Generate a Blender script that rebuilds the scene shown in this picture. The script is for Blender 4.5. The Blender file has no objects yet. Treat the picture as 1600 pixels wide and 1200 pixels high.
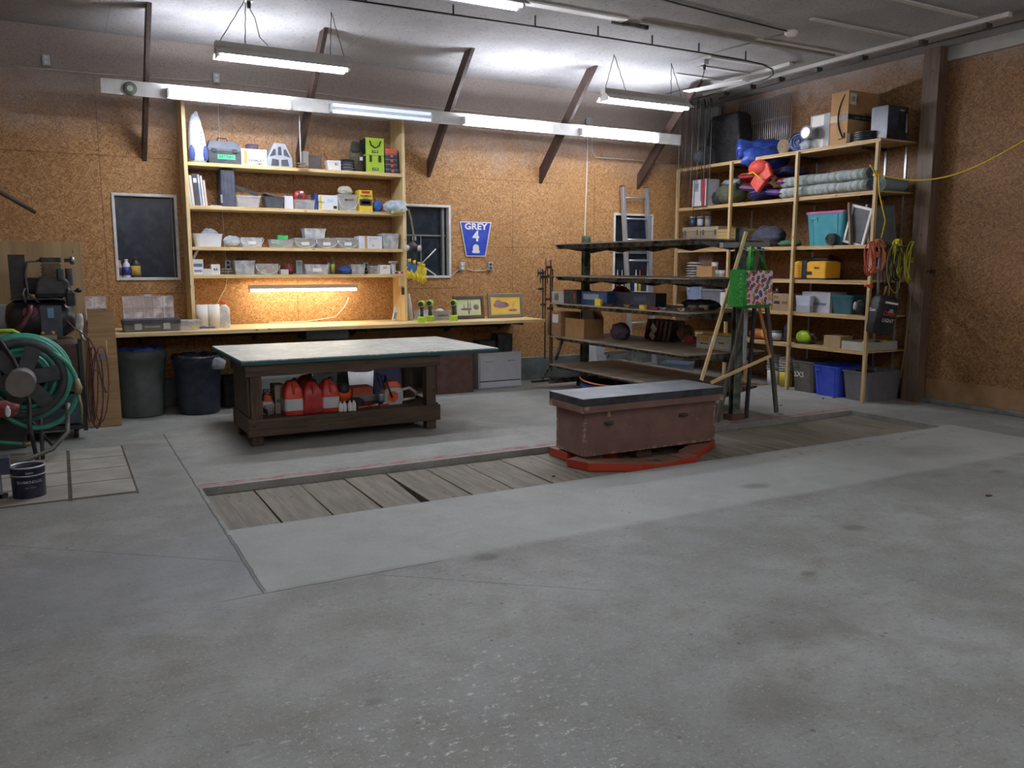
import bpy, bmesh, math, random
from mathutils import Vector, Matrix, noise
random.seed(7)
scene = bpy.context.scene
COL = scene.collection
PI = math.pi
V = Vector

# ------------------------------------------------------------ camera
CAM_H = 1.60
YAW, PITCH, ROLL, FPX = math.radians(28.683), math.radians(8.154), math.radians(0.066), 1284.5
FW = V((math.sin(YAW)*math.cos(PITCH), math.cos(YAW)*math.cos(PITCH), -math.sin(PITCH)))
_r = V((math.cos(YAW), -math.sin(YAW), 0)); _u = _r.cross(FW)
RT = _r*math.cos(ROLL) + _u*math.sin(ROLL); UP = -_r*math.sin(ROLL) + _u*math.cos(ROLL)
cd = bpy.data.cameras.new('camera'); cam = bpy.data.objects.new('camera', cd); COL.objects.link(cam)
cd.sensor_width = 36; cd.sensor_fit = 'HORIZONTAL'; cd.lens = FPX/1600*36; cd.clip_start = 0.05
mw = Matrix((RT, UP, -FW)).transposed().to_4x4(); mw.translation = (0, 0, CAM_H)
cam.matrix_world = mw
scene.camera = cam

# ------------------------------------------------------------ world, exposure
wd = bpy.data.worlds.new('world'); scene.world = wd; wd.use_nodes = True
wd.node_tree.nodes['Background'].inputs[0].default_value = (0.10, 0.13, 0.20, 1)
wd.node_tree.nodes['Background'].inputs[1].default_value = 0.06
vs = scene.view_settings
vs.view_transform = 'Standard'; vs.look = 'None'; vs.gamma = 1; vs.use_curve_mapping = False
vs.exposure = 0.0
TUBE_E, ROOM_K = 122.0, .78   # emission of the lit fluorescent tubes; share of it behind the viewer
scene.cycles.use_denoising = True
scene.cycles.max_bounces = 6; scene.cycles.diffuse_bounces = 4; scene.cycles.glossy_bounces = 3
scene.cycles.transparent_max_bounces = 12
scene.cycles.sample_clamp_indirect = 6

def P(px, py, ax, val):
    """point of the place on the plane x|y|z = val that the photograph shows at this pixel"""
    d = FW + RT*((px-800)/FPX) - UP*((py-600)/FPX); c = V((0, 0, CAM_H)); i = 'xyz'.index(ax)
    return c + d*((val-c[i])/d[i])

# ------------------------------------------------------------ mesh builder
def rrect(w, d, r=0.01, n=3):
    r = min(r, w*.49, d*.49); out = []
    for cx, cy, a0 in ((w/2-r, d/2-r, 0), (-w/2+r, d/2-r, 90), (-w/2+r, -d/2+r, 180), (w/2-r, -d/2+r, 270)):
        for k in range(n+1):
            a = math.radians(a0+90*k/n); out.append((cx+r*math.cos(a), cy+r*math.sin(a)))
    return out
class MB:
    def __init__(s): s.v = []; s.f = []; s.sm = []; s.M = Matrix()
    def at(s, x=0, y=0, z=0, rz=0, rx=0, ry=0):
        s.M = Matrix.Translation((x, y, z)) @ Matrix.Rotation(rz, 4, 'Z') @ Matrix.Rotation(ry, 4, 'Y') @ Matrix.Rotation(rx, 4, 'X'); return s
    def add(s, vs, fs, smooth=False):
        b = len(s.v); s.v += [s.M @ V(p) for p in vs]; s.f += [tuple(b+i for i in f) for f in fs]; s.sm += [smooth]*len(fs); return s
    def box(s, cx, cy, cz, sx, sy, sz, taper=1.0):
        a, b, c = sx/2, sy/2, sz/2; t = taper
        vs = [(cx+i*a*(t if k > 0 else 1), cy+j*b*(t if k > 0 else 1), cz+k*c) for k in (-1, 1) for i, j in ((-1, -1), (1, -1), (1, 1), (-1, 1))]
        return s.add(vs, [(3, 2, 1, 0), (4, 5, 6, 7), (0, 1, 5, 4), (1, 2, 6, 5), (2, 3, 7, 6), (3, 0, 4, 7)])
    def bx(s, x0, x1, y0, y1, z0, z1): return s.box((x0+x1)/2, (y0+y1)/2, (z0+z1)/2, abs(x1-x0), abs(y1-y0), abs(z1-z0))
    def loft(s, loops, cap0=True, cap1=True, smooth=True, closed=False):
        n = len(loops[0]); vs = [p for L in loops for p in L]; fs = []
        m = len(loops)
        for i in range(m if closed else m-1):
            for k in range(n):
                a = i*n+k; b = i*n+(k+1) % n; c = ((i+1) % m)*n+(k+1) % n; d = ((i+1) % m)*n+k; fs.append((a, b, c, d))
        s.add(vs, fs, smooth)
        b = len(s.v)-len(vs)
        if cap0 and not closed: s.f.append(tuple(b+i for i in reversed(range(n)))); s.sm.append(False)
        if cap1 and not closed: s.f.append(tuple(b+(m-1)*n+i for i in range(n))); s.sm.append(False)
        return s
    def lathe(s, prof, n=20, cx=0, cy=0, smooth=True):
        return s.loft([[(cx+r*math.cos(2*PI*k/n), cy+r*math.sin(2*PI*k/n), z) for k in range(n)] for r, z in prof], smooth=smooth)
    def rloft(s, secs, r=0.015, n=3, smooth=False):
        """sections (w, d, z) of a rounded rectangle"""
        L = []
        for q in secs:
            ox = q[3] if len(q) > 3 else 0; oy = q[4] if len(q) > 4 else 0
            L.append([(x+ox, y+oy, q[2]) for x, y in rrect(q[0], q[1], r, n)])
        return s.loft(L, smooth=smooth)
    def tube(s, pts, r, n=8, closed=False, flat=None):
        pts = [V(p) for p in pts]; m = len(pts); loops = []
        rr = r if isinstance(r, (list, tuple)) else [r]*m
        up = None
        for i in range(m):
            if closed: t = pts[(i+1) % m]-pts[i-1]
            else: t = pts[min(i+1, m-1)]-pts[max(i-1, 0)]
            t = t.normalized() if t.length > 1e-9 else V((0, 0, 1))
            if up is None: up = V((0, 0, 1)) if abs(t.z) < .9 else V((1, 0, 0))
            a = t.cross(up); a = a.normalized() if a.length > 1e-6 else t.orthogonal().normalized()
            b = a.cross(t).normalized(); up = b
            fb = flat if flat else 1
            loops.append([tuple(pts[i]+a*rr[i]*math.cos(2*PI*k/n)+b*rr[i]*fb*math.sin(2*PI*k/n)) for k in range(n)])
        return s.loft(loops, closed=closed)
    def cyl(s, p0, p1, r, r1=None, n=12): return s.tube([p0, p1], [r, r if r1 is None else r1], n)
    def bar(s, p0, p1, w, t, up=(0, 0, 1)):
        p0, p1 = V(p0), V(p1); d = (p1-p0).normalized(); a = d.cross(V(up)).normalized()*w/2; b = a.cross(d).normalized()*t/2
        vs = [tuple(p+i*a+j*b) for p in (p0, p1) for i, j in ((-1, -1), (1, -1), (1, 1), (-1, 1))]
        return s.add(vs, [(3, 2, 1, 0), (4, 5, 6, 7), (0, 1, 5, 4), (1, 2, 6, 5), (2, 3, 7, 6), (3, 0, 4, 7)])
    def prism(s, poly, y0, y1, smooth=False):
        """outline in the x-z plane, given depth along y"""
        return s.loft([[(x, y0, z) for x, z in poly], [(x, y1, z) for x, z in poly]], smooth=smooth)
    def blob(s, c, r, seed=0, amp=.15, fr=2.5, n=18, m=12, flat=True, fold=0):
        L = []
        for i in range(1, m):
            ph = PI*i/m; ring = []
            for k in range(n):
                th = 2*PI*k/n; d = V((math.sin(ph)*math.cos(th), math.sin(ph)*math.sin(th), -math.cos(ph)))
                q = 1+amp*noise.noise(d*fr+V((seed*7.1, seed*3.3, seed)))+.4*amp*noise.noise(d*fr*3+V((seed, 0, 0)))
                if fold: q += fold*abs(noise.noise(d*fr*2.2+V((0, seed*5, 0))))
                p = V((c[0]+r[0]*d.x*q, c[1]+r[1]*d.y*q, c[2]+r[2]*d.z*q))
                if flat: p.z = max(p.z, c[2]-r[2]*.8)
                ring.append(tuple(p))
            L.append(ring)
        return s.loft(L)
    def sphere(s, c, r, n=14, m=9):
        r = r if isinstance(r, (tuple, list)) else (r, r, r)
        return s.blob(c, r, 0, 0, 1, n, m, flat=False)
    def mesh(s, name):
        me = bpy.data.meshes.new(name); me.from_pydata([tuple(p) for p in s.v], [], s.f)
        me.polygons.foreach_set('use_smooth', s.sm); me.update(); return me

def ob(name, mb, m, parent=None, bevel=0, loc=None, rz=0, label=None, rot=None):
    me = mb.mesh(name); me.materials.append(m)
    o = bpy.data.objects.new(name, me); COL.objects.link(o)
    if parent: o.parent = parent
    if loc is not None: o.location = loc
    if rot is not None: o.rotation_euler = rot
    elif rz: o.rotation_euler = (0, 0, rz)
    if bevel:
        b = o.modifiers.new('bevel', 'BEVEL'); b.width = bevel; b.segments = 2; b.limit_method = 'ANGLE'; b.angle_limit = math.radians(40)
    if label: o['label'] = label
    return o
def T(name, label, cat, loc=(0, 0, 0), rz=0, group=None, rot=None):
    o = bpy.data.objects.new(name, None); COL.objects.link(o); o.empty_display_size = .05
    o.location = loc; o.rotation_euler = rot if rot else (0, 0, rz)
    o['label'] = label; o['category'] = cat
    if group: o['group'] = group
    return o
def solo(name, label, cat, mb, m, loc=(0, 0, 0), rz=0, group=None, bevel=0, kind=None, rot=None):
    o = ob(name, mb, m, None, bevel, loc, rz, rot=rot); o['label'] = label; o['category'] = cat
    if group: o['group'] = group
    if kind: o['kind'] = kind
    return o
def struct(name, mb, m, parent=None, bevel=0, label=None):
    o = ob(name, mb, m, parent, bevel)
    if not parent: o['kind'] = 'structure'
    if label: o['label'] = label
    return o
def dup(root, loc, rz=None, label=None, group=None):
    r = root.copy(); COL.objects.link(r); r.location = loc
    if rz is not None: r.rotation_euler = (0, 0, rz)
    if label: r['label'] = label
    if group: r['group'] = group
    for ch in list(root.children):
        c = ch.copy(); COL.objects.link(c); c.parent = r
        for g in ch.children:
            q = g.copy(); COL.objects.link(q); q.parent = c
    return r

# ------------------------------------------------------------ materials
def lin(h):
    h = h.lstrip('#'); out = []
    for i in (0, 2, 4):
        c = int(h[i:i+2], 16)/255; out.append(c/12.92 if c <= .04045 else ((c+.055)/1.055)**2.4)
    return tuple(out)+(1,)
class G:
    """shader graph with arithmetic on sockets"""
    def __init__(s, name):
        s.m = bpy.data.materials.new(name); s.m.use_nodes = True; s.nt = s.m.node_tree; s.nt.nodes.clear()
        s.out = s.nt.nodes.new('ShaderNodeOutputMaterial'); s.b = s.nt.nodes.new('ShaderNodeBsdfPrincipled')
        s.nt.links.new(s.b.outputs[0], s.out.inputs[0])
        s.tc = s.nt.nodes.new('ShaderNodeTexCoord').outputs['Object']
    def node(s, t, **k):
        n = s.nt.nodes.new(t)
        for a, b in k.items(): setattr(n, a, b)
        return n
    def set(s, sock, val):
        if isinstance(val, bpy.types.NodeSocket): s.nt.links.new(val, sock)
        else: sock.default_value = val
    def math(s, op, a, b=0, c=0):
        n = s.node('ShaderNodeMath', operation=op); s.set(n.inputs[0], a); s.set(n.inputs[1], b)
        if op in ('MULTIPLY_ADD', 'SMOOTH_MIN', 'WRAP'): s.set(n.inputs[2], c)
        return n.outputs[0]
    def xyz(s, v=None):
        n = s.node('ShaderNodeSeparateXYZ'); s.set(n.inputs[0], v or s.tc); return n.outputs[0], n.outputs[1], n.outputs[2]
    def comb(s, x, y, z=0.0):
        n = s.node('ShaderNodeCombineXYZ'); s.set(n.inputs[0], x); s.set(n.inputs[1], y); s.set(n.inputs[2], z); return n.outputs[0]
    def map(s, v, sc=(1, 1, 1), rot=(0, 0, 0), loc=(0, 0, 0)):
        n = s.node('ShaderNodeMapping'); s.set(n.inputs[0], v); n.inputs['Scale'].default_value = sc; n.inputs['Rotation'].default_value = rot; n.inputs['Location'].default_value = loc; return n.outputs[0]
    def noise(s, v=None, scale=5, detail=3, rough=.55, dist=0):
        n = s.node('ShaderNodeTexNoise'); s.set(n.inputs['Vector'], v or s.tc); n.inputs['Scale'].default_value = scale; n.inputs['Detail'].default_value = detail; n.inputs['Roughness'].default_value = rough; n.inputs['Distortion'].default_value = dist; return n.outputs[0]
    def vor(s, v=None, scale=5, feat='F1', rnd=1):
        n = s.node('ShaderNodeTexVoronoi', feature=feat); s.set(n.inputs['Vector'], v or s.tc); n.inputs['Scale'].default_value = scale; n.inputs['Randomness'].default_value = rnd; return n
    def ramp(s, f, stops, interp='LINEAR'):
        n = s.node('ShaderNodeValToRGB'); s.set(n.inputs[0], f); cr = n.color_ramp; cr.interpolation = interp
        while len(cr.elements) < len(stops): cr.elements.new(.5)
        for e, (p, c) in zip(cr.elements, stops):
            e.position = p; e.color = lin(c) if isinstance(c, str) else (c, c, c, 1)
        return n.outputs[0]
    def step(s, f, a, b):
        n = s.node('ShaderNodeMapRange', interpolation_type='SMOOTHSTEP'); s.set(n.inputs[0], f); n.inputs[1].default_value = a; n.inputs[2].default_value = b; return n.outputs[0]
    def band(s, f, a, b, e=.01):   # 1 where a < f < b
        return s.math('MULTIPLY', s.step(f, a-e, a+e), s.math('SUBTRACT', 1, s.step(f, b-e, b+e)))
    def mix(s, f, a, b, bt='MIX'):
        n = s.node('ShaderNodeMix', data_type='RGBA', blend_type=bt); s.set(n.inputs[0], f)
        s.set(n.inputs[6], lin(a) if isinstance(a, str) else a); s.set(n.inputs[7], lin(b) if isinstance(b, str) else b); return n.outputs[2]
    def fin(s, color, rough=.6, metal=0, bump=None, bs=.3, bd=.01, spec=None):
        s.set(s.b.inputs['Base Color'], lin(color) if isinstance(color, str) else color)
        s.set(s.b.inputs['Roughness'], rough); s.set(s.b.inputs['Metallic'], metal)
        if spec is not None: s.b.inputs['Specular IOR Level'].default_value = spec
        if bump is not None:
            n = s.node('ShaderNodeBump'); n.inputs['Strength'].default_value = bs; n.inputs['Distance'].default_value = bd; s.set(n.inputs['Height'], bump)
            s.nt.links.new(n.outputs[0], s.b.inputs['Normal'])
        return s.m
_MC = {}
def M(hexc, rough=.55, metal=0, var=.055, scale=9, bump=.15, kind='plain'):
    """a painted, plastic, cardboard or metal surface with slight unevenness and wear"""
    key = (hexc, rough, metal, var, scale, kind)
    if key in _MC: return _MC[key]
    g = G(kind+'_'+hexc)
    n = g.noise(scale=scale, detail=4); n2 = g.noise(scale=scale*7, detail=2)
    base = g.mix(g.step(n, .3, .7), g.mix(var, hexc, '000000'), g.mix(var*.6, hexc, 'ffffff'))
    if kind == 'cloth':
        base = g.mix(g.step(g.noise(scale=scale*3, dist=1.5), .35, .65), g.mix(.25, hexc, '000000'), base)
    m = g.fin(base, g.math('ADD', rough-.08, g.math('MULTIPLY', n2, .16)), metal, n2 if kind != 'cloth' else n, bump if kind != 'cloth' else .6, .004 if kind != 'cloth' else .02)
    _MC[key] = m; return m
def wood(name, light, dark, axis='x', scale=1, rough=.6, knots=True):
    g = G(name); x, y, z = g.xyz()
    sc = {'x': (2, 30, 30), 'y': (30, 2, 30), 'z': (30, 30, 2)}[axis]
    v = g.map(g.tc, tuple(q*scale for q in sc))
    n = g.noise(v, 1.2, 5, .6, .6); b = g.noise(g.tc, 1.7, 2)
    c = g.mix(g.step(n, .32, .7), dark, light); c = g.mix(g.math('MULTIPLY', g.step(b, .35, .7), .35), c, dark)
    if knots:
        k = g.vor(g.map(g.tc, tuple(5 if a == 'xyz'.index(axis) else 11 for a in range(3))), 1)
        c = g.mix(g.math('SUBTRACT', 1, g.step(k.outputs['Distance'], .05, .13)), c, g.mix(.6, dark, '2a1608'))
    return g.fin(c, rough, 0, n, .25, .003)
def clear(name, hexc='dfe6ea', fac=.38, rough=.2):
    g = G(name); n = g.noise(scale=14)
    g.fin(g.mix(g.step(n, .4, .7), hexc, 'ffffff'), rough)
    t = g.node('ShaderNodeBsdfTransparent'); mx = g.node('ShaderNodeMixShader'); mx.inputs[0].default_value = fac
    g.nt.links.new(t.outputs[0], mx.inputs[1]); g.nt.links.new(g.b.outputs[0], mx.inputs[2]); g.nt.links.new(mx.outputs[0], g.out.inputs[0]); return g.m
def emit(name, hexc, e):
    g = G(name); g.fin(hexc, .4); g.b.inputs['Emission Color'].default_value = lin(hexc); g.b.inputs['Emission Strength'].default_value = e; return g.m

def osb(name, axis, warm, spray_z, seams_v, seams_h, dirt=0.0):
    g = G(name); x, y, z = g.xyz(); h = x if axis == 'x' else y
    v = g.comb(h, z, 0)
    cols = []; hs = []
    for k, (a, sx, sy) in enumerate(((.35, 24, 100), (-.8, 22, 90), (1.25, 21, 95))):
        w = g.map(v, (sx, sy, 1), (0, 0, a), (k*3.3, k*5.1, 0))
        # rotate first, then stretch
        w = g.map(g.map(v, (1, 1, 1), (0, 0, a)), (sx, sy, 1), (0, 0, 0), (k*3.3, k*5.1, 0))
        q = g.vor(w, 1); s = g.node('ShaderNodeSeparateColor'); g.set(s.inputs[0], q.outputs['Color']); cols.append(s.outputs[0]); hs.append(q.outputs['Distance'])
    sel = g.noise(v, 34, 2); sel2 = g.noise(g.map(v, (1, 1, 1), (0, 0, 0), (9, 4, 0)), 30, 2)
    f = g.mix(g.step(sel, .47, .53), cols[0], cols[1]); f = g.mix(g.step(sel2, .52, .58), f, cols[2])
    a, b, c, d = warm
    col = g.ramp(f, [(0, a), (.22, b), (.6, c), (1, d)])
    blot = g.noise(v, 1.3, 4)
    col = g.mix(g.math('MULTIPLY', g.step(blot, .35, .75), .35), col, b)
    fl = g.noise(v, 38, 2); col = g.mix(g.math('MULTIPLY', g.step(fl, .69, .74), .7), col, '3a2412')
    # seams
    sm = None
    for s0, lo, hi in seams_v:
        m = g.math('MULTIPLY', g.band(h, s0-.003, s0+.003, .002), g.band(z, lo, hi, .01)); sm = m if sm is None else g.math('MAXIMUM', sm, m)
    for s0, lo, hi in seams_h:
        m = g.math('MULTIPLY', g.band(z, s0-.003, s0+.003, .002), g.band(h, lo, hi, .01)); sm = m if sm is None else g.math('MAXIMUM', sm, m)
    if sm is not None: col = g.mix(g.math('MULTIPLY', sm, .75), col, '3b2617')
    # overspray of the white ceiling paint
    e = g.math('ADD', z, g.math('MULTIPLY', g.math('SUBTRACT', g.noise(v, 2.2, 5, .7), .5), .9))
    ov = g.math('MULTIPLY', g.step(e, spray_z[0], spray_z[1]), spray_z[2])
    ov = g.math('MULTIPLY', ov, g.math('ADD', .55, g.math('MULTIPLY', g.step(g.noise(v, 60, 2), .35, .6), .45)))
    col = g.mix(ov, col, 'a9a5a6')
    hh = g.math('ADD', f, hs[0])
    return g.fin(col, .62, 0, hh, .2, .004, spec=.35)

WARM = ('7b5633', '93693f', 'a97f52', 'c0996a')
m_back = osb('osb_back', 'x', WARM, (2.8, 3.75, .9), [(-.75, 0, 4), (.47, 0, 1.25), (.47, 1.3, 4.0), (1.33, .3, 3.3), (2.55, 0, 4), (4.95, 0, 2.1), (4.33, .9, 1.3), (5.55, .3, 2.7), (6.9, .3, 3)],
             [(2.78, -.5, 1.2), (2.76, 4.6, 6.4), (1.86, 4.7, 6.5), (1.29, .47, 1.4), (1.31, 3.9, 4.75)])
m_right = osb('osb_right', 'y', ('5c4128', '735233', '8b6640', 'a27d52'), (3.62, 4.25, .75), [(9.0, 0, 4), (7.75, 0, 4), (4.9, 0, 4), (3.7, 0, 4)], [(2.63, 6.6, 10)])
m_plain_wall = osb('osb_room', 'x', ('6f4824', '87592c', '9f7040', 'b98c58'), (3.1, 4.2, .7), [(.5, 0, 4), (3, 0, 4)], [(2.44, -9, 12)])
m_side_wall = osb('osb_side', 'y', ('6f4824', '87592c', '9f7040', 'b98c58'), (3.1, 4.2, .7), [(.5, 0, 4), (3, 0, 4)], [(2.44, -9, 12)])
m_pine_x = wood('pine_x', 'e6d3a4', 'cfae74', 'x'); m_pine_z = wood('pine_z', 'e8d6a8', 'd2b37b', 'z'); m_pine_y = wood('pine_y', 'cfb585', 'ab8a58', 'y')
m_pine_rz = wood('pine_rz', 'cdb78b', 'ab8d5d', 'z')
m_brace = wood('brown_timber', '54413a', '362822', 'z', 1); m_oldwood = wood('old_bench_timber', '604b38', '3a2c1f', 'x'); m_oldwood_z = wood('old_bench_timber_z', '5e4936', '382a1d', 'z')
m_plank = wood('pit_plank', '837c6d', '655f51', 'y', .6, .7); m_ply = wood('plywood', 'a68c63', '8a714c', 'z', .35)
m_ply2 = wood('pine_board', 'a38259', '876843', 'x', .5)
m_post = wood('wall_post', '75614f', '574536', 'z', 1)
m_clear = clear('clear_plastic', fac=.22); m_frost = clear('frosted_plastic', 'c4ccd2', .42, .35); m_film = clear('plastic_film', 'c9dbe8', .5, .25)
m_black = M('101114', .5, bump=.1); m_dark = M('25272b', .55); m_steel = M('8c9094', .35, .8); m_zinc = M('b9bdc0', .4, .6); m_white = M('e4e4e2', .5); m_wplast = M('dfe3e8', .4)
m_iron = M('3d352d', .6, .35, .25, 14); m_sheet = M('85755e', .55, 0, .2, 4); m_green_st = M('28432f', .5, .1, .3); m_kraft = M('ad8454', .8); m_kraft2 = M('97744c', .8)
m_lime = M('a6d021', .45); m_orange = M('d9531c', .45); m_red = M('a81f1c', .4); m_yel = M('e3c51d', .45); m_ink = M('1b1d22', .6, var=.02); m_paper = M('e9e8e4', .7, var=.06)
# ------------------------------------------------------------ setting
BW, RW, CZ, LW, FR = 10.13, 9.0, 4.05, -2.6, -4.6     # back wall y, right wall x, ceiling z, left wall x, rear wall y
PX0, PX1, PY0, PY1 = .81, 7.72, 5.08, 6.17             # the service pit
# floor with the pit as an opening
g = G('concrete'); x, y, z = g.xyz()
big = g.noise(scale=.7, detail=5, rough=.6); mid = g.noise(scale=3.2, detail=5, rough=.65, dist=.4); fine = g.noise(scale=40, detail=3, rough=.7)
c = g.mix(g.step(big, .3, .72), '7e7f7c', '9b9c99'); c = g.mix(g.math('MULTIPLY', g.step(mid, .35, .68), .55), c, '75746d')
c = g.mix(g.math('MULTIPLY', g.step(g.noise(g.map(g.tc, (1, 2.6, 1), (0, 0, .5)), 1.1, 5, .7), .5, .8), .55), c, '716b62')
c = g.mix(g.math('MULTIPLY', g.step(fine, .5, .72), .42), c, '5c5a54'); c = g.mix(g.math('MULTIPLY', g.step(g.noise(g.map(g.tc, (1, 1, 1), (0, 0, 1)), 75, 2), .6, .7), .35), c, 'c4c4be')
c = g.mix(g.math('MULTIPLY', g.step(g.noise(g.map(g.tc, (1, 4, 1), (0, 0, .25)), 6, 6, .75), .56, .7), .35), c, '57554e')
wob = g.math('MULTIPLY', g.math('SUBTRACT', g.noise(scale=2.5, detail=4), .5), .10)
xw = g.math('ADD', x, wob); yw = g.math('ADD', y, wob)
slab = g.math('MULTIPLY', g.band(xw, .79, 7.9, .01), g.band(yw, 4.0, 5.1, .05))
c = g.mix(g.math('MULTIPLY', slab, .42), c, 'b4b8b2')
lightp = g.math('MULTIPLY', g.band(xw, .8, 8.4, .2), g.band(yw, 6.1, 9.9, .3)); c = g.mix(g.math('MULTIPLY', lightp, .22), c, 'b3b3aa')
grey2 = g.math('MULTIPLY', g.band(xw, -2, .79, .01), g.band(yw, 3.9, 5.0, .3)); c = g.mix(g.math('MULTIPLY', grey2, .3), c, '8a8f9a')
# red painted safety line along the pit, worn
wear = g.step(g.noise(g.map(g.tc, (1, 3, 1)), 9, 4, .7), .42, .55)
red1 = g.math('MULTIPLY', g.math('MULTIPLY', g.band(x, .8, 7.9, .02), g.band(yw, 6.21, 6.29, .012)), wear)
c = g.mix(g.math('MULTIPLY', red1, .8), c, '98444a')
red2 = g.math('MULTIPLY', g.math('MULTIPLY', g.band(x, 5.2, 7.9, .3), g.band(yw, 4.86, 4.95, .012)), g.step(g.noise(scale=12, detail=4, rough=.7), .53, .6))
c = g.mix(g.math('MULTIPLY', red2, .5), c, '8e5553')
# paint spatters and chips
sp = g.vor(g.map(g.tc, (1, 1.5, 1)), 22); chips = g.math('MULTIPLY', g.math('SUBTRACT', 1, g.step(sp.outputs['Distance'], .05, .12)), g.step(g.noise(scale=1.6, detail=3), .52, .62))
c = g.mix(g.math('MULTIPLY', chips, .6), c, 'dcdcd8')
scf = g.math('MULTIPLY', g.step(g.noise(g.map(g.tc, (1, 3.2, 1), (0, 0, .2)), 11, 6, .8), .60, .66), g.step(g.noise(scale=.9, detail=3), .48, .6)); c = g.mix(g.math('MULTIPLY', scf, .45), c, 'cfd0cc')
sc = g.step(g.noise(g.map(g.tc, (1, 1.6, 1), (0, 0, .3)), 16, 5, .8), .62, .68)
near = g.math('MULTIPLY', g.band(yw, 1.7, 2.9, .3), g.band(xw, .55, 1.7, .3)); sc = g.step(g.noise(g.map(g.tc, (1, 1.6, 1), (0, 0, .3)), 16, 5, .8), .58, .63); c = g.mix(g.math('MULTIPLY', g.math('MULTIPLY', sc, near), .75), c, 'c9c8c4')
sp2 = g.vor(g.map(g.tc, (1, 1, 1), (0, 0, 0), (3, 3, 0)), 9); dots = g.math('MULTIPLY', g.math('SUBTRACT', 1, g.step(sp2.outputs['Distance'], .06, .11)), g.step(g.noise(scale=2.1, detail=2), .5, .56))
c = g.mix(g.math('MULTIPLY', dots, .5), c, '3a3836')
# oil stains
for sx, sy, r in ((2.9, 2.5, .5), (2.2, 2.0, .4), (3.6, 8.2, .6), (1.2, 7.0, .4), (6.6, 4.4, .5), (1.99, 3.92, .12), (4.22, 3.30, .12), (3.35, 2.88, .07), (4.4, 4.3, .16), (6.4, 3.7, .1), (.92, 2.75, .06), (2.6, 2.4, .35)):
    dd = g.math('SQRT', g.math('ADD', g.math('POWER', g.math('SUBTRACT', xw, sx), 2), g.math('POWER', g.math('MULTIPLY', g.math('SUBTRACT', yw, sy), 1.6), 2)))
    c = g.mix(g.math('MULTIPLY', g.math('SUBTRACT', 1, g.step(dd, r*.3, r)), .45 if r < .3 else .22), c, '4b443b')
# saw cuts and cracks
w2 = g.math('MULTIPLY', g.math('SUBTRACT', g.noise(scale=7, detail=3), .5), .02)
xc = g.math('ADD', x, w2); yc = g.math('ADD', y, w2)
cuts = [g.math('MULTIPLY', g.band(xc, .775, .787, .003), g.band(y, 3.98, 8.4, .02)),
        g.math('MULTIPLY', g.band(yc, 3.975, 3.985, .003), g.band(x, .6, 1.75, .1)),
        g.math('MULTIPLY', g.band(g.math('ADD', yc, g.math('MULTIPLY', x, .808)), 5.049, 5.056, .004), g.band(x, 1.36, 2.3, .06)),
        g.math('MULTIPLY', g.band(g.math('ADD', yc, g.math('MULTIPLY', x, .803)), 5.104, 5.111, .004), g.band(x, -2, .78, .01)),
        g.math('MULTIPLY', g.band(yc, 6.26, 6.27, .003), g.band(x, -.05, .4, .02)),
        g.math('MULTIPLY', g.band(xc, .79, .8, .003), g.band(y, 4, 5, .02))]
cm = cuts[0]
for q in cuts[1:]: cm = g.math('MAXIMUM', cm, q)
c = g.mix(g.math('MULTIPLY', cm, .75), c, '33312d')
m_conc = g.fin(c, g.math('ADD', .5, g.math('MULTIPLY', mid, .25)), 0, g.math('ADD', fine, g.math('MULTIPLY', mid, 2)), .25, .004, spec=.3)
f = MB()
xs = [LW, PX0, PX1, RW+.12]; ys = [FR, PY0, PY1, BW+.1]
for i in range(3):
    for j in range(3):
        if (i, j) != (1, 1): f.bx(xs[i], xs[i+1], ys[j], ys[j+1], -.12, 0)
struct('floor', f, m_conc)
pc = M('6b6d66', .8)
for nm, b in (('trim_1', (PX0, PX1, PY0-.1, PY0, -1.3, -.12)), ('trim_2', (PX0, PX1, PY1, PY1+.1, -1.3, -.12)), ('trim_3', (PX0-.1, PX0, PY0, PY1, -1.3, -.12)), ('trim_4', (PX1, PX1+.1, PY0, PY1, -1.3, -.12)), ('trim_5', (PX0, PX1, PY0, PY1, -1.4, -1.3))):
    struct(nm, MB().bx(*b), pc)
# walls
W1 = (P(173, 301, 'y', BW), P(283, 437, 'y', BW)); W1 = (.56, 1.225, 1.44, 2.39)
W2 = (3.95, 4.61, 1.445, 2.395); W3 = (7.25, 7.98, 1.19, 2.38)
def holes_wall(name, x0, x1, z0, z1, y0, y1, hs, m):
    b = MB(); hs = sorted(hs); cx = x0
    for h in hs:
        b.bx(cx, h[0], y0, y1, z0, z1); b.bx(h[0], h[1], y0, y1, z0, h[2]); b.bx(h[0], h[1], y0, y1, h[3], z1); cx = h[1]
    b.bx(cx, x1, y0, y1, z0, z1); return struct(name, b, m)
holes_wall('wall_back', LW-.1, RW+.12, 0, CZ, BW, BW+.12, [W1, W2, W3], m_back)
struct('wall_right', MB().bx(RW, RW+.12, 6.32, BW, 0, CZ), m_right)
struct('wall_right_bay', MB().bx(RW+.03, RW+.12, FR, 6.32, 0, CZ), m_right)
struct('wall_left', MB().bx(LW-.1, LW, FR, BW, 0, CZ), m_side_wall)
struct('wall_front', MB().bx(LW-.1, RW+.12, FR-.1, FR, 0, CZ), m_plain_wall)
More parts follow.
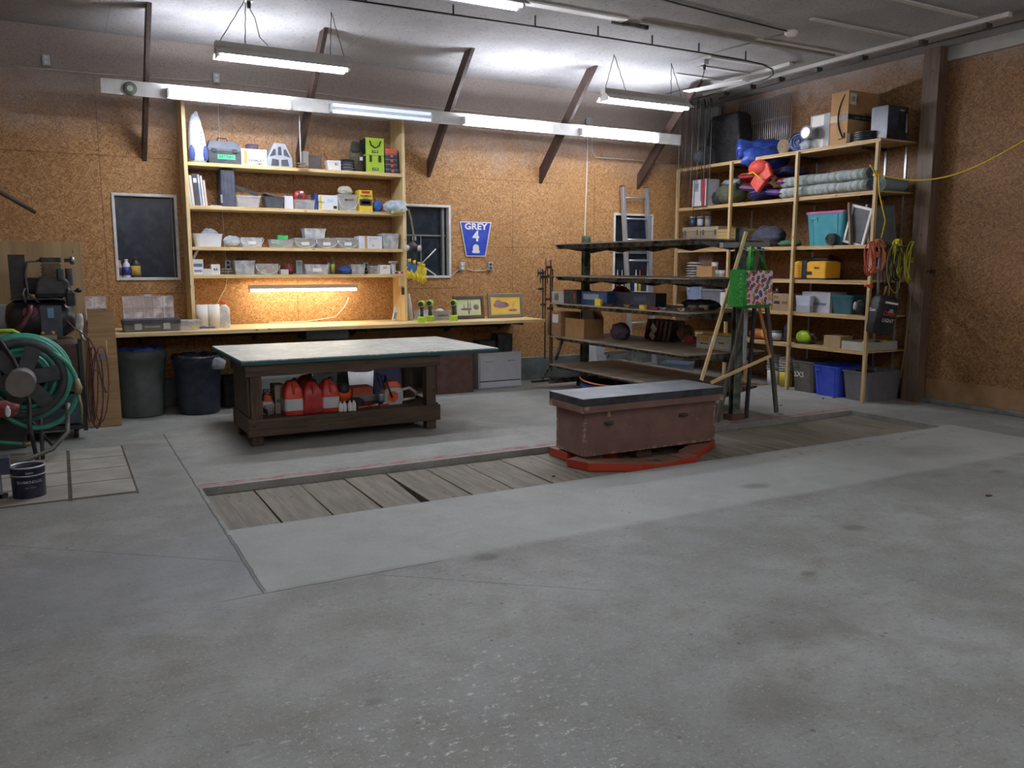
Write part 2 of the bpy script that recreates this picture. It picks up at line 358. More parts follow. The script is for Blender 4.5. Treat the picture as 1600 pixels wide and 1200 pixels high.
# ceiling, white sprayed strand board
g = G('ceiling_spray'); x, y, z = g.xyz()
n1 = g.noise(scale=1.1, detail=4); fl = g.noise(g.map(g.tc, (1, 2.2, 1), (0, 0, .6)), 20, 3, .6); fl2 = g.noise(scale=55, detail=2)
c = g.mix(g.step(n1, .3, .7), '9c9c9e', 'b2b2b4'); c = g.mix(g.math('MULTIPLY', g.step(fl, .60, .66), .7), c, '5f5b55')
c = g.mix(g.math('MULTIPLY', g.step(fl2, .56, .68), .5), c, '7d7a75')
dk = g.step(g.math('ADD', x, g.math('MULTIPLY', n1, .8)), 5.6, 7.4); c = g.mix(g.math('MULTIPLY', dk, .12), c, '8f8e88')
sm = g.band(y, 6.995, 7.005, .003)
for q in (4.56, 2.12): sm = g.math('MAXIMUM', sm, g.band(y, q, q+.008, .003))
for q in (.6, 3.04, 5.48): sm = g.math('MAXIMUM', sm, g.math('MULTIPLY', g.band(x, q, q+.008, .003), g.step(y, 5.7, 5.72)))
c = g.mix(g.math('MULTIPLY', sm, .3), c, '55524c')
m_ceil = g.fin(c, .85, 0, g.math('ADD', fl, n1), .35, .01, spec=.2)
struct('ceiling', MB().bx(LW-.1, RW+.12, FR-.1, BW+.12, CZ, CZ+.1), m_ceil)
# concrete curb along the back wall
cc = G('curb_concrete'); q = cc.noise(scale=6, detail=5); m_curb = cc.fin(cc.mix(cc.step(q, .35, .7), '5f6765', '7c817c'), .8, 0, q, .3, .01)
struct('trim_6', MB().bx(-.6, 8.98, BW-.06, BW, 0, .32), m_curb, bevel=.01)
# post and header on the right wall, base of the far bay
struct('trim_7', MB().bx(8.84, RW, 6.16, 6.36, 0, CZ-.0), m_post, bevel=.004)
struct('trim_8', MB().bx(RW-.03, RW+.03, FR, 6.16, 3.9, CZ), M('a5a29e', .7), bevel=.004)
struct('trim_9', MB().bx(RW-.06, RW+.03, FR, 6.2, 0, .05), m_curb, bevel=.01)
struct('baseboard_right', MB().bx(RW+.005, RW+.03, FR, 6.16, .05, .28), M('8f6c44', .7), bevel=.002)
# windows
gg = G('dusty_night_glass'); q = gg.noise(scale=9, detail=6, rough=.7); gg.fin(gg.mix(gg.step(q, .35, .75), '1a2130', '39424f'), .25, 0, None)
tt = gg.node('ShaderNodeBsdfTransparent'); mx = gg.node('ShaderNodeMixShader'); mx.inputs[0].default_value = .82
gg.nt.links.new(tt.outputs[0], mx.inputs[1]); gg.nt.links.new(gg.b.outputs[0], mx.inputs[2]); gg.nt.links.new(mx.outputs[0], gg.out.inputs[0]); m_pane = gg.m
m_wframe = M('d6d6d2', .6, var=.2)
def window(n, w, bars=()):
    x0, x1, z0, z1 = w; e = .03
    fr = MB()
    fr.bx(x0, x0+e, BW-.015, BW+.11, z0, z1).bx(x1-e, x1, BW-.015, BW+.11, z0, z1).bx(x0+e, x1-e, BW-.015, BW+.11, z1-e, z1).bx(x0+e, x1-e, BW-.02, BW+.11, z0, z0+e)
    o = struct('window_%d' % n, fr, m_wframe, bevel=.003)
    struct('pane', MB().bx(x0+e, x1-e, BW+.08, BW+.088, z0+e, z1-e), m_pane, o)
    for b in bars: struct('glazing_bar', MB().bx(*b), M('6d6f70', .6), o)
    return o
window(1, W1, [(1.165, 1.18, BW+.06, BW+.08, 1.47, 2.36)])
window(2, W2, [(3.98, 4.58, BW+.06, BW+.08, 1.99, 2.01), (4.2, 4.215, BW+.06, BW+.08, 1.475, 1.99), (4.5, 4.53, BW+.03, BW+.08, 1.475, 2.365)])
window(3, W3, [(7.28, 7.95, BW+.02, BW+.08, 1.79, 1.83)])

# ------------------------------------------------------------ roof braces and light board
BY = 9.393
for k in range(6):
    x = .92+1.69*k-1.69
    if k == 0: x = -.78
    b = MB(); w = .045
    poly = [(8.80, CZ-.001), (8.95, CZ-.001), (BW-.001, 2.93), (BW-.001, 2.76)]
    poly = [(8.78, CZ-.002), (8.97, CZ-.002), (BW-.002, 2.95), (BW-.002, 2.74)]
    b.loft([[(x-w/2, y, z) for y, z in poly], [(x+w/2, y, z) for y, z in poly]], smooth=False)
    solo('knee_brace', ['brown timber brace at the left edge of the view', 'brown timber brace left of the tall pine bookcase', 'brown timber brace passing behind the pine bookcase', 'brown timber brace above the blue road sign', 'brown timber brace right of the road sign', 'brown timber brace above the aluminium ladder'][k], 'brace', b, m_brace, group='roof braces', bevel=.002)
solo('mounting_board', 'long white board fixed across the braces, carrying tube lights', 'board', MB().bx(.49, 7.85, BY-.012, BY+.012, 3.295, 3.44), M('c3c3bf', .6, var=.12), bevel=.002)
# light fixtures
m_tube = emit('lit_tube', 'f1f4ff', TUBE_E); m_tube_w = emit('lit_tube_warm', 'fff1d6', TUBE_E*.62); m_tube_dim = emit('dim_tube', 'c9d2e8', 1.0)
m_fix = M('c9cbcc', .45); m_fixd = M('a39f96', .5)
def fixture(label, loc, L, tube_m, rz=0, style='strip', group='tube lights on the white board', house=None):
    r = T('fluorescent_light', label, 'light', loc, rz, group)
    hm = house or m_fix
    if style == 'strip':      # against the board, tubes to the front
        ob('housing', MB().rloft([(L, .05, -.05), (L, .05, .05)], .006), hm, r)
        for s in (-1, 1):
            ob('tube', MB().cyl((-L/2+.03, -.048, s*.036), (L/2-.03, -.048, s*.036), .019, n=8), tube_m, r)
            ob('end_cap', MB().box(s*(L/2-.012), -.045, 0, .024, .045, .09), hm, r, .004)
    elif style == 'hood':     # hanging industrial reflector, open below
        h = MB()
        prof = [(-.15, -.075), (-.045, .0), (-.045, .055), (.045, .055), (.045, 0), (.15, -.075), (.145, -.077), (.04, -.006), (-.04, -.006), (-.145, -.077)]
        h.loft([[(-L/2, y, z) for y, z in prof], [(L/2, y, z) for y, z in prof]], smooth=False)
        ob('reflector', h, hm, r)
        for s in (-1, 1):
            ob('tube', MB().cyl((-L/2+.03, s*.055, -.072), (L/2-.03, s*.055, -.072), .017, n=8), tube_m, r)
            ob('end_plate', MB().box(s*(L/2-.02), 0, -.045, .02, .15, .08), hm, r, .003)
    elif style == 'open':     # bare batten, tubes on both flanks
        ob('housing', MB().rloft([(L, .05, -.05), (L, .05, .05)], .006), hm, r)
        for s in (-1, 1):
            ob('tube', MB().cyl((-L/2+.03, s*.05, 0), (L/2-.03, s*.05, 0), .019, n=8), tube_m, r)
            ob('end_cap', MB().box(s*(L/2-.012), 0, 0, .022, .15, .06), hm, r, .004)
    elif style == 'shelf':    # under the shelf, enamel housing above the tube
        ob('housing', MB().rloft([(L, .11, .0), (L, .07, .045)], .006), hm, r)
        ob('tube', MB().cyl((-L/2+.02, 0, -.018), (L/2-.02, 0, -.018), .014, n=8), tube_m, r)
        for s in (-1, 1): ob('end_cap', MB().box(s*(L/2-.01), 0, -.015, .02, .04, .05), hm, r, .003)
    return r
fz = 3.345
for x0, x1, tm, lb in ((1.09, 2.35, m_tube, 'lit tube light on the white board above the pine bookcase'), (2.78, 4.02, m_tube_dim, 'dim unlit tube light on the white board'), (4.42, 5.68, m_tube, 'bright tube light on the board right of the unlit one'), (6.12, 7.4, m_tube, 'bright tube light nearest the right end of the board')):
    fixture(lb, ((x0+x1)/2, BY-.037, fz), x1-x0, tm)
fixture('warm tube light under the lowest bookcase shelf above the workbench', (2.57, 9.86, 1.335), 1.3, m_tube_w, group='under-shelf light', style='shelf', house=M('e6e2d8', .5))
m_chain = M('3c3d3f', .4, .7)
def hung(label, x0, y, z, L, hooks, tube_m=None, rz=0, grp='hanging shop lights', style='hood'):
    r = fixture(label, (x0+L/2, y, z), L, tube_m or m_tube, rz, style, grp, m_fixd)
    for hx, tips in hooks:
        for tx in tips:
            lc = [(hx-x0-L/2, 0, CZ-z-.002), (tx, 0, .055)]
            n = 7; pts = [(V(lc[0]).lerp(V(lc[1]), i/n)) for i in range(n+1)]
            ob('chain', MB().tube([p+V((.004*(i % 2), .004*((i+1) % 2), 0)) for i, p in enumerate(pts)], .004, 5), m_chain, r)
    return r
hung('hanging hooded shop light nearest the left, above the bookcase', 1.40, 8.25, 3.585, 1.26, ((1.69, (-.59, -.36)), (2.50, (.45, .59))))
hung('hanging hooded shop light by the curtain track corner', 5.72, 8.25, 3.60, 1.26, ((5.87, (-.6, -.3)), (6.72, (.38, .55))))
hung('shop light cut by the top edge of the view', 2.53, 6.75, 3.955, 1.26, ((2.8, (-.4,)), (3.5, (.4,))), emit('low_tube', 'dfe6ff', 6.0))
for i, (x, y) in enumerate(((.2, 2.6), (4.6, 2.6), (-1.2, -.6), (2.4, -.8), (5.9, -.8), (1.2, -3.4), (5.2, -3.4))):
    hung('shop light hanging behind the viewer, row %s' % 'abcdefg'[i], x, y, 3.6, 1.26, ((x+.3, (-.3,)), (x+.9, (.3,))), emit('tube_room_%d' % i, 'eef2fb', TUBE_E*ROOM_K), grp='shop lights in the rest of the room', style='open')
for lb, x, y, z, cord in (('grey ceiling socket with black plug above the left shop light', 1.70, 8.15, CZ, [(1.70, 8.15, 3.95), (1.76, 8.2, 3.88), (1.80, 8.22, 3.72), (1.88, 8.24, 3.655)]),
                    ('grey ceiling socket with black plug above the right shop light', 6.98, 7.95, CZ, [(6.98, 7.95, 3.93), (7.0, 8.0, 3.85), (6.9, 8.1, 3.75), (6.6, 8.2, 3.67)])):
    r = T('ceiling_socket', lb, 'socket', (x, y, z), 0, 'ceiling sockets')
    ob('box', MB().box(0, 0, -.025, .07, .07, .05), m_zinc, r, .004)
    ob('plug', MB().lathe([(.018, -.05), (.02, -.07), (.016, -.11)], 10), m_black, r)
    ob('cord', MB().tube([V(p)-V((x, y, z)) for p in cord], .004, 6), m_dark, r)
# ceiling battens and boards
solo('ceiling_batten', 'long white batten across the ceiling beside the curtain track', 'batten', MB().bx(1.0, 5.15, 7.0, 7.12, CZ-.02, CZ-.001), m_white, bevel=.002)
solo('ceiling_batten', 'grey batten continuing along the ceiling towards the track corner', 'batten', MB().bx(5.3, 8.1, 6.98, 7.02, CZ-.03, CZ-.001), M('8a857b', .7), bevel=.002)
solo('track_bracket', 'dark steel joining plate on the end of the white batten', 'bracket', MB().bx(5.05, 5.5, 7.13, 7.16, CZ-.035, CZ-.001), m_iron)
m_tr = M('c4c2bd', .6)
solo('door_track', 'long white overhead track board running along the right wall', 'track', MB().bx(8.24, 8.30, 5.05, 9.4, CZ-.045, CZ-.001), m_tr, bevel=.003)
solo('door_track', 'short white overhead track board nearer the hanging light', 'track', MB().bx(7.92, 7.98, 7.5, 9.3, CZ-.045, CZ-.001), m_tr, bevel=.003)
for i, (x, y, l) in enumerate(((6.55, 5.3, 1.6), (6.75, 6.1, 1.45), (6.8, 6.9, 1.4), (6.9, 7.75, .9), (7.1, 8.15, .8), (7.1, 8.6, .8))):
    solo('ceiling_slat', ['white slat nailed to the ceiling, nearest the viewer', 'white slat on the ceiling, second from the viewer', 'white slat on the ceiling, third from the viewer', 'white slat on the ceiling beside the curved track', 'white slat on the ceiling past the curved track', 'white slat on the ceiling nearest the back wall'][i], 'slat', MB().bx(x, x+l, y, y+.06, CZ-.015, CZ-.001), m_tr, group='ceiling slats')
solo('reflector_board', 'white tilted board at the ceiling corner beside the hanging light', 'board', MB().at(7.7, 8.55, 3.93, .25, 0, .0).box(0, 0, 0, .16, .9, .012), m_white, rz=0)
r = T('ceiling_junction_box', 'round white junction box on the ceiling with dark cable', 'junction box', (6.92, 6.55, CZ))
ob('box', MB().lathe([(.07, 0), (.07, -.03), (.05, -.05)], 16), m_white, r)
ob('cable', MB().tube([(-6.0, -1.1, -.012), (-4.6, -.75, -.012), (-3, -.35, -.012), (-1.6, -.15, -.012), (0, 0, -.015)], .008, 6), m_dark, r)
ob('cable', MB().tube([(0, 0, -.012), (-.1, .9, -.012), (-.1, 1.5, -.012)], .006, 6), M('8b8577', .7), r)
# curtain track with hangers
tz = CZ-.10; pts = [(-.2, 7.62, tz), (1.4, 7.55, tz), (2.54, 7.48, tz), (4.5, 7.4, tz), (6.4, 7.38, tz), (7.1, 7.4, tz)]
cx, cy, R_ = 7.1, 8.1-.0, .7
pts += [(7.1+R_*1.35*math.sin(a), 8.1-.7*math.cos(a), tz) for a in [math.radians(q) for q in (20, 40, 60, 78, 90)]]
pts += [(8.06, 8.6, tz), (8.08, 9.0, tz), (8.1, 9.6, tz)]
r = T('curtain_track', 'thin dark curtain rail hung under the ceiling, curving at the corner', 'curtain rail', (0, 0, 0))
ob('rail', MB().tube(pts, .009, 6), M('3a3836', .5, .5), r)
for x in (.6, 1.5, 2.6, 3.45, 4.3, 5.05, 5.75, 6.4, 7.1):
    yy = 7.62-.16*min(1, (x+.2)/4) if x < 4 else 7.39
    ob('hanger', MB().bx(x-.008, x+.008, yy-.004, yy+.004, tz, CZ-.001), M('4a4744', .5, .5), r)
r = T('curtain_track', 'straight dark rail with hangers beside the white track board', 'curtain rail', (0, 0, 0))
ob('rail', MB().tube([(8.33, 4.6, tz), (8.3, 6.2, tz), (8.33, 7.4, tz), (8.36, 9.2, tz)], .009, 6), M('3a3836', .5, .5), r)
for y in (5.3, 6.0, 6.75, 7.4, 8.0, 8.5, 9.0): ob('hanger', MB().bx(8.26, 8.36, y-.02, y+.02, tz-.0, CZ-.046), M('3b3430', .6), r)
# dark wires and rods hung at the corner of the rail
r = T('hanging_rods', 'bundle of dark curtain rods and wires hanging in the far corner', 'rods', (8.15, 9.45, 0))
random.seed(3)
for i in range(16):
    x, y = -.06+.013*i+random.uniform(-.01, .01), .25-.03*i
    ob('rod', MB().cyl((x, y, random.uniform(2.25, 2.9)), (x+.01, y, tz), random.uniform(.003, .005), n=5), m_dark if i % 3 else M('8a8a88', .5, .4), r)
for i in range(5): ob('hook', MB().tube([(-.02+.05*i, .2-.08*i, tz+.02), (-.02+.05*i, .17-.08*i, tz-.04), (-.0+.05*i, .19-.08*i, tz-.1)], .01, 6), m_black, r)
# ------------------------------------------------------------ builders for stored things
def B(px0, px1, pyt, zb, yf, d=.2):
    """place facing the camera wall-side: location of the base centre, width, height"""
    a = P(px0, 500, 'y', yf).x; b = P(px1, 500, 'y', yf).x
    a = P(px0, (pyt+proj((a, yf, zb))[1])/2, 'y', yf).x; b = P(px1, (pyt+proj((b, yf, zb))[1])/2, 'y', yf).x
    return V(((a+b)/2, yf+d/2, zb)), b-a, max(.01, P((px0+px1)/2, pyt, 'y', yf).z-zb)
def R(px0, px1, pyt, zb, xf, d=.3):
    """the same for the shelving on the right wall, facing -x"""
    yg = P((px0+px1)/2, 500, 'x', xf).y; pm = (pyt+proj((xf, yg, zb))[1])/2
    a = P(px0, pm, 'x', xf).y; b = P(px1, pm, 'x', xf).y
    return V((xf+d/2, (a+b)/2, zb)), a-b, max(.01, P((px0+px1)/2, pyt, 'x', xf).z-zb)
def proj(p):
    v = V(p)-V((0, 0, CAM_H)); q = v.dot(FW); return 800+FPX*v.dot(RT)/q, 600-FPX*v.dot(UP)/q
RZ = -PI/2
def lettering(parent, txt, size, loc, m=None, rz=0, name='lettering', ext=.0006, tilt=PI/2, sx=1.0, shear=0, align='CENTER', bold=.012):
    cu = bpy.data.curves.new(name, 'FONT'); cu.body = txt; cu.size = size; cu.align_x = align; cu.align_y = 'CENTER'; cu.extrude = ext; cu.shear = shear; cu.resolution_u = 2; cu.offset = size*bold
    tmp = bpy.data.objects.new('tmp', cu); COL.objects.link(tmp); dg = bpy.context.evaluated_depsgraph_get(); dg.update()
    me = bpy.data.meshes.new_from_object(tmp.evaluated_get(dg)); bpy.data.objects.remove(tmp); bpy.data.curves.remove(cu)
    for v in me.vertices: v.co.x *= sx
    me.name = name; me.materials.clear(); me.materials.append(m or m_ink)
    o = bpy.data.objects.new(name, me); COL.objects.link(o); o.parent = parent; o.location = loc; o.rotation_euler = (tilt, 0, rz); return o
def carton(L, w, d, h, label, m=None, rz=0, group=None, sticker=None, text=None, tape=None, name='cardboard_box', flaps=False, cat='box'):
    r = T(name, label, cat, L, rz, group); m = m or m_kraft
    if flaps:
        t = .005; ob('body', MB().bx(-w/2, w/2, -d/2, -d/2+t, 0, h).bx(-w/2, w/2, d/2-t, d/2, 0, h).bx(-w/2, -w/2+t, -d/2+t, d/2-t, 0, h).bx(w/2-t, w/2, -d/2+t, d/2-t, 0, h).bx(-w/2+t, w/2-t, -d/2+t, d/2-t, 0, t), m, r)
        ob('flap', MB().at(0, -d/2, h, 0, -2.3).bx(-w/2, w/2, -.002, .002, 0, d*.42), m, r); ob('flap', MB().at(0, d/2, h, 0, .5).bx(-w/2, w/2, -.002, .002, 0, d*.42).at(), m, r)
    else:
        ob('body', MB().box(0, 0, h/2, w, d, h), m, r, .003)
        if tape: ob('tape', MB().box(0, -d/2-.0008, h*tape[0], w+.002, .0012, tape[1]).box(w/2+.0008, 0, h*tape[0], .0012, d, tape[1]).box(-w/2-.0008, 0, h*tape[0], .0012, d, tape[1]), tape[2], r)
    for q in (sticker or []):   # (x, z, w, h, material) fractions
        ob('sticker', MB().box(q[0]*w, -d/2-.0012, q[1]*h, q[2]*w, .002, q[3]*h), q[4], r)
    for q in (text or []):      # (string, size fraction, x, z, material)
        lettering(r, q[0], q[1]*h, (q[2]*w, -d/2-.0028, q[3]*h), q[4] if len(q) > 4 else None, sx=q[5] if len(q) > 5 else 1)
    return r
def tote(L, w, d, h, label, m, lid=None, rz=0, group=None, name='storage_tote', taper=.84, opening=True, ribs=True, wallt=.006, cat='storage tote', rr=.03, label_part=None):
    r = T(name, label, cat, L, rz, group); b = MB(); t = taper
    hh = h if not lid else h-.03
    b.rloft([(w*t, d*t, 0), (w*.97, d*.97, hh-.05*h), (w*.97, d*.97, hh-.05*h), (w, d, hh-.045*h), (w, d, hh), (w*.95, d*.95, hh), (w*t-wallt*2, d*t-wallt*2, wallt)], rr)
    ob('bin', b, m, r)
    if lid: ob('lid', MB().rloft([(w*1.02, d*1.02, hh-.012), (w*1.02, d*1.02, hh+.012), (w*.96, d*.96, hh+.016), (w*.9, d*.9, hh+.006)], rr), lid, r)
    if ribs:
        for s in (-1, 1):
            ob('handle', MB().box(s*w*.27, -d*.485, hh*.84, w*.16, .014, .03).box(s*w*.35, -d*.475, hh*.78, .012, .02, hh*.1).box(s*w*.19, -d*.475, hh*.78, .012, .02, hh*.1), m, r, .003) if w > .35 and s == -1 else None
            ob('rib', MB().loft([[(s*w*.3-.008, -d*t/2-.004, 0), (s*w*.3+.008, -d*t/2-.004, 0), (s*w*.3+.008, -d*t/2+.01, 0), (s*w*.3-.008, -d*t/2+.01, 0)], [(s*w*.33-.008, -d*.485-.005, hh*.93), (s*w*.33+.008, -d*.485-.005, hh*.93), (s*w*.33+.008, -d*.47, hh*.93), (s*w*.33-.008, -d*.47, hh*.93)]], smooth=False), m, r)
    return r
def clearbin(L, w, d, h, label, lid=False, rz=0, handle=None, tag_=None, m=None, fill=None, name='plastic_bin', group=None):
    r = T(name, label, 'plastic bin', L, rz, group); t = .86
    ob('bin', MB().rloft([(w*t, d*t, 0), (w*.96, d*.96, h*.9), (w, d, h*.9), (w, d, h), (w*.95, d*.95, h), (w*t-.004, d*t-.004, .003)], .015), m or m_clear, r)
    if lid: ob('lid', MB().rloft([(w*1.02, d*1.02, h-.004), (w*1.02, d*1.02, h+.008), (w*.94, d*.94, h+.01)], .015), lid if not isinstance(lid, bool) else m_frost, r)
    if handle:
        ob('handle', MB().tube([(-w*.5*math.cos(a), -d/2-.012, h*.85-h*.8*math.sin(a)) for a in [PI*k/10 for k in range(11)]], .003, 5), m_wplast, r)
    if tag_: ob('name_tag', MB().box(0, -d*.46, h*.45, w*.35, .003, h*.35), m_paper, r)
    if fill:
        f = MB(); random.seed(int(w*1e4)+int(L.x*1000)); 
        for k, c in enumerate(fill):
            b = MB(); 
            for j in range(3):
                b.blob((random.uniform(-.25, .25)*w, random.uniform(-.2, .2)*d, h*(.25+.2*j)), (w*.2, d*.25, h*.2), k*5+j, .25, n=8, m=5)
            Lr = V(L)+Matrix.Rotation(rz, 3, 'Z') @ V(((k-(len(fill)-1)/2)*w*.25, 0, .004))
            solo('bin_contents', c[1], c[2], b, M(c[0], .6, kind='cloth'), Lr, rz, kind='stuff')
    return r
def bottle(L, r_, h, label, m, cap, lab=None, name='bottle', rz=0, neck=.35, group=None, flat=1.0, cat='bottle'):
    r = T(name, label, cat, L, rz, group)
    def sc(mb):
        for v in mb.v: v.y *= flat
        return mb
    ob('body', sc(MB().lathe([(r_*.93, 0), (r_, .006), (r_, h*.66), (r_*.9, h*.74), (r_*neck, h*.86), (r_*neck, h*.9)], 18)), m, r)
    ob('cap', sc(MB().lathe([(r_*neck*1.15, h*.89), (r_*neck*1.15, h*.98), (r_*neck*.9, h)], 12)), cap, r)
    if lab: ob('paper_label', sc(MB().lathe([(r_+.001, h*.12), (r_+.001, h*.58)], 18)), lab, r)
    return r
def can(L, r_, h, label, m, lid, name='tin_can', lab=None, rz=0, group=None, cat='can'):
    r = T(name, label, cat, L, rz, group)
    ob('body', MB().lathe([(r_, 0), (r_, h*.95)], 18), m, r)
    ob('lid', MB().lathe([(r_*1.03, h*.93), (r_*1.03, h), (r_*.9, h), (r_*.88, h-.004)], 18), lid, r)
    if lab: ob('paper_label', MB().lathe([(r_+.001, h*.15), (r_+.001, h*.8)], 18), lab, r)
    return r
def lumps(L, label, parts, cat, name='cloth', rz=0, group=None):
    """folded soft goods; parts: (name, hex, centre, radii, seed)"""
    r = T(name, label, cat, L, rz, group)
    for nm, hx, c, rad, sd in parts:
        ob(nm, MB().blob(c, rad, sd, .22, 2.2, 26, 16, fold=.12), M(hx, .75, kind='cloth') if isinstance(hx, str) else hx, r)
    return r

# ------------------------------------------------------------ pine bookcase on the wall, bench below it
BF = 9.72; BKX0, BKX1 = 1.27, 3.82
SZ = (2.72, 2.255, 1.81, 1.50); BT = .915
r = T('bookcase', 'tall pine bookcase of four shelves standing on the workbench against the wall', 'shelf unit', (2.545, BW, BT+.001))
ox, oy, oz = r.location
for s, x in ((0, BKX0), (1, BKX1-.038)): ob('side_panel', MB().bx(x-ox, x+.038-ox, BF-oy, -.005, 0, 3.45-BT), m_pine_z, r, .002)
for z in SZ: ob('shelf', MB().bx(BKX0+.04-ox, BKX1-.04-ox, BF+.004-oy, -.005, z-.038-oz, z-oz), m_pine_x, r, .002)
ob('hinge', MB().bx(BKX1-.075-ox, BKX1-.039-ox, BF-.004-oy, BF+.004-oy, .33, .42), M('3a3029', .6), r)
ob('cleat', MB().bx(BKX1-.1-ox, BKX1-.04-ox, BF+.01-oy, BF+.05-oy, .44, .545), m_pine_z, r)
r = T('workbench', 'long pale pine workbench top fixed along the back wall', 'workbench', (3.0, BW-.005, 0))
b = MB(); ys = (9.25, 9.545, 9.84, 10.12)
for a, c in zip(ys, ys[1:]): b.bx(-.7-3.0, 5.56-3.0, a-BW+.004, c-BW, BT-.04, BT)
ob('bench_top', b, m_pine_x, r, .002)
for x in (.75, 2.0, 3.2, 4.5, 5.3): ob('bracket', MB().bx(x-3.02, x-2.98, -.72, -.038, BT-.08, BT-.041).bx(x-3.02, x-2.98, -.07, -.038, .73, BT-.08).bar((x-3, -.35, BT-.07), (x-3, -.06, .75), .03, .03), m_brace, r)
ob('drawer_box', MB().bx(-.55, -.05, -.72, -.3, BT-.16, BT-.042), M('3a3b40', .6), r, .003)
ob('ledger_board', MB().bx(-2.5, 2.5, -.037, -.002, BT-.14, BT-.042), m_brace, r)

def S(px0, px1, pyt, k, d=.2, yf=9.76): return B(px0, px1, pyt, SZ[k]+.001, yf, d)
# --- top shelf
L, w, h = S(294, 324, 172, 0, .2)
r = T('shopping_bag', 'tall white plastic bag with blue corners at the left of the top shelf', 'bag', L)
ob('bag', MB().loft([[(x*q+dx, y*q2, z*h) for x, y in rrect(w*.95, .2, .05, 4)] for q, q2, z, dx in ((.85, .9, 0, 0), (1, 1, .08, 0), (.97, 1, .3, 0), (.85, .9, .55, -.005), (.62, .6, .8, -.01), (.4, .3, .92, -.01), (.12, .2, 1.0, .005))]), M('d9e2ee', .45, kind='cloth'), r)
ob('corner_print', MB().blob((-w*.33, -.09, h*.17), (.035, .018, .09), 2), M('2d4a93', .5), r); ob('corner_print', MB().blob((w*.36, -.09, h*.17), (.03, .018, .09), 4), M('2d4a93', .5), r)
for i in range(4): ob('printed_mark', MB().box(.035, -.1, h*(.36+.07*i), .018, .004, .012), M('c06a9c', .6), r)
L, w, h = S(324, 377, 214, 0, .24)
def toolbox(L, w, d, h, label, m, m2, tag_hex=None, text=None, rz=0):
    r = T('toolbox', label, 'toolbox', L, rz); hb = h*.86
    ob('base', MB().rloft([(w*.94, d*.94, 0), (w*.98, d*.98, hb*.55)], .01), m, r)
    ob('lid', MB().rloft([(w, d, hb*.56), (w, d, hb*.66), (w*.82, d*.7, hb)], .01), m2, r)
    ob('handle', MB().tube([(-w*.15, 0, hb-.005), (-w*.14, 0, h), (w*.14, 0, h), (w*.15, 0, hb-.005)], .007, 8), m_black, r)
    for s in (-1, 1): ob('latch', MB().box(s*w*.3, -d/2-.006, hb*.57, w*.14, .012, hb*.17), m_black, r, .003)
    if tag_hex:
        ob('tape_label', MB().box(w*.05, -d*.49-.002, hb*.3, w*.52, .003, hb*.2), M(tag_hex, .5), r)
        if text: lettering(r, text, hb*.15, (w*.05, -d*.49-.005, hb*.3))
    return r
toolbox(L, w, .24, h, 'black toolbox with a green tape tag on the top shelf', M('34383f', .5), M('4d5562', .45), '3fd28b', 'BATTERY')
L, w, h = S(377, 417, 233, 0, .2)
carton(L, w, .2, h, 'white carton with orange print beside the black toolbox', m_paper, sticker=[(-.33, .5, .12, .85, M('d79a4e', .6))], text=[('EXHAUST', .22, .08, .3), ('CLAMPS', .16, .14, .1), ('BAR HOSE', .13, -.05, .8, M('8a8a60', .6))], name='carton')
solo('cable_coil', 'purple and black cable coil lying on the white carton', 'cable', MB().tube([(.07*math.cos(a*.7), .04*math.sin(a*.7), .012+.0025*a) for a in range(22)], .008, 6), M('3c3560', .5), (L.x, L.y, SZ[0]+h+.003))
L, w, h = S(417, 457, 224, 0, .18)
r = T('level_case', 'grey angular plastic carrier with cut-out windows on the top shelf', 'carrier', L)
po = [(-w/2, 0), (w/2, 0), (w/2, h*.35), (w*.22, h), (-w*.22, h), (-w/2, h*.35)]
b = MB(); b.prism(po, -.09, .09); ob('shell', b, M('9aa0a8', .45), r, .006)
for c in ([(-w*.4, h*.42), (-w*.24, h*.75), (-w*.16, h*.75), (-w*.16, h*.5)], [(w*.4, h*.42), (w*.24, h*.75), (w*.16, h*.75), (w*.16, h*.5)], [(-w*.07, h*.5), (w*.07, h*.5), (w*.06, h*.85), (-w*.06, h*.85)], [(-w*.35, h*.06), (-w*.05, h*.06), (-w*.05, h*.3), (-w*.3, h*.34)], [(w*.35, h*.06), (w*.05, h*.06), (w*.05, h*.3), (w*.3, h*.34)]):
    ob('window', MB().prism(c, -.096, -.085), M('30353e', .4), r)
L, w, h = S(466, 472, 172, 0, .02, 9.66)
r = T('bar_clamp', 'steel bar clamp standing behind the light board on the top shelf', 'clamp', L)
ob('bar', MB().box(0, 0, .35, .012, .012, .7), m_zinc, r); ob('jaw', MB().box(.0, -.02, .04, .1, .02, .02).box(.03, 0, .012, .13, .05, .02), M('6f4a3c', .6), r); ob('crossbar', MB().cyl((-.05, 0, .6), (.05, 0, .6), .005, n=6), m_zinc, r)
L, w, h = S(475, 481, 236, 0, .12); carton(L, w+.02, .12, h, 'thin grey board standing on edge on the top shelf', M('86827f', .7), name='board')
L, w, h = S(481, 504, 242, 0, .1); r = T('angle_plate', 'dark brown angle plate on the top shelf', 'plate', L); ob('plate', MB().box(0, 0, h/2, w, .012, h), M('4b3f3d', .6), r); ob('foot', MB().box(0, -.04, .006, w, .08, .012), M('4b3f3d', .6), r)
L, w, h = S(511, 533, 250, 0, .12); r = T('carton', 'small white tilted box with black print on the top shelf', 'box', L); ob('body', MB().prism([(-w*.4, 0), (w*.5, 0), (w*.5, h), (-w*.5, h*.95)], -.05, .05), m_paper, r, .002); lettering(r, 'B1', h*.35, (w*.2, -.053, h*.6)); solo('wrench', 'dark red handled tool poking out of the small white box', 'tool', MB().bar((0, 0, 0), (-.04, 0, .07), .012, .01), M('7c2230', .5), (L.x-.06, L.y, L.z+h+.003))
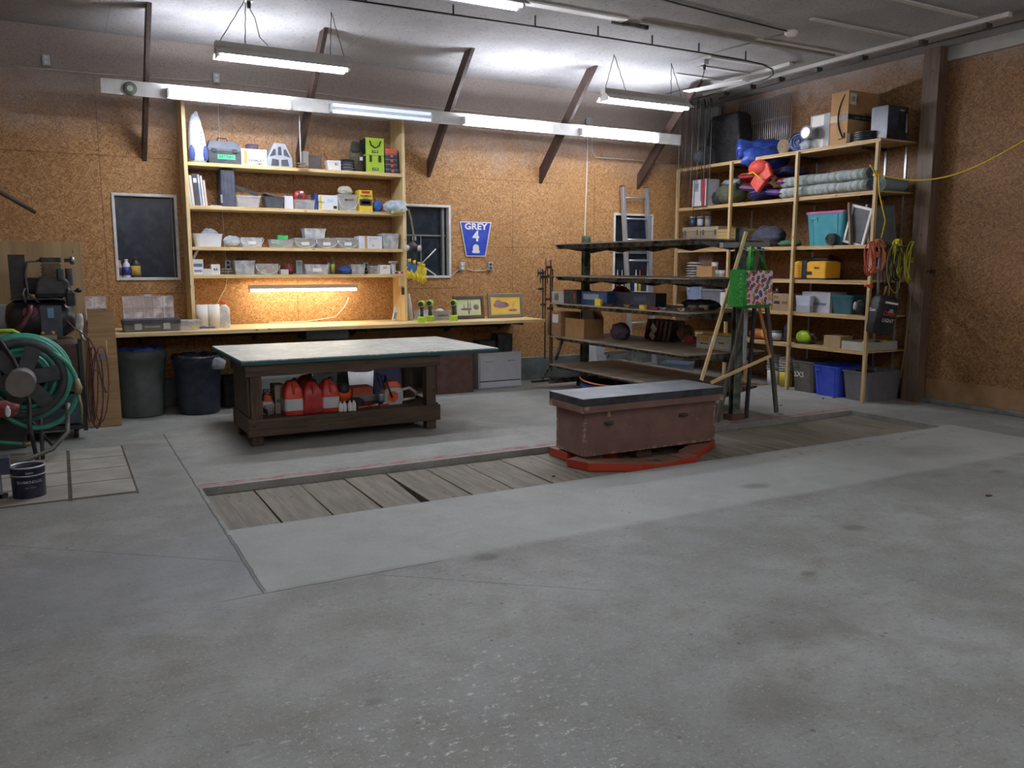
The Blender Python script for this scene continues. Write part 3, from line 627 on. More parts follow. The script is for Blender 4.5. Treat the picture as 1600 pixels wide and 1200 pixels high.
for i in range(4):
    L, w, h = S(533, 557, 250, 0, .17); rr = w*.48
    solo('wire_spool', ['lowest grey wire spool of the stack on the top shelf', 'second grey wire spool up the stack', 'third grey wire spool up the stack', 'topmost black wire spool of the stack'][i], 'spool', MB().lathe([(rr, .034*i), (rr, .034*i+.004), (rr*.8, .034*i+.008), (rr*.8, .034*i+.026), (rr, .034*i+.029), (rr, .034*i+.033)], 18), M('565c63' if i < 3 else '1f2226', .5), L, group='wire spools')
L, w, h = S(550, 571, 222, 0, .18, 9.8)
lumps(L, 'camouflage bag hanging behind the lime tool bags', [('bag', '57523f', (0, 0, h*.5), (w*.55, .07, h*.55), 3), ('strap', '3a3a32', (-.02, -.05, h*.8), (w*.4, .04, h*.18), 7)], 'bag', 'camouflage_bag')
ob('tag', MB().box(.03, -.09, h*.45, .035, .003, .04), m_paper, bpy.data.objects['camouflage_bag'])
def tool_bag(L, w, d, h, label, up):
    r = T('tool_bag', label, 'tool bag', L, 0, 'lime tool bags')
    ob('body', MB().rloft([(w, d, 0), (w, d, h)], .02, 4), M('a9cf2c', .6), r, .004)
    ob('side_panel', MB().rloft([(w*.03, d*1.01, .01, -w*.5), (w*.03, d*1.01, h-.01, -w*.5)], .002), m_black, r)
    if up: ob('strap', MB().tube([(-w*.28, -d/2-.006, h*.82), (-w*.2, -d/2-.012, h*.55), (0, -d/2-.014, h*.42), (w*.2, -d/2-.012, h*.55), (w*.3, -d/2-.006, h*.82)], .018, 6, flat=.4), m_black, r)
    else:
        for s in (-1, 1): ob('strap', MB().box(s*w*.24, -d/2-.003, h*.8, .03, .006, h*.38), m_black, r)
    ob('name_patch', MB().box(0, -d/2-.003, h*.2, w*.32, .005, h*.14), m_black, r); lettering(r, 'RYOBI', h*.1, (0, -d/2-.0065, h*.2), m_paper)
L, w, h = S(571, 601, 216, 0, .2)
tool_bag(L, w, .2, h*.5, 'lower of the two lime green tool bags on the top shelf', False); tool_bag(L+V((0, 0, h*.5+.002)), w, .2, h*.5, 'upper lime green tool bag on top of the other one', True)
for i in range(5):
    L, w, h = S(602, 624 if i == 0 else 622, 222, 0, .18); hh = .058
    r = T('organizer_case', ['bottom dark organizer case of the stack at the shelf end', 'second organizer case up the stack at the shelf end', 'middle organizer case of the stack at the shelf end', 'fourth organizer case up the stack at the shelf end', 'orange topped organizer case crowning the stack'][i], 'organizer', L+V((0, 0, i*(hh+.001))), 0, 'stacked organizer cases')
    ob('case', MB().rloft([(w*.95, .17, 0), (w*.95, .17, hh)], .008), M('2a2f3a', .5) if i < 4 else M('d8563c', .5), r)
    ob('rim', MB().rloft([(w*.98, .175, hh*.75), (w*.98, .175, hh*.85)], .008), M('8b8f98', .5), r); ob('latch', MB().box(0, -.09, hh*.55, .03, .012, .03), m_orange, r)
# --- second shelf
random.seed(11)
for i, (a, b_, t, hx, lb) in enumerate(((295, 299, 259, 'b9c2c4', 'tall pale grey folder at the far left of the second shelf'), (299, 304, 274, 'd8cfc4', 'cream catalogue beside the tall grey folder'), (303, 313, 272, '3a3d48', 'black binder with white spine tag on the second shelf'), (312, 316, 273, 'a9b0c0', 'light blue magazine leaning right of the black binder'), (316, 320, 275, 'd3d4da', 'white magazine leaning right of the blue one'), (320, 324, 282, 'e3cbbb', 'thin pink-edged magazine in the leaning row'))):
    L, w, h = S(a, b_, t, 1, .2)
    r = T('magazine' if 'magazine' in lb or 'catalogue' in lb else 'binder', lb, 'book', L, rot=(0, -.07, 0), group='magazines and binders')
    ob('cover', MB().box(0, 0, h/2+.003, w*.8, .2, h), M(hx, .5), r, .001)
    if 'black' in lb: ob('spine_tag', MB().box(0, -.102, h*.8, w*.5, .003, h*.14), m_paper, r)
L, w, h = S(326, 345, 317, 1, .15); solo('magazine', 'blue magazine lying flat on the second shelf', 'book', MB().box(0, 0, .006, w, .16, .012), M('8fa0b8', .5), L, .2)
L, w, h = S(345, 368, 261, 1, .28); h = min(h, .415)
r = T('instrument_case', 'upright dark blue hard case reaching nearly to the top shelf', 'case', L)
ob('shell', MB().rloft([(w, .26, 0), (w, .26, h*.96), (w*.8, .22, h)], .02), M('3a4152', .45), r)
for i in range(3): ob('rib', MB().box(-w*.25+w*.25*i, -.132, h*.55, w*.08, .006, h*.75), M('323848', .45), r)
for s in (-1, 1): ob('latch', MB().box(-w*.5-.002+(.012 if s > 0 else 0), -.135, h*.2, .008, .01, h*.22), m_zinc, r)
L, w, h = S(369, 408, 307, 1, .2); clearbin(L, w, .2, h, 'flat clear box with lid beside the blue hard case', True)
solo('hacksaw', 'dark slanting saw blade resting on the flat clear box', 'saw', MB().bar((-.14, 0, .13), (.14, 0, .03), .004, .035), M('3a3f44', .5, .4), (L.x-.0, L.y+.06, L.z+h-.0))
L, w, h = S(413, 446, 304, 1, .2)
r = tote(L, w, .2, h*.85, 'dark grey bin with a skewed lid on the second shelf', M('3d424a', .5), ribs=False, name='small_bin', cat='bin'); ob('lid', MB().at(0, 0, h*.86, 0, 0, .28).box(0, 0, 0, w*.95, .2, .012), M('33383e', .5), r)
L, w, h = S(445, 459, 306, 1, .2, 9.8); carton(L, w, .15, h, 'white and clear bag behind the dark grey bin', M('d9dbe2', .5), name='parts_bag', cat='bag')
L, w, h = S(461, 494, 312, 1, .2, 9.74); clearbin(L, w, .2, h, 'clear bin under the red tape dispenser', fill=[('3c3a60', 'dark small parts inside the clear bin under the red dispenser', 'small parts')])
r = T('tape_dispenser', 'red round reel dispenser standing in the clear bin', 'reel', (L.x-.04, L.y+.02, L.z+h-.01))
ob('wheel', MB().at(0, 0, .05, 0, PI/2).lathe([(.02, -.03), (.07, -.03), (.07, .03), (.02, .03)], 20), m_red, r); ob('hub', MB().at(0, -.032, .045, 0, PI/2).lathe([(.001, -.004), (.03, -.004), (.03, .004)], 14), m_black, r); ob('sticker', MB().box(.02, -.034, .1, .04, .003, .022), m_paper, r)
L, w, h = S(492.5, 496, 302, 1, .2); solo('notebook', 'thin dark blue notebook standing on the second shelf', 'book', MB().box(0, 0, h/2, w, .18, h), M('2c3f82', .5), L)
L, w, h = S(498, 528, 305, 1, .2)
carton(L, w, .2, h, 'white and blue printed carton in the middle of the second shelf', M('dfe5e8', .6), sticker=[(-.4, .5, .12, .9, M('e0c25a', .6)), (.1, .62, .3, .2, M('b9d2e2', .6)), (.35, .2, .18, .2, m_ink)], text=[('DEWALT', .14, -.4, .5, m_ink)], name='carton')
L, w, h = S(529, 560, 305, 1, .2); clearbin(L, w, .2, h, 'clear lidded bin with black marker writing on the second shelf', True, handle=1); q = bpy.data.objects[-1] if False else None
r = [o for o in COL.objects if o.get('label', '').startswith('clear lidded bin with black marker')][0]; lettering(r, 'MASKS', h*.2, (.01, -.1, h*.7), name='marker_writing')
lumps(L+V((0, 0, h+.012)), 'crumpled white dust mask lying on the lidded bin', [('cloth', 'c9c4b0', (-.01, 0, .045), (w*.36, .06, .055), 9)], 'cloth', 'dust_mask')
L, w, h = S(562, 583, 297, 1, .2); carton(L, w, .16, h, 'yellow nail box with red and black print on the second shelf', m_yel, sticker=[(0, .42, .9, .3, m_ink), (0, .9, .6, .12, m_red), (0, .42, .6, .12, m_paper)], text=[('FRAMING', .13, 0, .72, m_ink), ('NAILS', .11, 0, .6, m_ink)], name='nail_box')
L, w, h = S(585, 603, 314, 1, .16); lumps(L, 'blue crumpled cloth pack on the second shelf', [('cloth', '2f62b8', (-.01, 0, h*.5), (w*.4, .07, h*.55), 4)], 'cloth', 'blue_cloth')
L, w, h = S(604, 636, 313, 1, .2, 9.64); lumps(L, 'blue gloves in a clear bag hanging off the right end of the shelf', [('bag', m_film, (0, -.03, h*.45), (w*.55, .09, h*.6), 5), ('cloth', '8fb4dc', (0, -.01, h*.45), (w*.42, .06, h*.4), 6), ('lining', 'c5cc8e', (.02, -.07, .0), (w*.35, .03, .03), 8)], 'gloves', 'glove_bag')
# --- third shelf
L, w, h = S(302, 350, 365, 2, .24); tote(L, w, .24, h, 'white plastic wash tub on the third shelf', m_wplast, ribs=False, name='wash_tub', cat='tub', rr=.05)
lumps(L+V((.03, .02, .02)), 'clear crumpled bag heaped in the white wash tub', [('bag', m_film, (0, 0, h*.75), (.09, .06, h*.55), 3)], 'bag', 'parts_bag')
L, w, h = S(351, 378, 368, 2, .16); lumps(L, 'clear bag of plugs right of the white wash tub', [('bag', m_film, (0, 0, h*.5), (w*.5, .07, h*.5), 12), ('plugs', 'c6ccd4', (0, -.01, h*.35), (w*.38, .05, h*.3), 13)], 'bag', 'parts_bag')
L, w, h = S(376, 412, 371, 2, .2); clearbin(L, w, .2, h, 'frosted bin with name tag and white handle on the third shelf', tag_=1, handle=1, m=m_frost)
L, w, h = S(423, 460, 374, 2, .2); clearbin(L, w, .2, h, 'clear bin with green boxes on the third shelf', fill=[('3fae6e', 'green packets inside the clear bin', 'packets')])
carton(V((L.x+.02, L.y, L.z+h+.002)), .12, .08, .045, 'small green box on top of the clear bin', M('35b463', .6), name='carton')
for i, (a, b_, c1, lb) in enumerate(((460, 495, ('b39c3b', 'yellow wire nuts in the handled bin left of three', 'small parts'), 'left one of three handled clear bins of yellow parts'), (494, 528, ('b59a48', 'tan and yellow parts in the middle handled bin', 'small parts'), 'middle one of three handled clear bins of yellow parts'), (528, 560, ('9db04a', 'green and yellow parts in the right handled bin', 'small parts'), 'right one of three handled clear bins of yellow parts'))):
    L, w, h = S(a, b_, 373, 2, .2); clearbin(L, w, .2, h, lb, True, handle=1, tag_=1, fill=[c1], group='handled clear bins'); 
    if i == 0: L0 = L; h0 = h
L, w, h = S(476, 511, 357, 2, .2); clearbin(V((L.x, L.y, SZ[2]+h0+.014)), w, .18, h-h0-.012, 'frosted box stacked on top of the handled clear bins', m=m_frost)
L, w, h = S(561, 597, 369, 2, .2); carton(L, w, .2, h, 'white carton with tan stripe at the right of the third shelf', M('dcdee6', .6), sticker=[(-.2, .5, .1, 1, M('c09870', .6))], text=[('BALL POINT', .12, .12, .8, M('8a8f98', .6)), ('BITS', .1, 0, .62, M('8a8f98', .6)), ('%', .2, .1, .25)], name='carton')
L, w, h = S(598, 625, 366, 2, .2); clearbin(L, w, .2, h, 'frosted lidded bin at the right end of the third shelf', True, m=m_frost)
# --- fourth shelf
L, w, h = S(301, 318, 405, 3, .14); carton(L, w, .12, h, 'white milk-carton shaped box with blue label on the lowest shelf', m_paper, sticker=[(0, .62, .8, .2, M('5a6a9a', .6)), (0, .25, .7, .15, M('7a8cba', .6))], name='carton')
solo('plastic_tube', 'white plastic tube leaning on the carton at the left end', 'tube', MB().cyl((0, 0, 0), (.06, 0, .1), .014, n=10), m_wplast, (L.x-.04, L.y, L.z+h+.005))
L, w, h = S(318, 330, 420, 3, .1); carton(L, w, .1, h, 'flat white box beside the blue label carton', M('cfd0d6', .6), name='carton')
L, w, h = S(330, 344, 413, 3, .1); carton(L, w, .1, h, 'small white box with blue figures on the lowest shelf', m_paper, text=[('4A', .4, 0, .5, M('3a4a9a', .6))], name='carton')
L, w, h = S(344, 364, 420, 3, .14); r = T('wire_basket', 'low wire basket beside the small white box', 'basket', L)
b = MB()
for z in (.003, h*.5, h): b.tube([(x, y, z) for x, y in rrect(w, .12, .01, 2)], .0015, 4, closed=True)
for i in range(8): b.cyl((-w/2+w*i/7, -.06, 0), (-w/2+w*i/7, -.06, h), .0012, n=4)
ob('mesh', b, m_zinc, r)
L, w, h = S(366, 400, 407, 3, .2); clearbin(L, w, .2, h, 'frosted bin heaped with black tools on the lowest shelf', m=m_frost)
lumps(L+V((0, 0, h*.7)), 'black tools piled above the frosted bin', [('tools', '22242a', (0, 0, .035), (w*.4, .07, .04), 14)], 'tools', 'tool_pile', )
L, w, h = S(400, 437, 412, 3, .2, 9.74); clearbin(L, w, .2, h, 'clear bin with large drooping white handle on the lowest shelf', handle=1, fill=[('a2495a', 'red parts inside the drooping-handle bin', 'small parts'), ('b3c43c', 'lime parts inside the drooping-handle bin', 'small parts')])
L, w, h = S(439, 451, 421, 3, .1); carton(L, w, .1, h, 'tiny beige box on the lowest shelf', M('c9c6c0', .6), name='carton')
L, w, h = S(448, 459, 412, 3, .1, 9.8); lumps(L, 'dark red crumpled cloth on the lowest shelf', [('cloth', '7a2438', (0, 0, h*.5), (w*.6, .05, h*.5), 15)], 'cloth', 'red_cloth')
L, w, h = S(464, 474, 408, 3, .1); r = T('measuring_meter', 'grey meter standing on a white dish on the lowest shelf', 'meter', L); ob('dish', MB().lathe([(.05, 0), (.085, .008), (.08, .008), (.045, .003)], 18), m_wplast, r); ob('body', MB().box(0, 0, .01+h/2, w, .03, h), M('7e8583', .5), r, .003); ob('display', MB().box(0, -.016, h*.8, w*.6, .003, h*.3), M('596560', .4), r)
L, w, h = S(476, 516, 413, 3, .2); clearbin(L, w, .2, h, 'frosted bin with small name tag in the middle of the lowest shelf', m=m_frost, tag_=1)
L, w, h = S(505, 513, 401, 3, .1, 9.95); bottle(L, .024, h, 'orange spray can at the back of the lowest shelf', M('a84632', .5), M('a84632', .5), name='spray_can', cat='spray can')
L, w, h = S(518, 525, 401, 3, .1, 9.8); bottle(L, .024, h, 'green and yellow spray can on the lowest shelf', M('4c5a3a', .5), M('c9b944', .5), lab=M('9aa83c', .5), name='spray_can', cat='spray can')
L, w, h = S(513, 517, 410, 3, .08); solo('glass_vial', 'slim grey vial left of the green spray can', 'vial', MB().lathe([(.012, 0), (.012, h*.9), (.006, h)], 10), m_steel, L)
L, w, h = S(531, 552, 416, 3, .16); lumps(L, 'blue bag of fittings on the lowest shelf', [('bag', '2c4f9c', (0, 0, h*.5), (w*.5, .06, h*.5), 16)], 'bag', 'fittings_bag')
L, w, h = S(548, 572, 413, 3, .2, 9.8); clearbin(L, w, .2, h, 'clear bin with grey pieces right of the blue bag', m=m_frost, fill=[('6c7075', 'grey pieces inside the bin beside the blue bag', 'small parts')])
L, w, h = S(579, 597, 415, 3, .16); clearbin(L, w, .16, h, 'clear box with tools left of the white plastic jar', m=m_clear, fill=[('5a5550', 'brown tools inside the clear box near the jar', 'tools')])
L, w, h = S(594, 610, 414, 3, .1); carton(L, w, .1, h, 'white and red printed box left of the white plastic jar', m_paper, text=[('KIT', .3, 0, .7, m_red)], name='carton')
solo('glass_jar', 'clear jar with grey lid behind the printed box', 'jar', MB().lathe([(.03, 0), (.03, .07), (.034, .07), (.034, .085), (.001, .086)], 14), m_frost, (L.x, L.y+.12, L.z+.05))
L, w, h = S(611, 622, 408, 3, .1); r = T('plastic_jar', 'white plastic jar with wide lid at the right end of the lowest shelf', 'jar', L); ob('body', MB().lathe([(.034, 0), (.034, h*.75), (.028, h*.82)], 16), m_wplast, r); ob('lid', MB().lathe([(.058, h*.82), (.058, h), (.02, h)], 18), m_frost, r)
L, w, h = S(615, 632, 424, 3, .08, 9.73); carton(L, w, .06, h, 'red and white small carton at the right end of the lowest shelf', m_paper, sticker=[(-.2, .5, .3, .8, m_red), (.3, .5, .25, .8, M('c44a30', .6))], name='carton')

# ------------------------------------------------------------ respirator, gloves and sign by the second window
hx_ = BKX1+.02
r = T('hanging_strap', 'khaki webbing strap with buckle hanging on the bookcase side', 'strap', (hx_+.02, 9.74, 2.3))
ob('webbing', MB().tube([(0, 0, .0), (.03, -.01, -.12), (.06, -.01, -.3), (.07, 0, -.42)], .03, 6, flat=.25), M('8a7f62', .8), r); ob('buckle', MB().box(.065, -.02, -.36, .05, .012, .05), m_zinc, r)
r = T('respirator', 'black and white half-mask respirator hanging on the bookcase end', 'respirator', (3.87, 9.66, 1.88))
ob('mask', MB().blob((0, 0, -.05), (.07, .05, .07), 3, .1), m_black, r); ob('straps', MB().tube([(-.03, .02, 0), (-.02, .03, .1), (.03, .03, .1), (.04, .02, 0)], .006, 6).tube([(-.05, 0, -.08), (-.04, 0, -.2), (.03, 0, -.22), (.05, 0, -.1)], .008, 6), m_black, r)
for s in (-1, 1): ob('filter', MB().at(s*.085, -.03, -.06, s*.9, PI/2).lathe([(.036, -.015), (.038, 0), (.036, .018), (.02, .022)], 18), M('b9b2b0', .5), r)
for i in range(4):
    x = 3.82+.062*i; zt = 1.62-.02*i
    r = T('work_glove', ['yellow and blue work glove at the left of the hanging gloves', 'yellow work glove, second from the left, hanging by the window', 'yellow work glove, third from the left, hanging by the window', 'yellow work glove nearest the window pane'][i], 'glove', (x, 9.63, zt), 0, 'hanging work gloves')
    ob('palm', MB().blob((0, 0, -.03), (.042, .018, .07), i, .12, flat=False), M('2f5d94' if i < 2 else 'd9bf22', .7), r)
    for k, (fx, fl) in enumerate(((-.028, .09), (-.009, .11), (.01, .1), (.028, .08))): ob('finger', MB().tube([(fx*.8, 0, -.07), (fx, -.004, -.07-fl*.5), (fx*1.1, 0, -.07-fl)], [.011, .011, .008], 8), m_yel, r)
    ob('thumb', MB().tube([(-.035, 0, -.03), (-.052, -.005, -.06), (-.05, -.005, -.09)], [.012, .011, .008], 8), m_yel, r)
    ob('cuff', MB().tube([(0, 0, .03), (0, 0, .07)], [.034, .038], 10, flat=.5), M('d9bf22', .7), r)
r = T('crossed_rods', 'two thin white rods crossed in front of the second window', 'rods', (4.3, 10.07, 1.47))
a0 = P(1, 1, 'y', 10.06)
for p0, p1 in (((652, 410), (681, 430)), ((654, 417), (681, 389))):
    q0, q1 = P(*p0, 'y', 10.06), P(*p1, 'y', 10.06); ob('rod', MB().cyl(q0-r.location, q1-r.location, .008, n=6), m_white, r)
r.location.z = 1.47
# road sign
c = (P(718, 346, 'y', 10.11)+P(767, 346, 'y', 10.11))/2; wt = .47; hs = .46
r = T('road_sign', 'blue shield-shaped road sign reading GREY 4 on the back wall', 'sign', (4.975, BW-.012, 1.73))
def trap(s): return [(-.145*s, .23-.23*s), (.145*s, .23-.23*s), (.235*s, .23+.23*s), (-.235*s, .23+.23*s)]
ob('border', MB().prism(trap(1), -.003, .003), m_white, r); ob('face', MB().prism([(x*.94, .23+(z-.23)*.95) for x, z in trap(1)], -.005, -.003), M('1d3fae', .4), r)
lettering(r, 'GREY', .115, (0, -.006, .395), m_white, name='word', sx=1.2, bold=.03); lettering(r, '4', .19, (0, -.006, .265), m_white, name='numeral', bold=.03)
bl = [(-.055, .05), (-.045, .05), (-.03, .04), (-.015, .05), (0, .04), (.015, .05), (.03, .04), (.045, .05), (.055, .05), (.06, .065), (.045, .08), (.045, .13), (.03, .155), (0, .165), (-.03, .155), (-.045, .13), (-.045, .08), (-.06, .065)]
ob('emblem', MB().prism(bl, -.007, -.005), m_white, r)
# electrical boxes and conduit
def outlet(px, py, label, dark=False, rnd=False):
    p = P(px, py, 'y', BW-.03); r = T('outlet_box', label, 'outlet', (p.x, BW, p.z-.055), 0, 'wall outlets and boxes')
    if rnd: ob('box', MB().at(0, -.02, .055, 0, PI/2).lathe([(.06, -.018), (.06, .018), (.05, .022)], 16), m_zinc, r)
    else:
        ob('box', MB().box(0, -.022, .055, .07, .044, .11), m_zinc, r, .004)
        for s in (-1, 1): ob('socket', MB().at(0, -.045, .055+s*.025, 0, PI/2).lathe([(.001, -.003), (.017, -.003), (.017, .003)], 10), m_black if dark else m_paper, r)
outlet(722, 416, 'grey outlet box below the road sign'); outlet(766, 416, 'outlet box with dark sockets right of the other below the sign', True)
outlet(72, 94, 'grey box high on the wall at the far left'); outlet(338, 122, 'grey box high on the wall above the bookcase'); outlet(487, 189, 'round box above the right tube light', rnd=True) if False else outlet(921, 190, 'round grey box above the rightmost tube light', rnd=True)
outlet(356, 414, 'outlet behind the lowest shelf at the left', True); outlet(571, 417, 'outlet behind the lowest shelf at the right', True)
def wire(pts, label, r_=.006, m=None, y=BW-.012, name='cable'):
    q = [P(a, b_, 'y', y) for a, b_ in pts]; z0 = min(p.z for p in q); c = V((q[0].x, y, z0)); return solo(name, label, 'cable', MB().tube([p-c for p in q], r_, 6), m or M('d8d3c6', .5), c)
wire([(0, 102), (72, 108), (150, 115), (250, 122), (310, 126), (336, 124)], 'thin white cable running along the wall to the high box', .005)
wire([(340, 128), (470, 142), (567, 155), (660, 166), (800, 180), (915, 190)], 'thin pale cable along the wall above the light board', .005)
wire([(340, 130), (342, 200), (345, 290), (352, 400), (356, 410)], 'pale cable dropping behind the bookcase at the left', .004)
wire([(358, 420), (352, 450), (336, 480), (335, 498)], 'pale cable sloping down from the left outlet to the bench', .004)
wire([(563, 160), (565, 230), (568, 330), (571, 408)], 'brownish cable dropping behind the bookcase at the right', .004, M('a58a63', .6))
wire([(918, 196), (917, 260), (914, 350), (912, 440), (914, 480)], 'white conduit dropping down the wall beside the metal rack', .009)
wire([(925, 196), (925, 238), (931, 246), (990, 250), (1055, 256)], 'white conduit bending right across the wall', .007)
wire([(730, 420), (740, 423), (758, 423), (763, 418)], 'short cable linking the two outlets below the sign', .005); wire([(704, 432), (712, 425), (719, 419)], 'short cable from the window to the outlet', .005)
wire([(545, 465), (538, 480), (524, 495), (480, 502), (420, 504)], 'white cord of the under-shelf light lying to the bench', .005, y=10.0)
r = T('reel_disc', 'round grey disc hanging on the white board near its left end', 'disc', (P(203, 140, 'y', BY-.02).x, BY-.016, 3.36)); ob('disc', MB().at(0, -.01, 0, 0, PI/2).lathe([(.03, -.012), (.065, -.01), (.065, .01), (.03, .012)], 20), M('5b635c', .5), r); ob('hub', MB().at(0, -.022, 0, 0, PI/2).lathe([(.001, -.003), (.028, -.003), (.028, .003)], 16), M('a8ad8f', .5), r)

# ------------------------------------------------------------ things on the bench
def Bn(px0, px1, pyt, yf=9.4, d=.2): return B(px0, px1, pyt, BT+.001, yf, d)
def parts_case(L, w, label, full=True):
    r = T('parts_case', label, 'parts case', L, 0, 'parts cases with raised lids')
    ob('base', MB().rloft([(w*.94, .26, 0), (w*.97, .28, .08)], .015), M('6d6964', .5), r)
    ob('tray', MB().rloft([(w*.98, .29, .082), (w*.98, .29, .125)], .012), M('2c3038', .5), r)
    for s in (-1, 1): ob('latch', MB().box(s*w*.24, -.145, .055, w*.12, .014, .065), m_zinc, r, .003)
    ob('handle', MB().box(0, -.145, .05, w*.26, .01, .02), M('8d8b88', .5), r, .003)
    ld = MB(); W = w*.86; H = .235
    g_ = V((0, .15, .13)); 
    def q(u, v_): return V((u, .15+v_*.18, .13+v_))
    ob('lid', MB().at(0, .15, .127, 0, -.18).box(0, 0, H/2, W, .012, H), clear('case_lid', 'a59aa0', .35), r)
    gr = MB().at(0, .15, .127, 0, -.18)
    for i in range(6): gr.box(-W/2+W*i/5, -.008, H/2, .006, .008, H)
    for z in (0, H/2, H): gr.box(0, -.008, z, W, .008, .005)
    ob('divider', gr, M('b8b2b8', .5), r); ob('catch', MB().at(0, .15, .127, 0, -.18).box(0, -.004, H+.012, W*.14, .01, .02), m_frost, r)
L, w, h = Bn(190, 283, 488, 9.4); parts_case(L, w, 'open parts case with raised clear lid at the left of the bench')
L2, w2, _ = Bn(115, 190, 488, 9.5); parts_case(V((.17, 9.62, BT+.001)), .58, 'parts case half hidden behind the leaning board')
L, w, h = Bn(280, 314, 502, 9.36); clearbin(L, w, .18, h, 'clear organizer box right of the open parts case', True)
L, w, h = Bn(307, 337, 470, 9.55, .16)
for i in (0, 1):
    r = T('paper_towel_roll', ['left of two white paper towel rolls on the bench', 'right of two white paper towel rolls on the bench'][i], 'paper roll', (L.x+(-.03+.125*i), 9.62+.01*i, BT+.001), 0, 'paper towel rolls')
    ob('roll', MB().lathe([(.02, 0), (.062, 0), (.062, .26), (.02, .26)], 22), M('e9e4d8', .9), r); ob('core', MB().lathe([(.022, .001), (.022, .262), (.019, .262)], 12), m_kraft, r)
L, w, h = Bn(342, 361, 471, 9.6, .12); r = bottle(L, w/2, h, 'clear plastic bottle with red cap on the bench', m_film, M('d8452c', .4), neck=.42)
r = T('safety_goggles', 'blue goggles lying on the bench in front of the rolls', 'goggles', (L.x-.22, 9.42, BT+.001)); ob('frame', MB().tube([(-.08, 0, .02), (-.04, -.02, .03), (0, 0, .02), (.04, -.02, .03), (.08, 0, .02)], .011, 8), M('2f4e86', .4), r); ob('lens', MB().box(-.04, -.012, .022, .055, .006, .03).box(.04, -.012, .022, .055, .006, .03), m_clear, r)
solo('tape_measure', 'small yellow tape measure beside the goggles', 'tape measure', MB().rloft([(.05, .035, 0), (.05, .035, .045)], .012), m_yel, (L.x-.36, 9.45, BT+.001))
L, w, h = Bn(612, 622, 482, 9.66, .1); r = T('sign_board', 'small white printed board leaning in the bookcase corner', 'board', L, rot=(0, .28, .3)); ob('board', MB().box(0, 0, h*.55+.01, .055, .015, h*1.1), M('d9d4cc', .6), r); ob('print', MB().box(0, -.009, h*.45, .035, .002, h*.5), M('8c8a88', .6), r)
L, w, h = Bn(639, 648, 459, 9.75, .1); r = T('wrapped_tube', 'tall crumpled silver tube standing right of the bookcase', 'tube', L, rot=(0, -.05, 0)); ob('wrapper', MB().tube([(0, 0, 0), (0, 0, h*.5), (-.01, 0, h)], [.035, .03, .02], 10), M('c6bfc0', .4, kind='cloth'), r)
L, w, h = Bn(642, 703, 485, 9.86, .2); clearbin(L, .34, .2, h, 'frosted bin behind the two cordless drills', m=m_frost)
L, w, h = Bn(679, 706, 486, 9.64, .18); r = tote(L, w, .18, h, 'grey bin with handwriting between the cordless drills', M('a6a7ac', .5), ribs=False, name='small_bin', cat='bin'); lettering(r, 'CHARGER', h*.28, (0, -.09, h*.5), name='marker_writing')
lumps(L+V((0, 0, h*.6)), 'white cloth stuffed in the handwritten grey bin', [('cloth', 'd8d4cf', (-.01, 0, .03), (.06, .05, .045), 21)], 'cloth', 'rag')
def drill(L, label, rz=0, s=1.0):
    r = T('cordless_drill', label, 'drill', L, rz, 'cordless drills'); r.scale = (s, s, s)
    ob('battery', MB().rloft([(.085, .075, 0), (.085, .075, .05), (.07, .06, .06)], .01), m_lime, r)
    ob('grip', MB().tube([(0, 0, .055), (.005, 0, .11), (.0, 0, .165)], [.02, .018, .022], 10), m_dark, r)
    ob('motor', MB().at(-.01, 0, .19, 0, 0, PI/2).lathe([(.03, -.06), (.034, -.04), (.034, .05), (.028, .07)], 14), m_lime, r)
    ob('chuck', MB().at(-.01, 0, .19, 0, 0, PI/2).lathe([(.022, -.115), (.024, -.09), (.026, -.062)], 12), m_black, r)
    ob('trigger', MB().box(-.025, 0, .145, .014, .016, .03), m_black, r)
    ob('cap', MB().at(.062, 0, .19, 0, 0, PI/2).lathe([(.03, 0), (.02, .012)], 12), m_black, r)
    return r
for px, y, lb in ((659, 9.38, 'lime cordless drill standing nearest the bookcase'), (672, 9.55, 'lime cordless drill standing second from the bookcase'), (709, 9.5, 'lime cordless drill standing beside the boat painting')):
    drill((P(px, 495, 'y', y).x, y, BT+.001), lb, 1.05, 1.2)
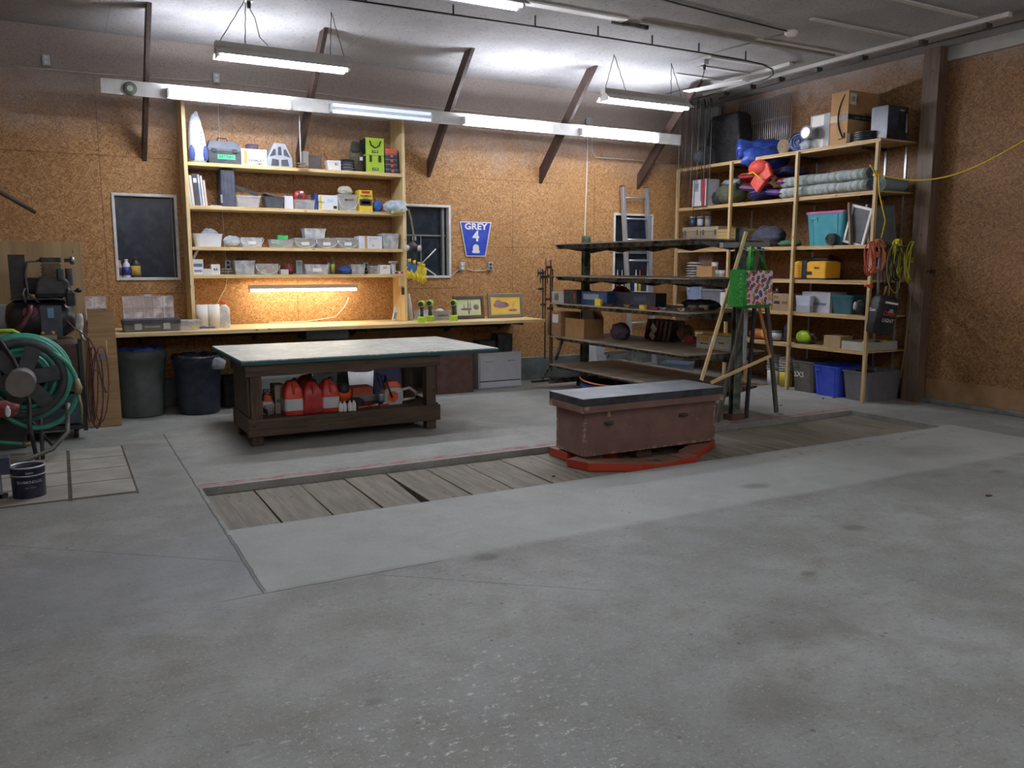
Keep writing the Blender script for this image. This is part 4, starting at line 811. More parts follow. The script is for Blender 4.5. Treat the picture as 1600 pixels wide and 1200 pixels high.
def picture(px0, px1, label, fr_hex, sky, art, rz, y=9.72, h=.33, w=None):
    x0, x1 = P(px0, 470, 'y', y).x, P(px1, 470, 'y', y).x; w = x1-x0
    r = T('framed_picture', label, 'picture', ((x0+x1)/2, y, BT+.003), rot=(-.12, 0, rz), group='framed pictures'); e = .045
    ob('frame', MB().bx(-w/2, w/2, -.02, .012, 0, e).bx(-w/2, w/2, -.02, .012, h-e, h).bx(-w/2, -w/2+e, -.02, .012, e, h-e).bx(w/2-e, w/2, -.02, .012, e, h-e), M(fr_hex, .5, .2), r, .006)
    ob('liner', MB().bx(-w/2+e, w/2-e, -.008, .004, e, h-e), M('d8cfa4', .6), r)
    g = G('painted_canvas_'+sky); x_, y_, z_ = g.xyz(); n_ = g.noise(scale=14, detail=4, dist=1)
    c_ = g.mix(g.step(n_, .35, .7), sky, art[1]); mk = None
    for (ax, az, rx, rzz) in art[0]:
        d_ = g.math('ADD', g.math('POWER', g.math('DIVIDE', g.math('SUBTRACT', x_, ax*w), rx*w), 2), g.math('POWER', g.math('DIVIDE', g.math('SUBTRACT', z_, az*h), rzz*h), 2))
        q_ = g.math('SUBTRACT', 1, g.step(g.math('ADD', d_, g.math('MULTIPLY', n_, .9)), 1.1, 1.5)); mk = q_ if mk is None else g.math('MAXIMUM', mk, q_)
    c_ = g.mix(mk, c_, g.mix(g.step(g.noise(scale=50), .45, .55), art[2], art[3])); m_ = g.fin(c_, .5)
    ob('canvas', MB().bx(-w/2+e+.015, w/2-e-.015, -.011, -.007, e+.015, h-e-.015), m_, r)
picture(708, 757, 'small framed painting of sailing boats on the bench', '4a4034', 'c9cfa0', ([(-.08, .42, .2, .06), (-.02, .55, .02, .25), (.05, .52, .015, .22), (-.15, .52, .015, .15), (.24, .5, .1, .13), (.0, .3, .03, .14)], 'b8c9b0', '5b5a6e', '8a6a50'), .05, h=.30)
picture(763, 817, 'framed yellow painting of a rocky island at the right of the bench', '7b7157', 'e0c04c', ([(-.12, .52, .24, .14), (-.2, .62, .1, .12), (.2, .3, .14, .06), (.22, .5, .01, .18)], 'd8a84a', '6c5468', '9a7a80'), -.03, h=.325)
# ------------------------------------------------------------ table with the painted sheet top
TZ = .78
r = T('work_table', 'heavy old timber work table with a grey sheet top and teal edge', 'table', (2.3, 7.75, 0)); ox, oy = 2.3, 7.75
g = G('painted_sheet'); n = g.noise(scale=3, detail=4); s1 = g.noise(g.map(g.tc, (1.2, 5, 1), (0, 0, -.1)), 5, 5, .75)
c = g.mix(g.step(n, .3, .7), '9c9f99', 'b0b3ac'); c = g.mix(g.math('MULTIPLY', g.step(s1, .55, .60), .75), c, 'dcdedb'); c = g.mix(g.math('MULTIPLY', g.step(g.noise(g.map(g.tc, (1, 1, 1), (0, 0, 0), (5, 2, 0)), 4, 5, .7), .58, .68), .4), c, '7a7d78')
m_top = g.fin(c, .55, 0, s1, .15, .003)
ob('table_top', MB().bx(1.345-ox, 3.865-ox, 7.36-oy, 8.92-oy, TZ-.038, TZ), m_top, r, .002)
mt = wood('teal_edge', '23686a', '174a50', 'x', 1, .5, False)
ob('edge_band', MB().bx(1.34-ox, 3.87-ox, 7.355-oy, 7.3595-oy, TZ-.04, TZ-.012).bx(1.34-ox, 1.3445-ox, 7.36-oy, 8.92-oy, TZ-.04, TZ-.012).bx(3.8655-ox, 3.87-ox, 7.36-oy, 8.92-oy, TZ-.04, TZ-.012), mt, r)
for x, y in ((1.42, 7.42), (3.1, 7.42), (1.42, 8.0), (3.1, 8.0)): ob('leg', MB().bx(x-ox, x+.1-ox, y-oy, y+.1-oy, 0, TZ-.04), m_oldwood_z, r, .004)
for y in (7.395, 8.1): ob('apron', MB().bx(1.38-ox, 3.24-ox, y-oy, y+.024-oy, TZ-.15, TZ-.041), m_oldwood, r, .003)
for x in (1.395, 3.2): ob('end_board', MB().bx(x-ox, x+.024-ox, 7.42-oy, 8.1-oy, .1 if x > 2 else .1, .26), m_oldwood, r, .003)
ob('end_panel', MB().bx(1.397-ox, 1.419-ox, 7.44-oy, 8.08-oy, .27, TZ-.05), m_oldwood_z, r, .003)
ob('lower_rail', MB().bx(1.385-ox, 3.235-ox, 7.39-oy, 7.418-oy, .09, .245), m_oldwood, r, .004); ob('lower_rail', MB().bx(1.385-ox, 3.235-ox, 8.1-oy, 8.125-oy, .09, .245), m_oldwood, r, .004)
for i in range(4): ob('lower_shelf_board', MB().bx(1.42-ox, 3.2-ox, 7.42-oy+.17*i, 7.585-oy+.17*i, .215, .24), m_oldwood, r, .002)
LZ = .241
def Tb(px0, px1, pyt, yf=7.5, d=.2): return B(px0, px1, pyt, LZ, yf, d)
def chainsaw(L, s, label, rz):
    r = T('chainsaw', label, 'chainsaw', L, rz, 'chainsaws under the table'); r.scale = (s, s, s)
    ob('engine_housing', MB().rloft([(.2, .14, .0), (.22, .16, .06), (.22, .16, .13), (.15, .11, .2)], .03), M('b9bcbb', .5), r); ob('top_cover', MB().rloft([(.19, .13, .15), (.18, .12, .2), (.12, .08, .25)], .03), m_orange, r)
    ob('starter_cover', MB().at(-.02, -.083, .09, 0, PI/2).lathe([(.001, -.012), (.05, -.012), (.06, .004)], 16), m_orange, r)
    ob('rear_handle', MB().tube([(.1, 0, .14), (.2, 0, .16), (.28, 0, .1), (.26, 0, .04), (.1, 0, .03)], .016, 8), m_white, r)
    ob('front_handle', MB().tube([(-.03, -.09, .08), (-.08, -.09, .22), (-.07, -.0, .3), (-.05, .09, .22), (-.03, .09, .1)], .011, 8), m_black, r)
    ob('hand_guard', MB().tube([(-.1, -.07, .18), (-.15, -.06, .33), (-.15, .06, .33), (-.1, .07, .18)], .012, 6, flat=.5), m_black, r)
    ob('muffler', MB().box(-.13, 0, .08, .06, .1, .09), m_steel, r, .01)
    ob('guide_bar', MB().bar((-.14, .07, .07), (-.42, .07, .07), .006, .07), m_steel, r)
L, w, h = Tb(588, 650, 577, 7.55); chainsaw(V((L.x, 7.68, LZ)), .92, 'orange and white chainsaw at the right end of the table shelf', 0)
L, w, h = Tb(412, 437, 600, 7.5); chainsaw(V((L.x, 7.72, LZ)), .72, 'orange chainsaw standing end-on at the left of the table shelf', PI/2)
def jerry(px0, px1, pyt, label, m, band=True, yf=7.47, rz=0):
    L, w, h = Tb(px0, px1, pyt, yf, .22); r = T('fuel_can', label, 'fuel can', L, rz, 'red fuel cans')
    ob('body', MB().rloft([(w*.95, .2, 0), (w, .21, .01), (w, .21, h*.55), (w*.92, .19, h*.75), (w*.5, .12, h*.95), (w*.3, .08, h)], .03, 4, smooth=True), m, r)
    ob('handle', MB().tube([(0, -.09, h*.6), (0, -.1, h*.82), (0, -.02, h*.99), (0, .06, h*.9)], .013, 8), m, r)
    ob('spout_cap', MB().lathe([(.022, h*.88), (.022, h*1.02), (.015, h*1.04)], 12, cx=w*.22, cy=.03), m_black, r)
    if band: ob('label_band', MB().rloft([(w*1.01, .213, h*.14), (w*1.01, .213, h*.48)], .03, 4), M('c3c4c8', .5), r)
    return r
jerry(445, 475, 596, 'orange-red fuel can with silver label, leftmost under the table', M('c93a22', .4)); jerry(475, 506, 598, 'plain dark red fuel can between two labelled ones', M('ab1f1f', .4), False); jerry(504, 531, 594, 'red fuel can with silver label, rightmost under the table', M('bf2f1f', .4))
jerry(466, 500, 588, 'darker fuel can standing in the second row under the table', M('8f1a1a', .4), False, 7.78)
L, w, h = Tb(528, 553, 594, 7.52); r = T('safety_helmet', 'orange safety helmet with black visor on the table shelf', 'helmet', V((L.x, 7.66, LZ+.0)))
ob('shell', MB().sphere((0, 0, .15), (.1, .11, .1)), M('e4501c', .4), r); ob('visor', MB().blob((0, -.06, .2), (.06, .07, .06), 2, .05), m_black, r); ob('ear_cup', MB().lathe([(.03, 0), (.05, .02), (.05, .07), (.02, .09)], 12, cx=.09), m_black, r)
for i in range(4):
    px = 533+6.3*i+(2 if i > 1 else 0); L, w, h = Tb(px-3, px+3, 622, 7.45, .04); bottle(V((L.x, 7.47, LZ)), .021, .1, ['leftmost small white oil bottle under the table', 'second small white oil bottle under the table', 'third small white oil bottle under the table', 'rightmost small white oil bottle under the table'][i], m_paper, m_white, name='oil_bottle', group='small white oil bottles')
L, w, h = Tb(551, 583, 605, 7.8); carton(L, w, .2, h, 'open orange plastic box behind the small tools', M('c4512f', .5), name='plastic_box')
L, w, h = Tb(430, 447, 602, 7.65); carton(L, w, .2, h, 'beige boxes stacked between chainsaw and fuel cans', M('a89f8a', .6), name='carton', sticker=[(0, .45, .8, .1, M('6a6558', .6))])
random.seed(5)
cols = ['a02424', 'd8d6d0', '2a2b30', 'b0332a', 'c9c7c0', '7c1f24', '3a3b3f']
for i in range(9):
    x = P(562+5*i, 635, 'y', 7.5).x; solo('hand_tool', ['small red tool at the left of the scattered tools', 'small white tool lying beside the red one', 'small black tool among the scattered tools', 'red-handled tool crossing the middle of the heap', 'pale tool crossing the middle of the heap', 'dark red tool right of the middle of the heap', 'grey tool right of the middle of the heap', 'red tool near the right end of the heap', 'white-tipped tool at the right end of the heap'][i], 'tool', MB().bar((0, 0, .01), (.1*math.cos(i*1.7), .07*math.sin(i*1.7), .02), .016, .016), M(cols[i % 7], .5), (x, 7.53+.012*(i % 3)+.02, LZ+.001+.002*(i % 2)), group='small tools under the table')
L, w, h = Tb(553, 566, 622, 7.6); lumps(V((L.x-.0, 7.62, LZ)), 'black and red trimmer part behind the scattered tools', [('part', '26262a', (0, 0, .05), (.06, .04, .05), 3)], 'tool', 'trimmer_head')

# ------------------------------------------------------------ behind and beside the table
def F(px0, px1, pyt, pyb, d=.3):
    """on the floor: front bottom edge at pixel row pyb"""
    c = P((px0+px1)/2, pyb, 'z', 0); return B(px0, px1, pyt, .0, c.y, d)
r_ = None
L, w, h = F(747, 816, 551, 606, .4)
r = T('drawer_cabinet', 'low white two-drawer cabinet against the back wall', 'cabinet', (L.x, L.y, 0)); cw = .64; hh = .47
ob('body', MB().box(0, .01, hh/2, cw, .4, hh), M('dadadc', .5), r, .003)
for z0, z1 in ((.015, .09), (.103, .445)):
    q = ob('drawer', MB().box(0, -.197, (z0+z1)/2, cw-.03, .02, z1-z0), M('d8dbe2', .5), r, .003)
    if z0 > .09:
        for s in (-1, 1): ob('handle', MB().tube([(s*.17-.05, -.208, .36), (s*.17-.045, -.225, .36), (s*.17+.045, -.225, .36), (s*.17+.05, -.208, .36)], .005, 6), m_zinc, q)
ob('shadow_gap', MB().box(0, -.194, .0965, cw-.03, .012, .012), m_black, r)
for nm, lb, px0, px1, pt in (('speaker', 'black loudspeaker on the white cabinet', 780, 802, 522), ('radio', 'low black device on the white cabinet beside the speaker', 735, 775, 533)):
    q, w, h = B(px0, px1, pt, hh+.001, 9.62, .2); carton(V((q.x if nm == 'speaker' else q.x+.08, 9.75, hh+.001)), w if nm == 'speaker' else .24, .2, h, lb, m_black, name=nm, cat=nm, sticker=[(0, .5, .7, .7, m_dark)])
L, w, h = F(690, 746, 560, 612, .45); carton(V((4.32, 9.62, 0)), .5, .45, .62, 'dark brown cabinet side beyond the right end of the table', M('55342a', .5), name='cabinet', cat='cabinet')
carton(V((2.3, 9.62, 0)), .8, .4, .38, 'low grey chest under the bench behind the table', M('8e9092', .6), name='storage_chest', cat='chest', sticker=[(0, .93, 1.02, .1, M('b4b5b6', .5))])
for i in range(5):
    c = P(580, 603, 'z', .3); solo('bucket_cover', ['lowest white pail lid in the stack behind the table', 'second white pail lid in the stack', 'third white pail lid in the stack', 'fourth white pail lid in the stack', 'top white pail lid in the stack'][i], 'lid', MB().lathe([(.14, 0), (.155, .01), (.155, .05), (.14, .056)], 22), M('d5d3c8' if i % 2 else 'c3c4c0', .5), (3.02, 9.2, .40+.058*i), group='stacked pail lids')
solo('pail', 'white pail under the stack of lids behind the table', 'pail', MB().lathe([(.125, 0), (.15, .395)], 22), m_white, (3.02, 9.2, 0))
carton(V((3.42, 9.45, 0)), .34, .06, .62, 'dark blue board standing behind the table', M('252b55', .5), name='board', cat='board')
carton(V((2.62, 9.28, 0)), .22, .2, .6, 'grey-green canister behind the fuel cans', M('4e5a52', .5), name='canister', cat='canister', sticker=[(0, .7, .4, .1, m_dark)])
carton(V((2.2, 9.68, .381)), .5, .2, .12, 'dark green crate on the low grey chest', M('24402e', .6), name='crate', cat='crate')
# bins at the left under the bench
def trash(L, r0, r1, h, label, m, bag_m, hd=True, seed=1):
    r = T('trash_can', label, 'trash can', L)
    ob('can', MB().lathe([(r0, 0), (r0+.01, .02), ((r0+r1)/2, h*.5), (r1*.98, h*.86), (r1*1.03, h*.865), (r1*1.03, h*.96), (r1, h), (r1*.94, h), (r1*.94, h*.7), (r0*.9, h*.4)], 32), m, r)
    if hd:
        for s in (-1,): ob('handle', MB().at(s*r1*1.02, -.12 if s < 0 else 0, h*.78).tube([(0, 0, .06), (s*.05, -.02, .05), (s*.06, -.02, -.02), (s*.01, 0, -.06)], .012, 8), M('9c9f9d', .5), r)
    bm = MB(); n = 36
    L0 = []
    for (q, z, am) in (((.93, h*.985, .004), (.9, h*1.03, .03), (.8, h*1.02, .04), (.86, h*.9, .03)) if hd else ((.98, h*.90, .01), (1.06, h*1.0, .012), (1.0, h*1.03, .012), (.92, h*1.0, .012), (.9, h*.8, .03))):
        L0.append([((r1*q+am*noise.noise(V((math.cos(2*PI*k/n)*4, math.sin(2*PI*k/n)*4, z*9+seed))))*math.cos(2*PI*k/n), (r1*q+am*noise.noise(V((math.cos(2*PI*k/n)*4, math.sin(2*PI*k/n)*4, z*9+seed))))*math.sin(2*PI*k/n), z+am*1.4*noise.noise(V((k*.7, seed, z)))) for k in range(n)])
    bm.loft(L0, cap0=False, cap1=False); ob('liner_bag', bm, bag_m, r); return r
trash(V((.70, 9.62, 0)), .215, .27, .71, 'grey-green plastic trash can with a blue bag under the bench', M('565d5a', .5), M('39509c', .3))
trash(V((1.27, 9.50, 0)), .2, .255, .63, 'dark navy trash can with a shiny clear-black bag under the bench', M('262c42', .5), M('23262c', .25), False, 5)
L, w, h = F(344, 369, 592, 638, .2); tote(V((1.66, 9.75, 0)), .24, .22, .36, 'small black waste bin right of the two trash cans', m_black, ribs=False, name='waste_bin', cat='bin')
lumps(V((1.27+.18, 9.30, .5)), 'crinkled clear bag end hanging over the navy can rim', [('bag', m_film, (0, 0, .05), (.08, .06, .07), 3)], 'bag', 'bag_end')

# ------------------------------------------------------------ left side: boards, compressor, hose reel
def lean(name, label, x0, x1, h, y0, y1, m, t=.018, cat='board'):
    r_h = math.hypot(h, y1-y0); o = solo(name, label, cat, MB().box(0, 0, r_h/2, x1-x0, t, r_h), m, ((x0+x1)/2, y0, .004), rot=(-math.atan2(y1-y0, h), 0, 0), bevel=.002); return o
lean('plywood_sheet', 'large plywood sheet leaning on the wall behind the compressor', -.95, .215, 1.83, 9.08, 9.38, m_ply)
lean('pine_plank', 'lower pine board leaning beside the plywood sheet', -.0+.222, .465, 1.17, 9.05, 9.2, m_ply2)
r = T('slide_bolt', 'small steel bolt latch screwed to the lower pine board', 'latch', P(160, 557, 'y', 9.125)); ob('plate', MB().box(0, 0, 0, .1, .01, .06), m_steel, r); ob('bolt', MB().cyl((.04, -.02, -.02), (.04, -.02, .16), .007, n=8), M('b79a63', .5), r)
a, b = P(-8, 296, 'y', 9.2), P(54, 331, 'y', 9.75); solo('pipe', 'dark pipe poking into view at the upper left', 'pipe', MB().cyl(V((0, 0, 0))+V((-.4, -.3, .25)), b-a, .022, n=10), M('3a302e', .5), a)
a = P(18, 382, 'y', 9.8); b = P(-2, 322, 'y', 9.95); solo('timber_stud', 'short pale timber leaning at the left edge above the plywood', 'timber', MB().bar((0, 0, -.6), V((-.12, .12, .33)), .09, .04, (0, 1, 0)), m_pine_z, (a.x-.06, a.y, a.z))
# cart with blue box, dark brown panel and machine on top
c0 = P(135, 684, 'z', 0)
r = T('tool_cart', 'blue and brown steel cart on casters carrying the compressor', 'cart', (-.18, 8.80, 0)); CW = .62
m_cblue = M('3c5560', .45); m_cbrown = M('47302b', .45); m_frame = M('1a1c24', .5)
ob('lower_box', MB().rloft([(CW-.06, .42, .14), (CW-.06, .42, .42)], .02), m_cblue, r, .004)
ob('upper_panel', MB().rloft([(CW-.02, .44, .44), (CW-.02, .44, .88), (CW-.1, .36, .93)], .03), m_cbrown, r, .004)
ob('drawer_seam', MB().box(0, -.222, .75, CW-.1, .004, .012), m_frame, r)
for s in (-1, 1):
    ob('frame_post', MB().bx(s*CW/2-.018, s*CW/2+.018, -.24, -.2, .07, .93), m_frame, r, .003)
    q = ob('caster', MB().at(s*(CW/2-.08), -.17, .045, 0, 0, PI/2).lathe([(.02, -.02), (.045, -.018), (.045, .018), (.02, .02)], 16), m_black, r); ob('fork', MB().box(s*(CW/2-.08), -.17, .085, .06, .05, .03), m_steel, q)
ob('bottom_rail', MB().bx(-CW/2+.02, CW/2-.02, -.24, -.2, .09, .13).bx(-CW/2+.02, CW/2-.02, -.2, .22, .1, .12), m_frame, r)
r = T('air_compressor', 'black air compressor with finned pump above a dark tank', 'compressor', (-.185, 8.75, .935))
r.scale = (1, 1, .83)
ob('tank', MB().at(0, .05, .22, 0, 0, PI/2).lathe([(.03, -.27), (.15, -.25), (.21, -.18), (.21, .2), (.15, .28), (.03, .31)], 24), M('14171e', .35), r)
ob('front_plate', MB().box(.1, -.17, .2, .17, .02, .34), M('3b4450', .4), r, .006); ob('warning_label', MB().box(.1, -.182, .29, .05, .003, .11), M('6f9cc0', .5), r)
ob('top_deck', MB().box(.0, 0, .44, .42, .26, .015), m_black, r); 
for s in (-1, 1): ob('support_leg', MB().at(.08, 0, 0).tube([(s*.17, -.1, .56), (s*.19, -.12, .5), (s*.17, -.13, .40)], .012, 8), M('57585c', .4, .5), r)
ob('crankcase', MB().at(0.13, 0, 0).rloft([(.28, .2, .455), (.3, .22, .5), (.28, .2, .62), (.2, .17, .68)], .03), m_black, r)
ob('motor', MB().at(-.02+0.13, .0, .58, 0, 0, PI/2).lathe([(.05, -.2), (.09, -.18), (.095, .12), (.07, .15)], 20), m_black, r)
cy = MB().at(.13, 0, 0)
for k in range(9): cy.rloft([(.15+.015*(k % 2), .15+.015*(k % 2), .67+.018*k), (.15+.015*(k % 2), .15+.015*(k % 2), .683+.018*k)], .02)
ob('cylinder_fins', cy, m_black, r); ob('cylinder_head', MB().at(0.13, 0, 0).rloft([(.17, .16, .835), (.17, .16, .89)], .015), m_dark, r, .004)
ob('air_filter', MB().at(.16+0.13, -.03, .86, 0, 0, PI/2).lathe([(.02, -.05), (.02, -.01), (.045, .0), (.045, .03), (.02, .035)], 16), m_steel, r)
ob('capacitor', MB().at(.2, -.08, .64).rloft([(.06, .06, 0), (.06, .06, .12)], .02).at(.27, -.03, .58).rloft([(.06, .07, 0), (.06, .07, .19)], .02), M('33363d', .4, .3), r)
ob('belt_guard', MB().at(-.27+0.13, 0, .68, 0, PI/2).box(0, 0, 0, .13, .48, .05), m_black, r, .004)
ob('copper_pipe', MB().at(0.13, 0, 0).tube([(-.08, -.02, .86), (-.19, -.05, .84), (-.21, -.08, .7), (-.2, -.09, .5), (-.12, -.12, .4)], .012, 8), M('3b3b3d', .4, .4), r)
ob('gauge', MB().at(-.06, -.17, .30, 0, PI/2).lathe([(.001, -.02), (.06, -.02), (.062, .01)], 18), M('6a2733', .4), r); ob('regulator', MB().tube([(-.06, -.18, .38), (-.06, -.18, .3), (-.12, -.19, .18), (-.18, -.19, .1)], .028, 8), M('5a2530', .45), r)
ob('pressure_switch', MB().at(.27, -.12, .36).rloft([(.075, .07, 0), (.08, .08, .05), (.08, .08, .14), (.05, .05, .17)], .015), m_black, r); ob('valve_knob', MB().at(.34, -.12, .53).sphere((0, 0, 0), .028).tube([(-.07, 0, -.02), (0, 0, 0)], .012, 6).tube([(-.07, 0, -.02), (-.1, 0, .02)], .015, 6), m_black, r)
ob('water_trap', MB().at(.33, -.1, .18).lathe([(.02, -.1), (.03, -.05), (.032, .05), (.02, .09)], 12), m_frost, r)
ob('outlet_pipe', MB().tube([(.33, -.1, .1), (.34, -.1, 0), (.36, -.13, -.04)], .014, 8).tube([(.12, -.12, .44), (.2, -.13, .43), (.26, -.12, .46)], .009, 6), m_steel, r)
hp = [(103, 500), (115, 512), (128, 520), (140, 530), (148, 545), (156, 580), (161, 600), (166, 614)]
b = MB(); y_ = 8.555; q = [P(a_, c_, 'y', y_) for a_, c_ in hp]; o_ = V((q[0].x, y_, q[-1].z))
b.tube([p-o_ for p in q], .007, 6)
r = T('air_hose', 'dark red air hose looped over the side of the cart', 'hose', o_)
ob('hose', b, M('5a2226', .5), r)
for k in range(5):
    w_ = .02+.012*k; pts = [P(140+6*k+(-8-4*k)*math.sin(a_)*.6, 600-60*math.cos(a_)+(10 if k == 2 else 0), 'y', y_-.02-.012*k)-o_ for a_ in [2*PI*j/16 for j in range(16)]]
    if k == 4: pts = [P(150+11*math.sin(a_), 622-44*math.cos(a_), 'y', y_-.08)-o_ for a_ in [2*PI*j/20 for j in range(20)]]
    ob('coil', MB().tube(pts, .006, 6, closed=True), M('6b2f2c' if k % 2 else '4b2a2e', .5), r)
r = T('parts_tray', 'cardboard tray with small parts on the cart front', 'tray', (-.3, 8.6, .934)); ob('tray', MB().box(.1, 0, .02, .3, .1, .04), M('8f8a78', .6), r); ob('yellow_plug', MB().sphere((.22, -.02, .06), .02).sphere((.14, -.02, .06), .018), M('d39a3a', .5), r)
# white sheet metal panel behind the reel
solo('enamel_panel', 'pale grey appliance panel behind the compressor at the left edge', 'panel', MB().bx(-.95, -.22, 9.03, 9.06, 0, 1.24), M('a7abae', .5), bevel=.01)
# hose reel
hc = P(36, 588, 'y', 8.1); HR = (P(36, 588, 'y', 8.1)-P(36, 520, 'y', 8.1)).length
r = T('hose_reel', 'dark plastic hose reel wound with green garden hose, on a tube stand', 'hose reel', (hc.x, 8.1, 0)); zc = hc.z; zt = .3
m_hose = M('2f8f78', .45); m_rl = M('363b40', .5)
n = 60
rim = MB()
for yy, R0 in ((-.2, .30), (.16, .30)):
    pass
fl = MB().at(0, -.19, zc, 0, PI/2)
fl.loft([[(rr*math.cos(2*PI*k/40), rr*math.sin(2*PI*k/40), zz) for k in range(40)] for rr, zz in ((R_in, z_) for R_in, z_ in ((.28, -.012), (.335, -.012), (.335, .012), (.28, .012)))], cap0=False, cap1=False, closed=True)
ob('flange', fl, m_rl, r)
for k in range(6):
    a = PI/3*k+.15; ob('spoke', MB().bar((.07*math.cos(a), -.19, zc+.07*math.sin(a)), (.3*math.cos(a), -.19, zc+.3*math.sin(a)), .12, .02, (0, 1, 0)), m_rl, r)
ob('hub', MB().at(0, -.2, zc, 0, PI/2).lathe([(.001, -.016), (.1, -.016), (.105, .03), (.105, .35)], 28), M('6d6a66', .6), r)
ob('flange', MB().at(0, .16, zc, 0, PI/2).lathe([(.05, -.01), (.34, -.01), (.34, .01), (.05, .01)], 32), m_rl, r)
hs = MB(); pts = []
for k in range(5*28):
    a = 2*PI*k/28; pts.append((.19*math.cos(a)+0, -.13+.27*(k/140), zc+.19*math.sin(a)))
hs.tube(pts, .022, 8)
for q, (R0, yy) in enumerate(((.245, -.14), (.25, -.09), (.29, -.11), (.30, -.05), (.335, -.16), (.35, -.11), (.36, -.05))):
    hs.tube([((R0+.006*math.sin(a*3+q))*math.cos(a), yy+.006*math.sin(2*a+q), zc+(R0+.006*math.sin(a*3+q))*math.sin(a)) for a in [2*PI*j/44 for j in range(44)]], .02, 8, closed=True)
hs.tube([(.1+.3*math.cos(a), -.2, zc-.09+.33*math.sin(a)) for a in [(-2.4+.13*j) for j in range(28)]], .02, 8)
ob('garden_hose', hs, m_hose, r)
ob('hose_end', MB().tube([(.40, -.24, zc-.02), (.41, -.24, zc-.1), (.4, -.23, zc-.14)], [.02, .032, .028], 10).tube([(.4, -.23, zc-.14), (.42, -.23, zc-.24), (.42, -.23, zc-.33)], .01, 8), M('8d8458', .5), r)
ft = P(75, 716, 'z', 0)
ob('stand', MB().tube([P(-6, 525, 'y', 7.9)-V((hc.x, 8.1, 0)), P(20, 560, 'y', 7.85)-V((hc.x, 8.1, 0)), P(38, 598, 'y', 7.8)-V((hc.x, 8.1, 0)), P(46, 630, 'y', 7.75)-V((hc.x, 8.1, 0)), P(46, 665, 'y', 7.7)-V((hc.x, 8.1, 0)), P(58, 718, 'z', .02)-V((hc.x, 8.1, 0))], .017, 10), m_black, r)
ob('stand', MB().tube([(.05, .2, zc), (.1, .16, .4), P(67, 716, 'z', .02)-V((hc.x, 8.1, 0))], .016, 8).tube([(-.35, .1, .3), (0, 0, .33), (.18, -.05, .05)], .014, 8), m_dark, r)
ob('lead_hose', MB().tube([(.28, -.1, zc-.28), (.32, -.15, .42), (.30, -.3, .2), (.18, -.45, .1), (.0, -.6, .06), (-.2, -.7, .05)], .02, 8), M('4b4c43', .5), r)
r = T('hand_sprayer', 'lime green plastic handle above the hose reel', 'tool', P(0, 530, 'y', 8.35)+V((0, 0, -.02)))
ob('frame', MB().tube([(-.15, 0, .09), (.10, 0, .09), (.155, 0, .05), (.19, 0, .0), (-.15, 0, 0)], .018, 8), m_lime, r); ob('label', MB().box(.03, -.012, .045, .06, .01, .045), M('a9b39a', .5), r)
# stack of red gloves/pipe at left edge, grey post and base
r = T('stand_leg', 'grey steel stand with a blue foot at the left edge', 'stand', P(5, 780, 'z', 0)); ob('post', MB().bx(-.05, .0, -.02, .03, 0, .62), M('7b8084', .5), r, .004); ob('foot_block', MB().bx(-.12, .06, -.05, .06, .18, .30), M('2a3350', .5), r, .006)
ob('base', MB().bx(-.25, .03, -.02, .02, 0, .04), m_dark, r)
lumps(P(8, 640, 'y', 7.3)+V((-.02, 0, -.1)), 'red tarp strap bundle at the left edge of the view', [('cloth', '7a2f2c', (-.02, 0, .1), (.13, .06, .07), 3), ('buckle', M('cfd2d2', .5), (.04, -.07, .09), (.018, .012, .045), 0)], 'strap', 'strap_bundle')
solo('cabinet', 'dark grey low cabinet behind the hose reel', 'cabinet', MB().bx(-.95, -.33, 8.3, 8.5, .12, .52).bx(-.95, -.35, 8.32, 8.48, 0, .119), M('3f4146', .5), bevel=.004)
r = T('hose_connector', 'brass and green hose end lying near the paint pail', 'hose', P(38, 712, 'z', .0)); ob('hose', MB().tube([(-.25, 0, .15), (-.1, 0, .12), (0, 0, .1)], .018, 8), m_hose, r); ob('connector', MB().tube([(0, 0, .1), (.07, 0, .1)], .022, 10), M('9a8f80', .4, .5), r)
# paint pail
pc_ = P(46, 781, 'z', 0); r = T('paint_pail', 'open navy blue metal paint pail with silver rim on the floor', 'paint can', (pc_.x, pc_.y+.1, 0)); PR = .107; PH = .22
ob('pail', MB().lathe([(PR*.95, 0), (PR*.96, .004), (PR, PH*.95), (PR*1.03, PH*.96), (PR*1.03, PH), (PR*.93, PH), (PR*.9, PH*.9), (PR*.88, PH*.5)], 28), M('1c2136', .35), r)
ob('rim', MB().at(0, 0, PH).tube([(PR*.99*math.cos(a), PR*.99*math.sin(a), .002) for a in [2*PI*k/28 for k in range(28)]], .007, 6, closed=True), M('c3c6d0', .35, .5), r)
ob('white_residue', MB().lathe([(PR*.86, PH*.6), (.001, PH*.6)], 20), m_paper, r)
ob('band', MB().lathe([(PR*1.012, PH*.74), (PR*1.016, PH*.77)], 28), M('c9ccd8', .4), r)
def curved(r, txt, size, z, rad):
    for k, ch in enumerate(txt):
        a = -PI/2-(-(k-(len(txt)-1)/2)*size*.62/rad)+.12; lettering(r, ch, size, (rad*math.cos(a), rad*math.sin(a), z), M('aab0c4', .4), rz=a+PI/2, tilt=PI/2) if ch != ' ' else None
curved(r, 'DIAMONDLOC', .026, PH*.56, PR*1.0); curved(r, 'DOMCO', .015, PH*.85, PR*1.035); curved(r, 'CLEAR SEALER', .009, PH*.38, PR*.985)
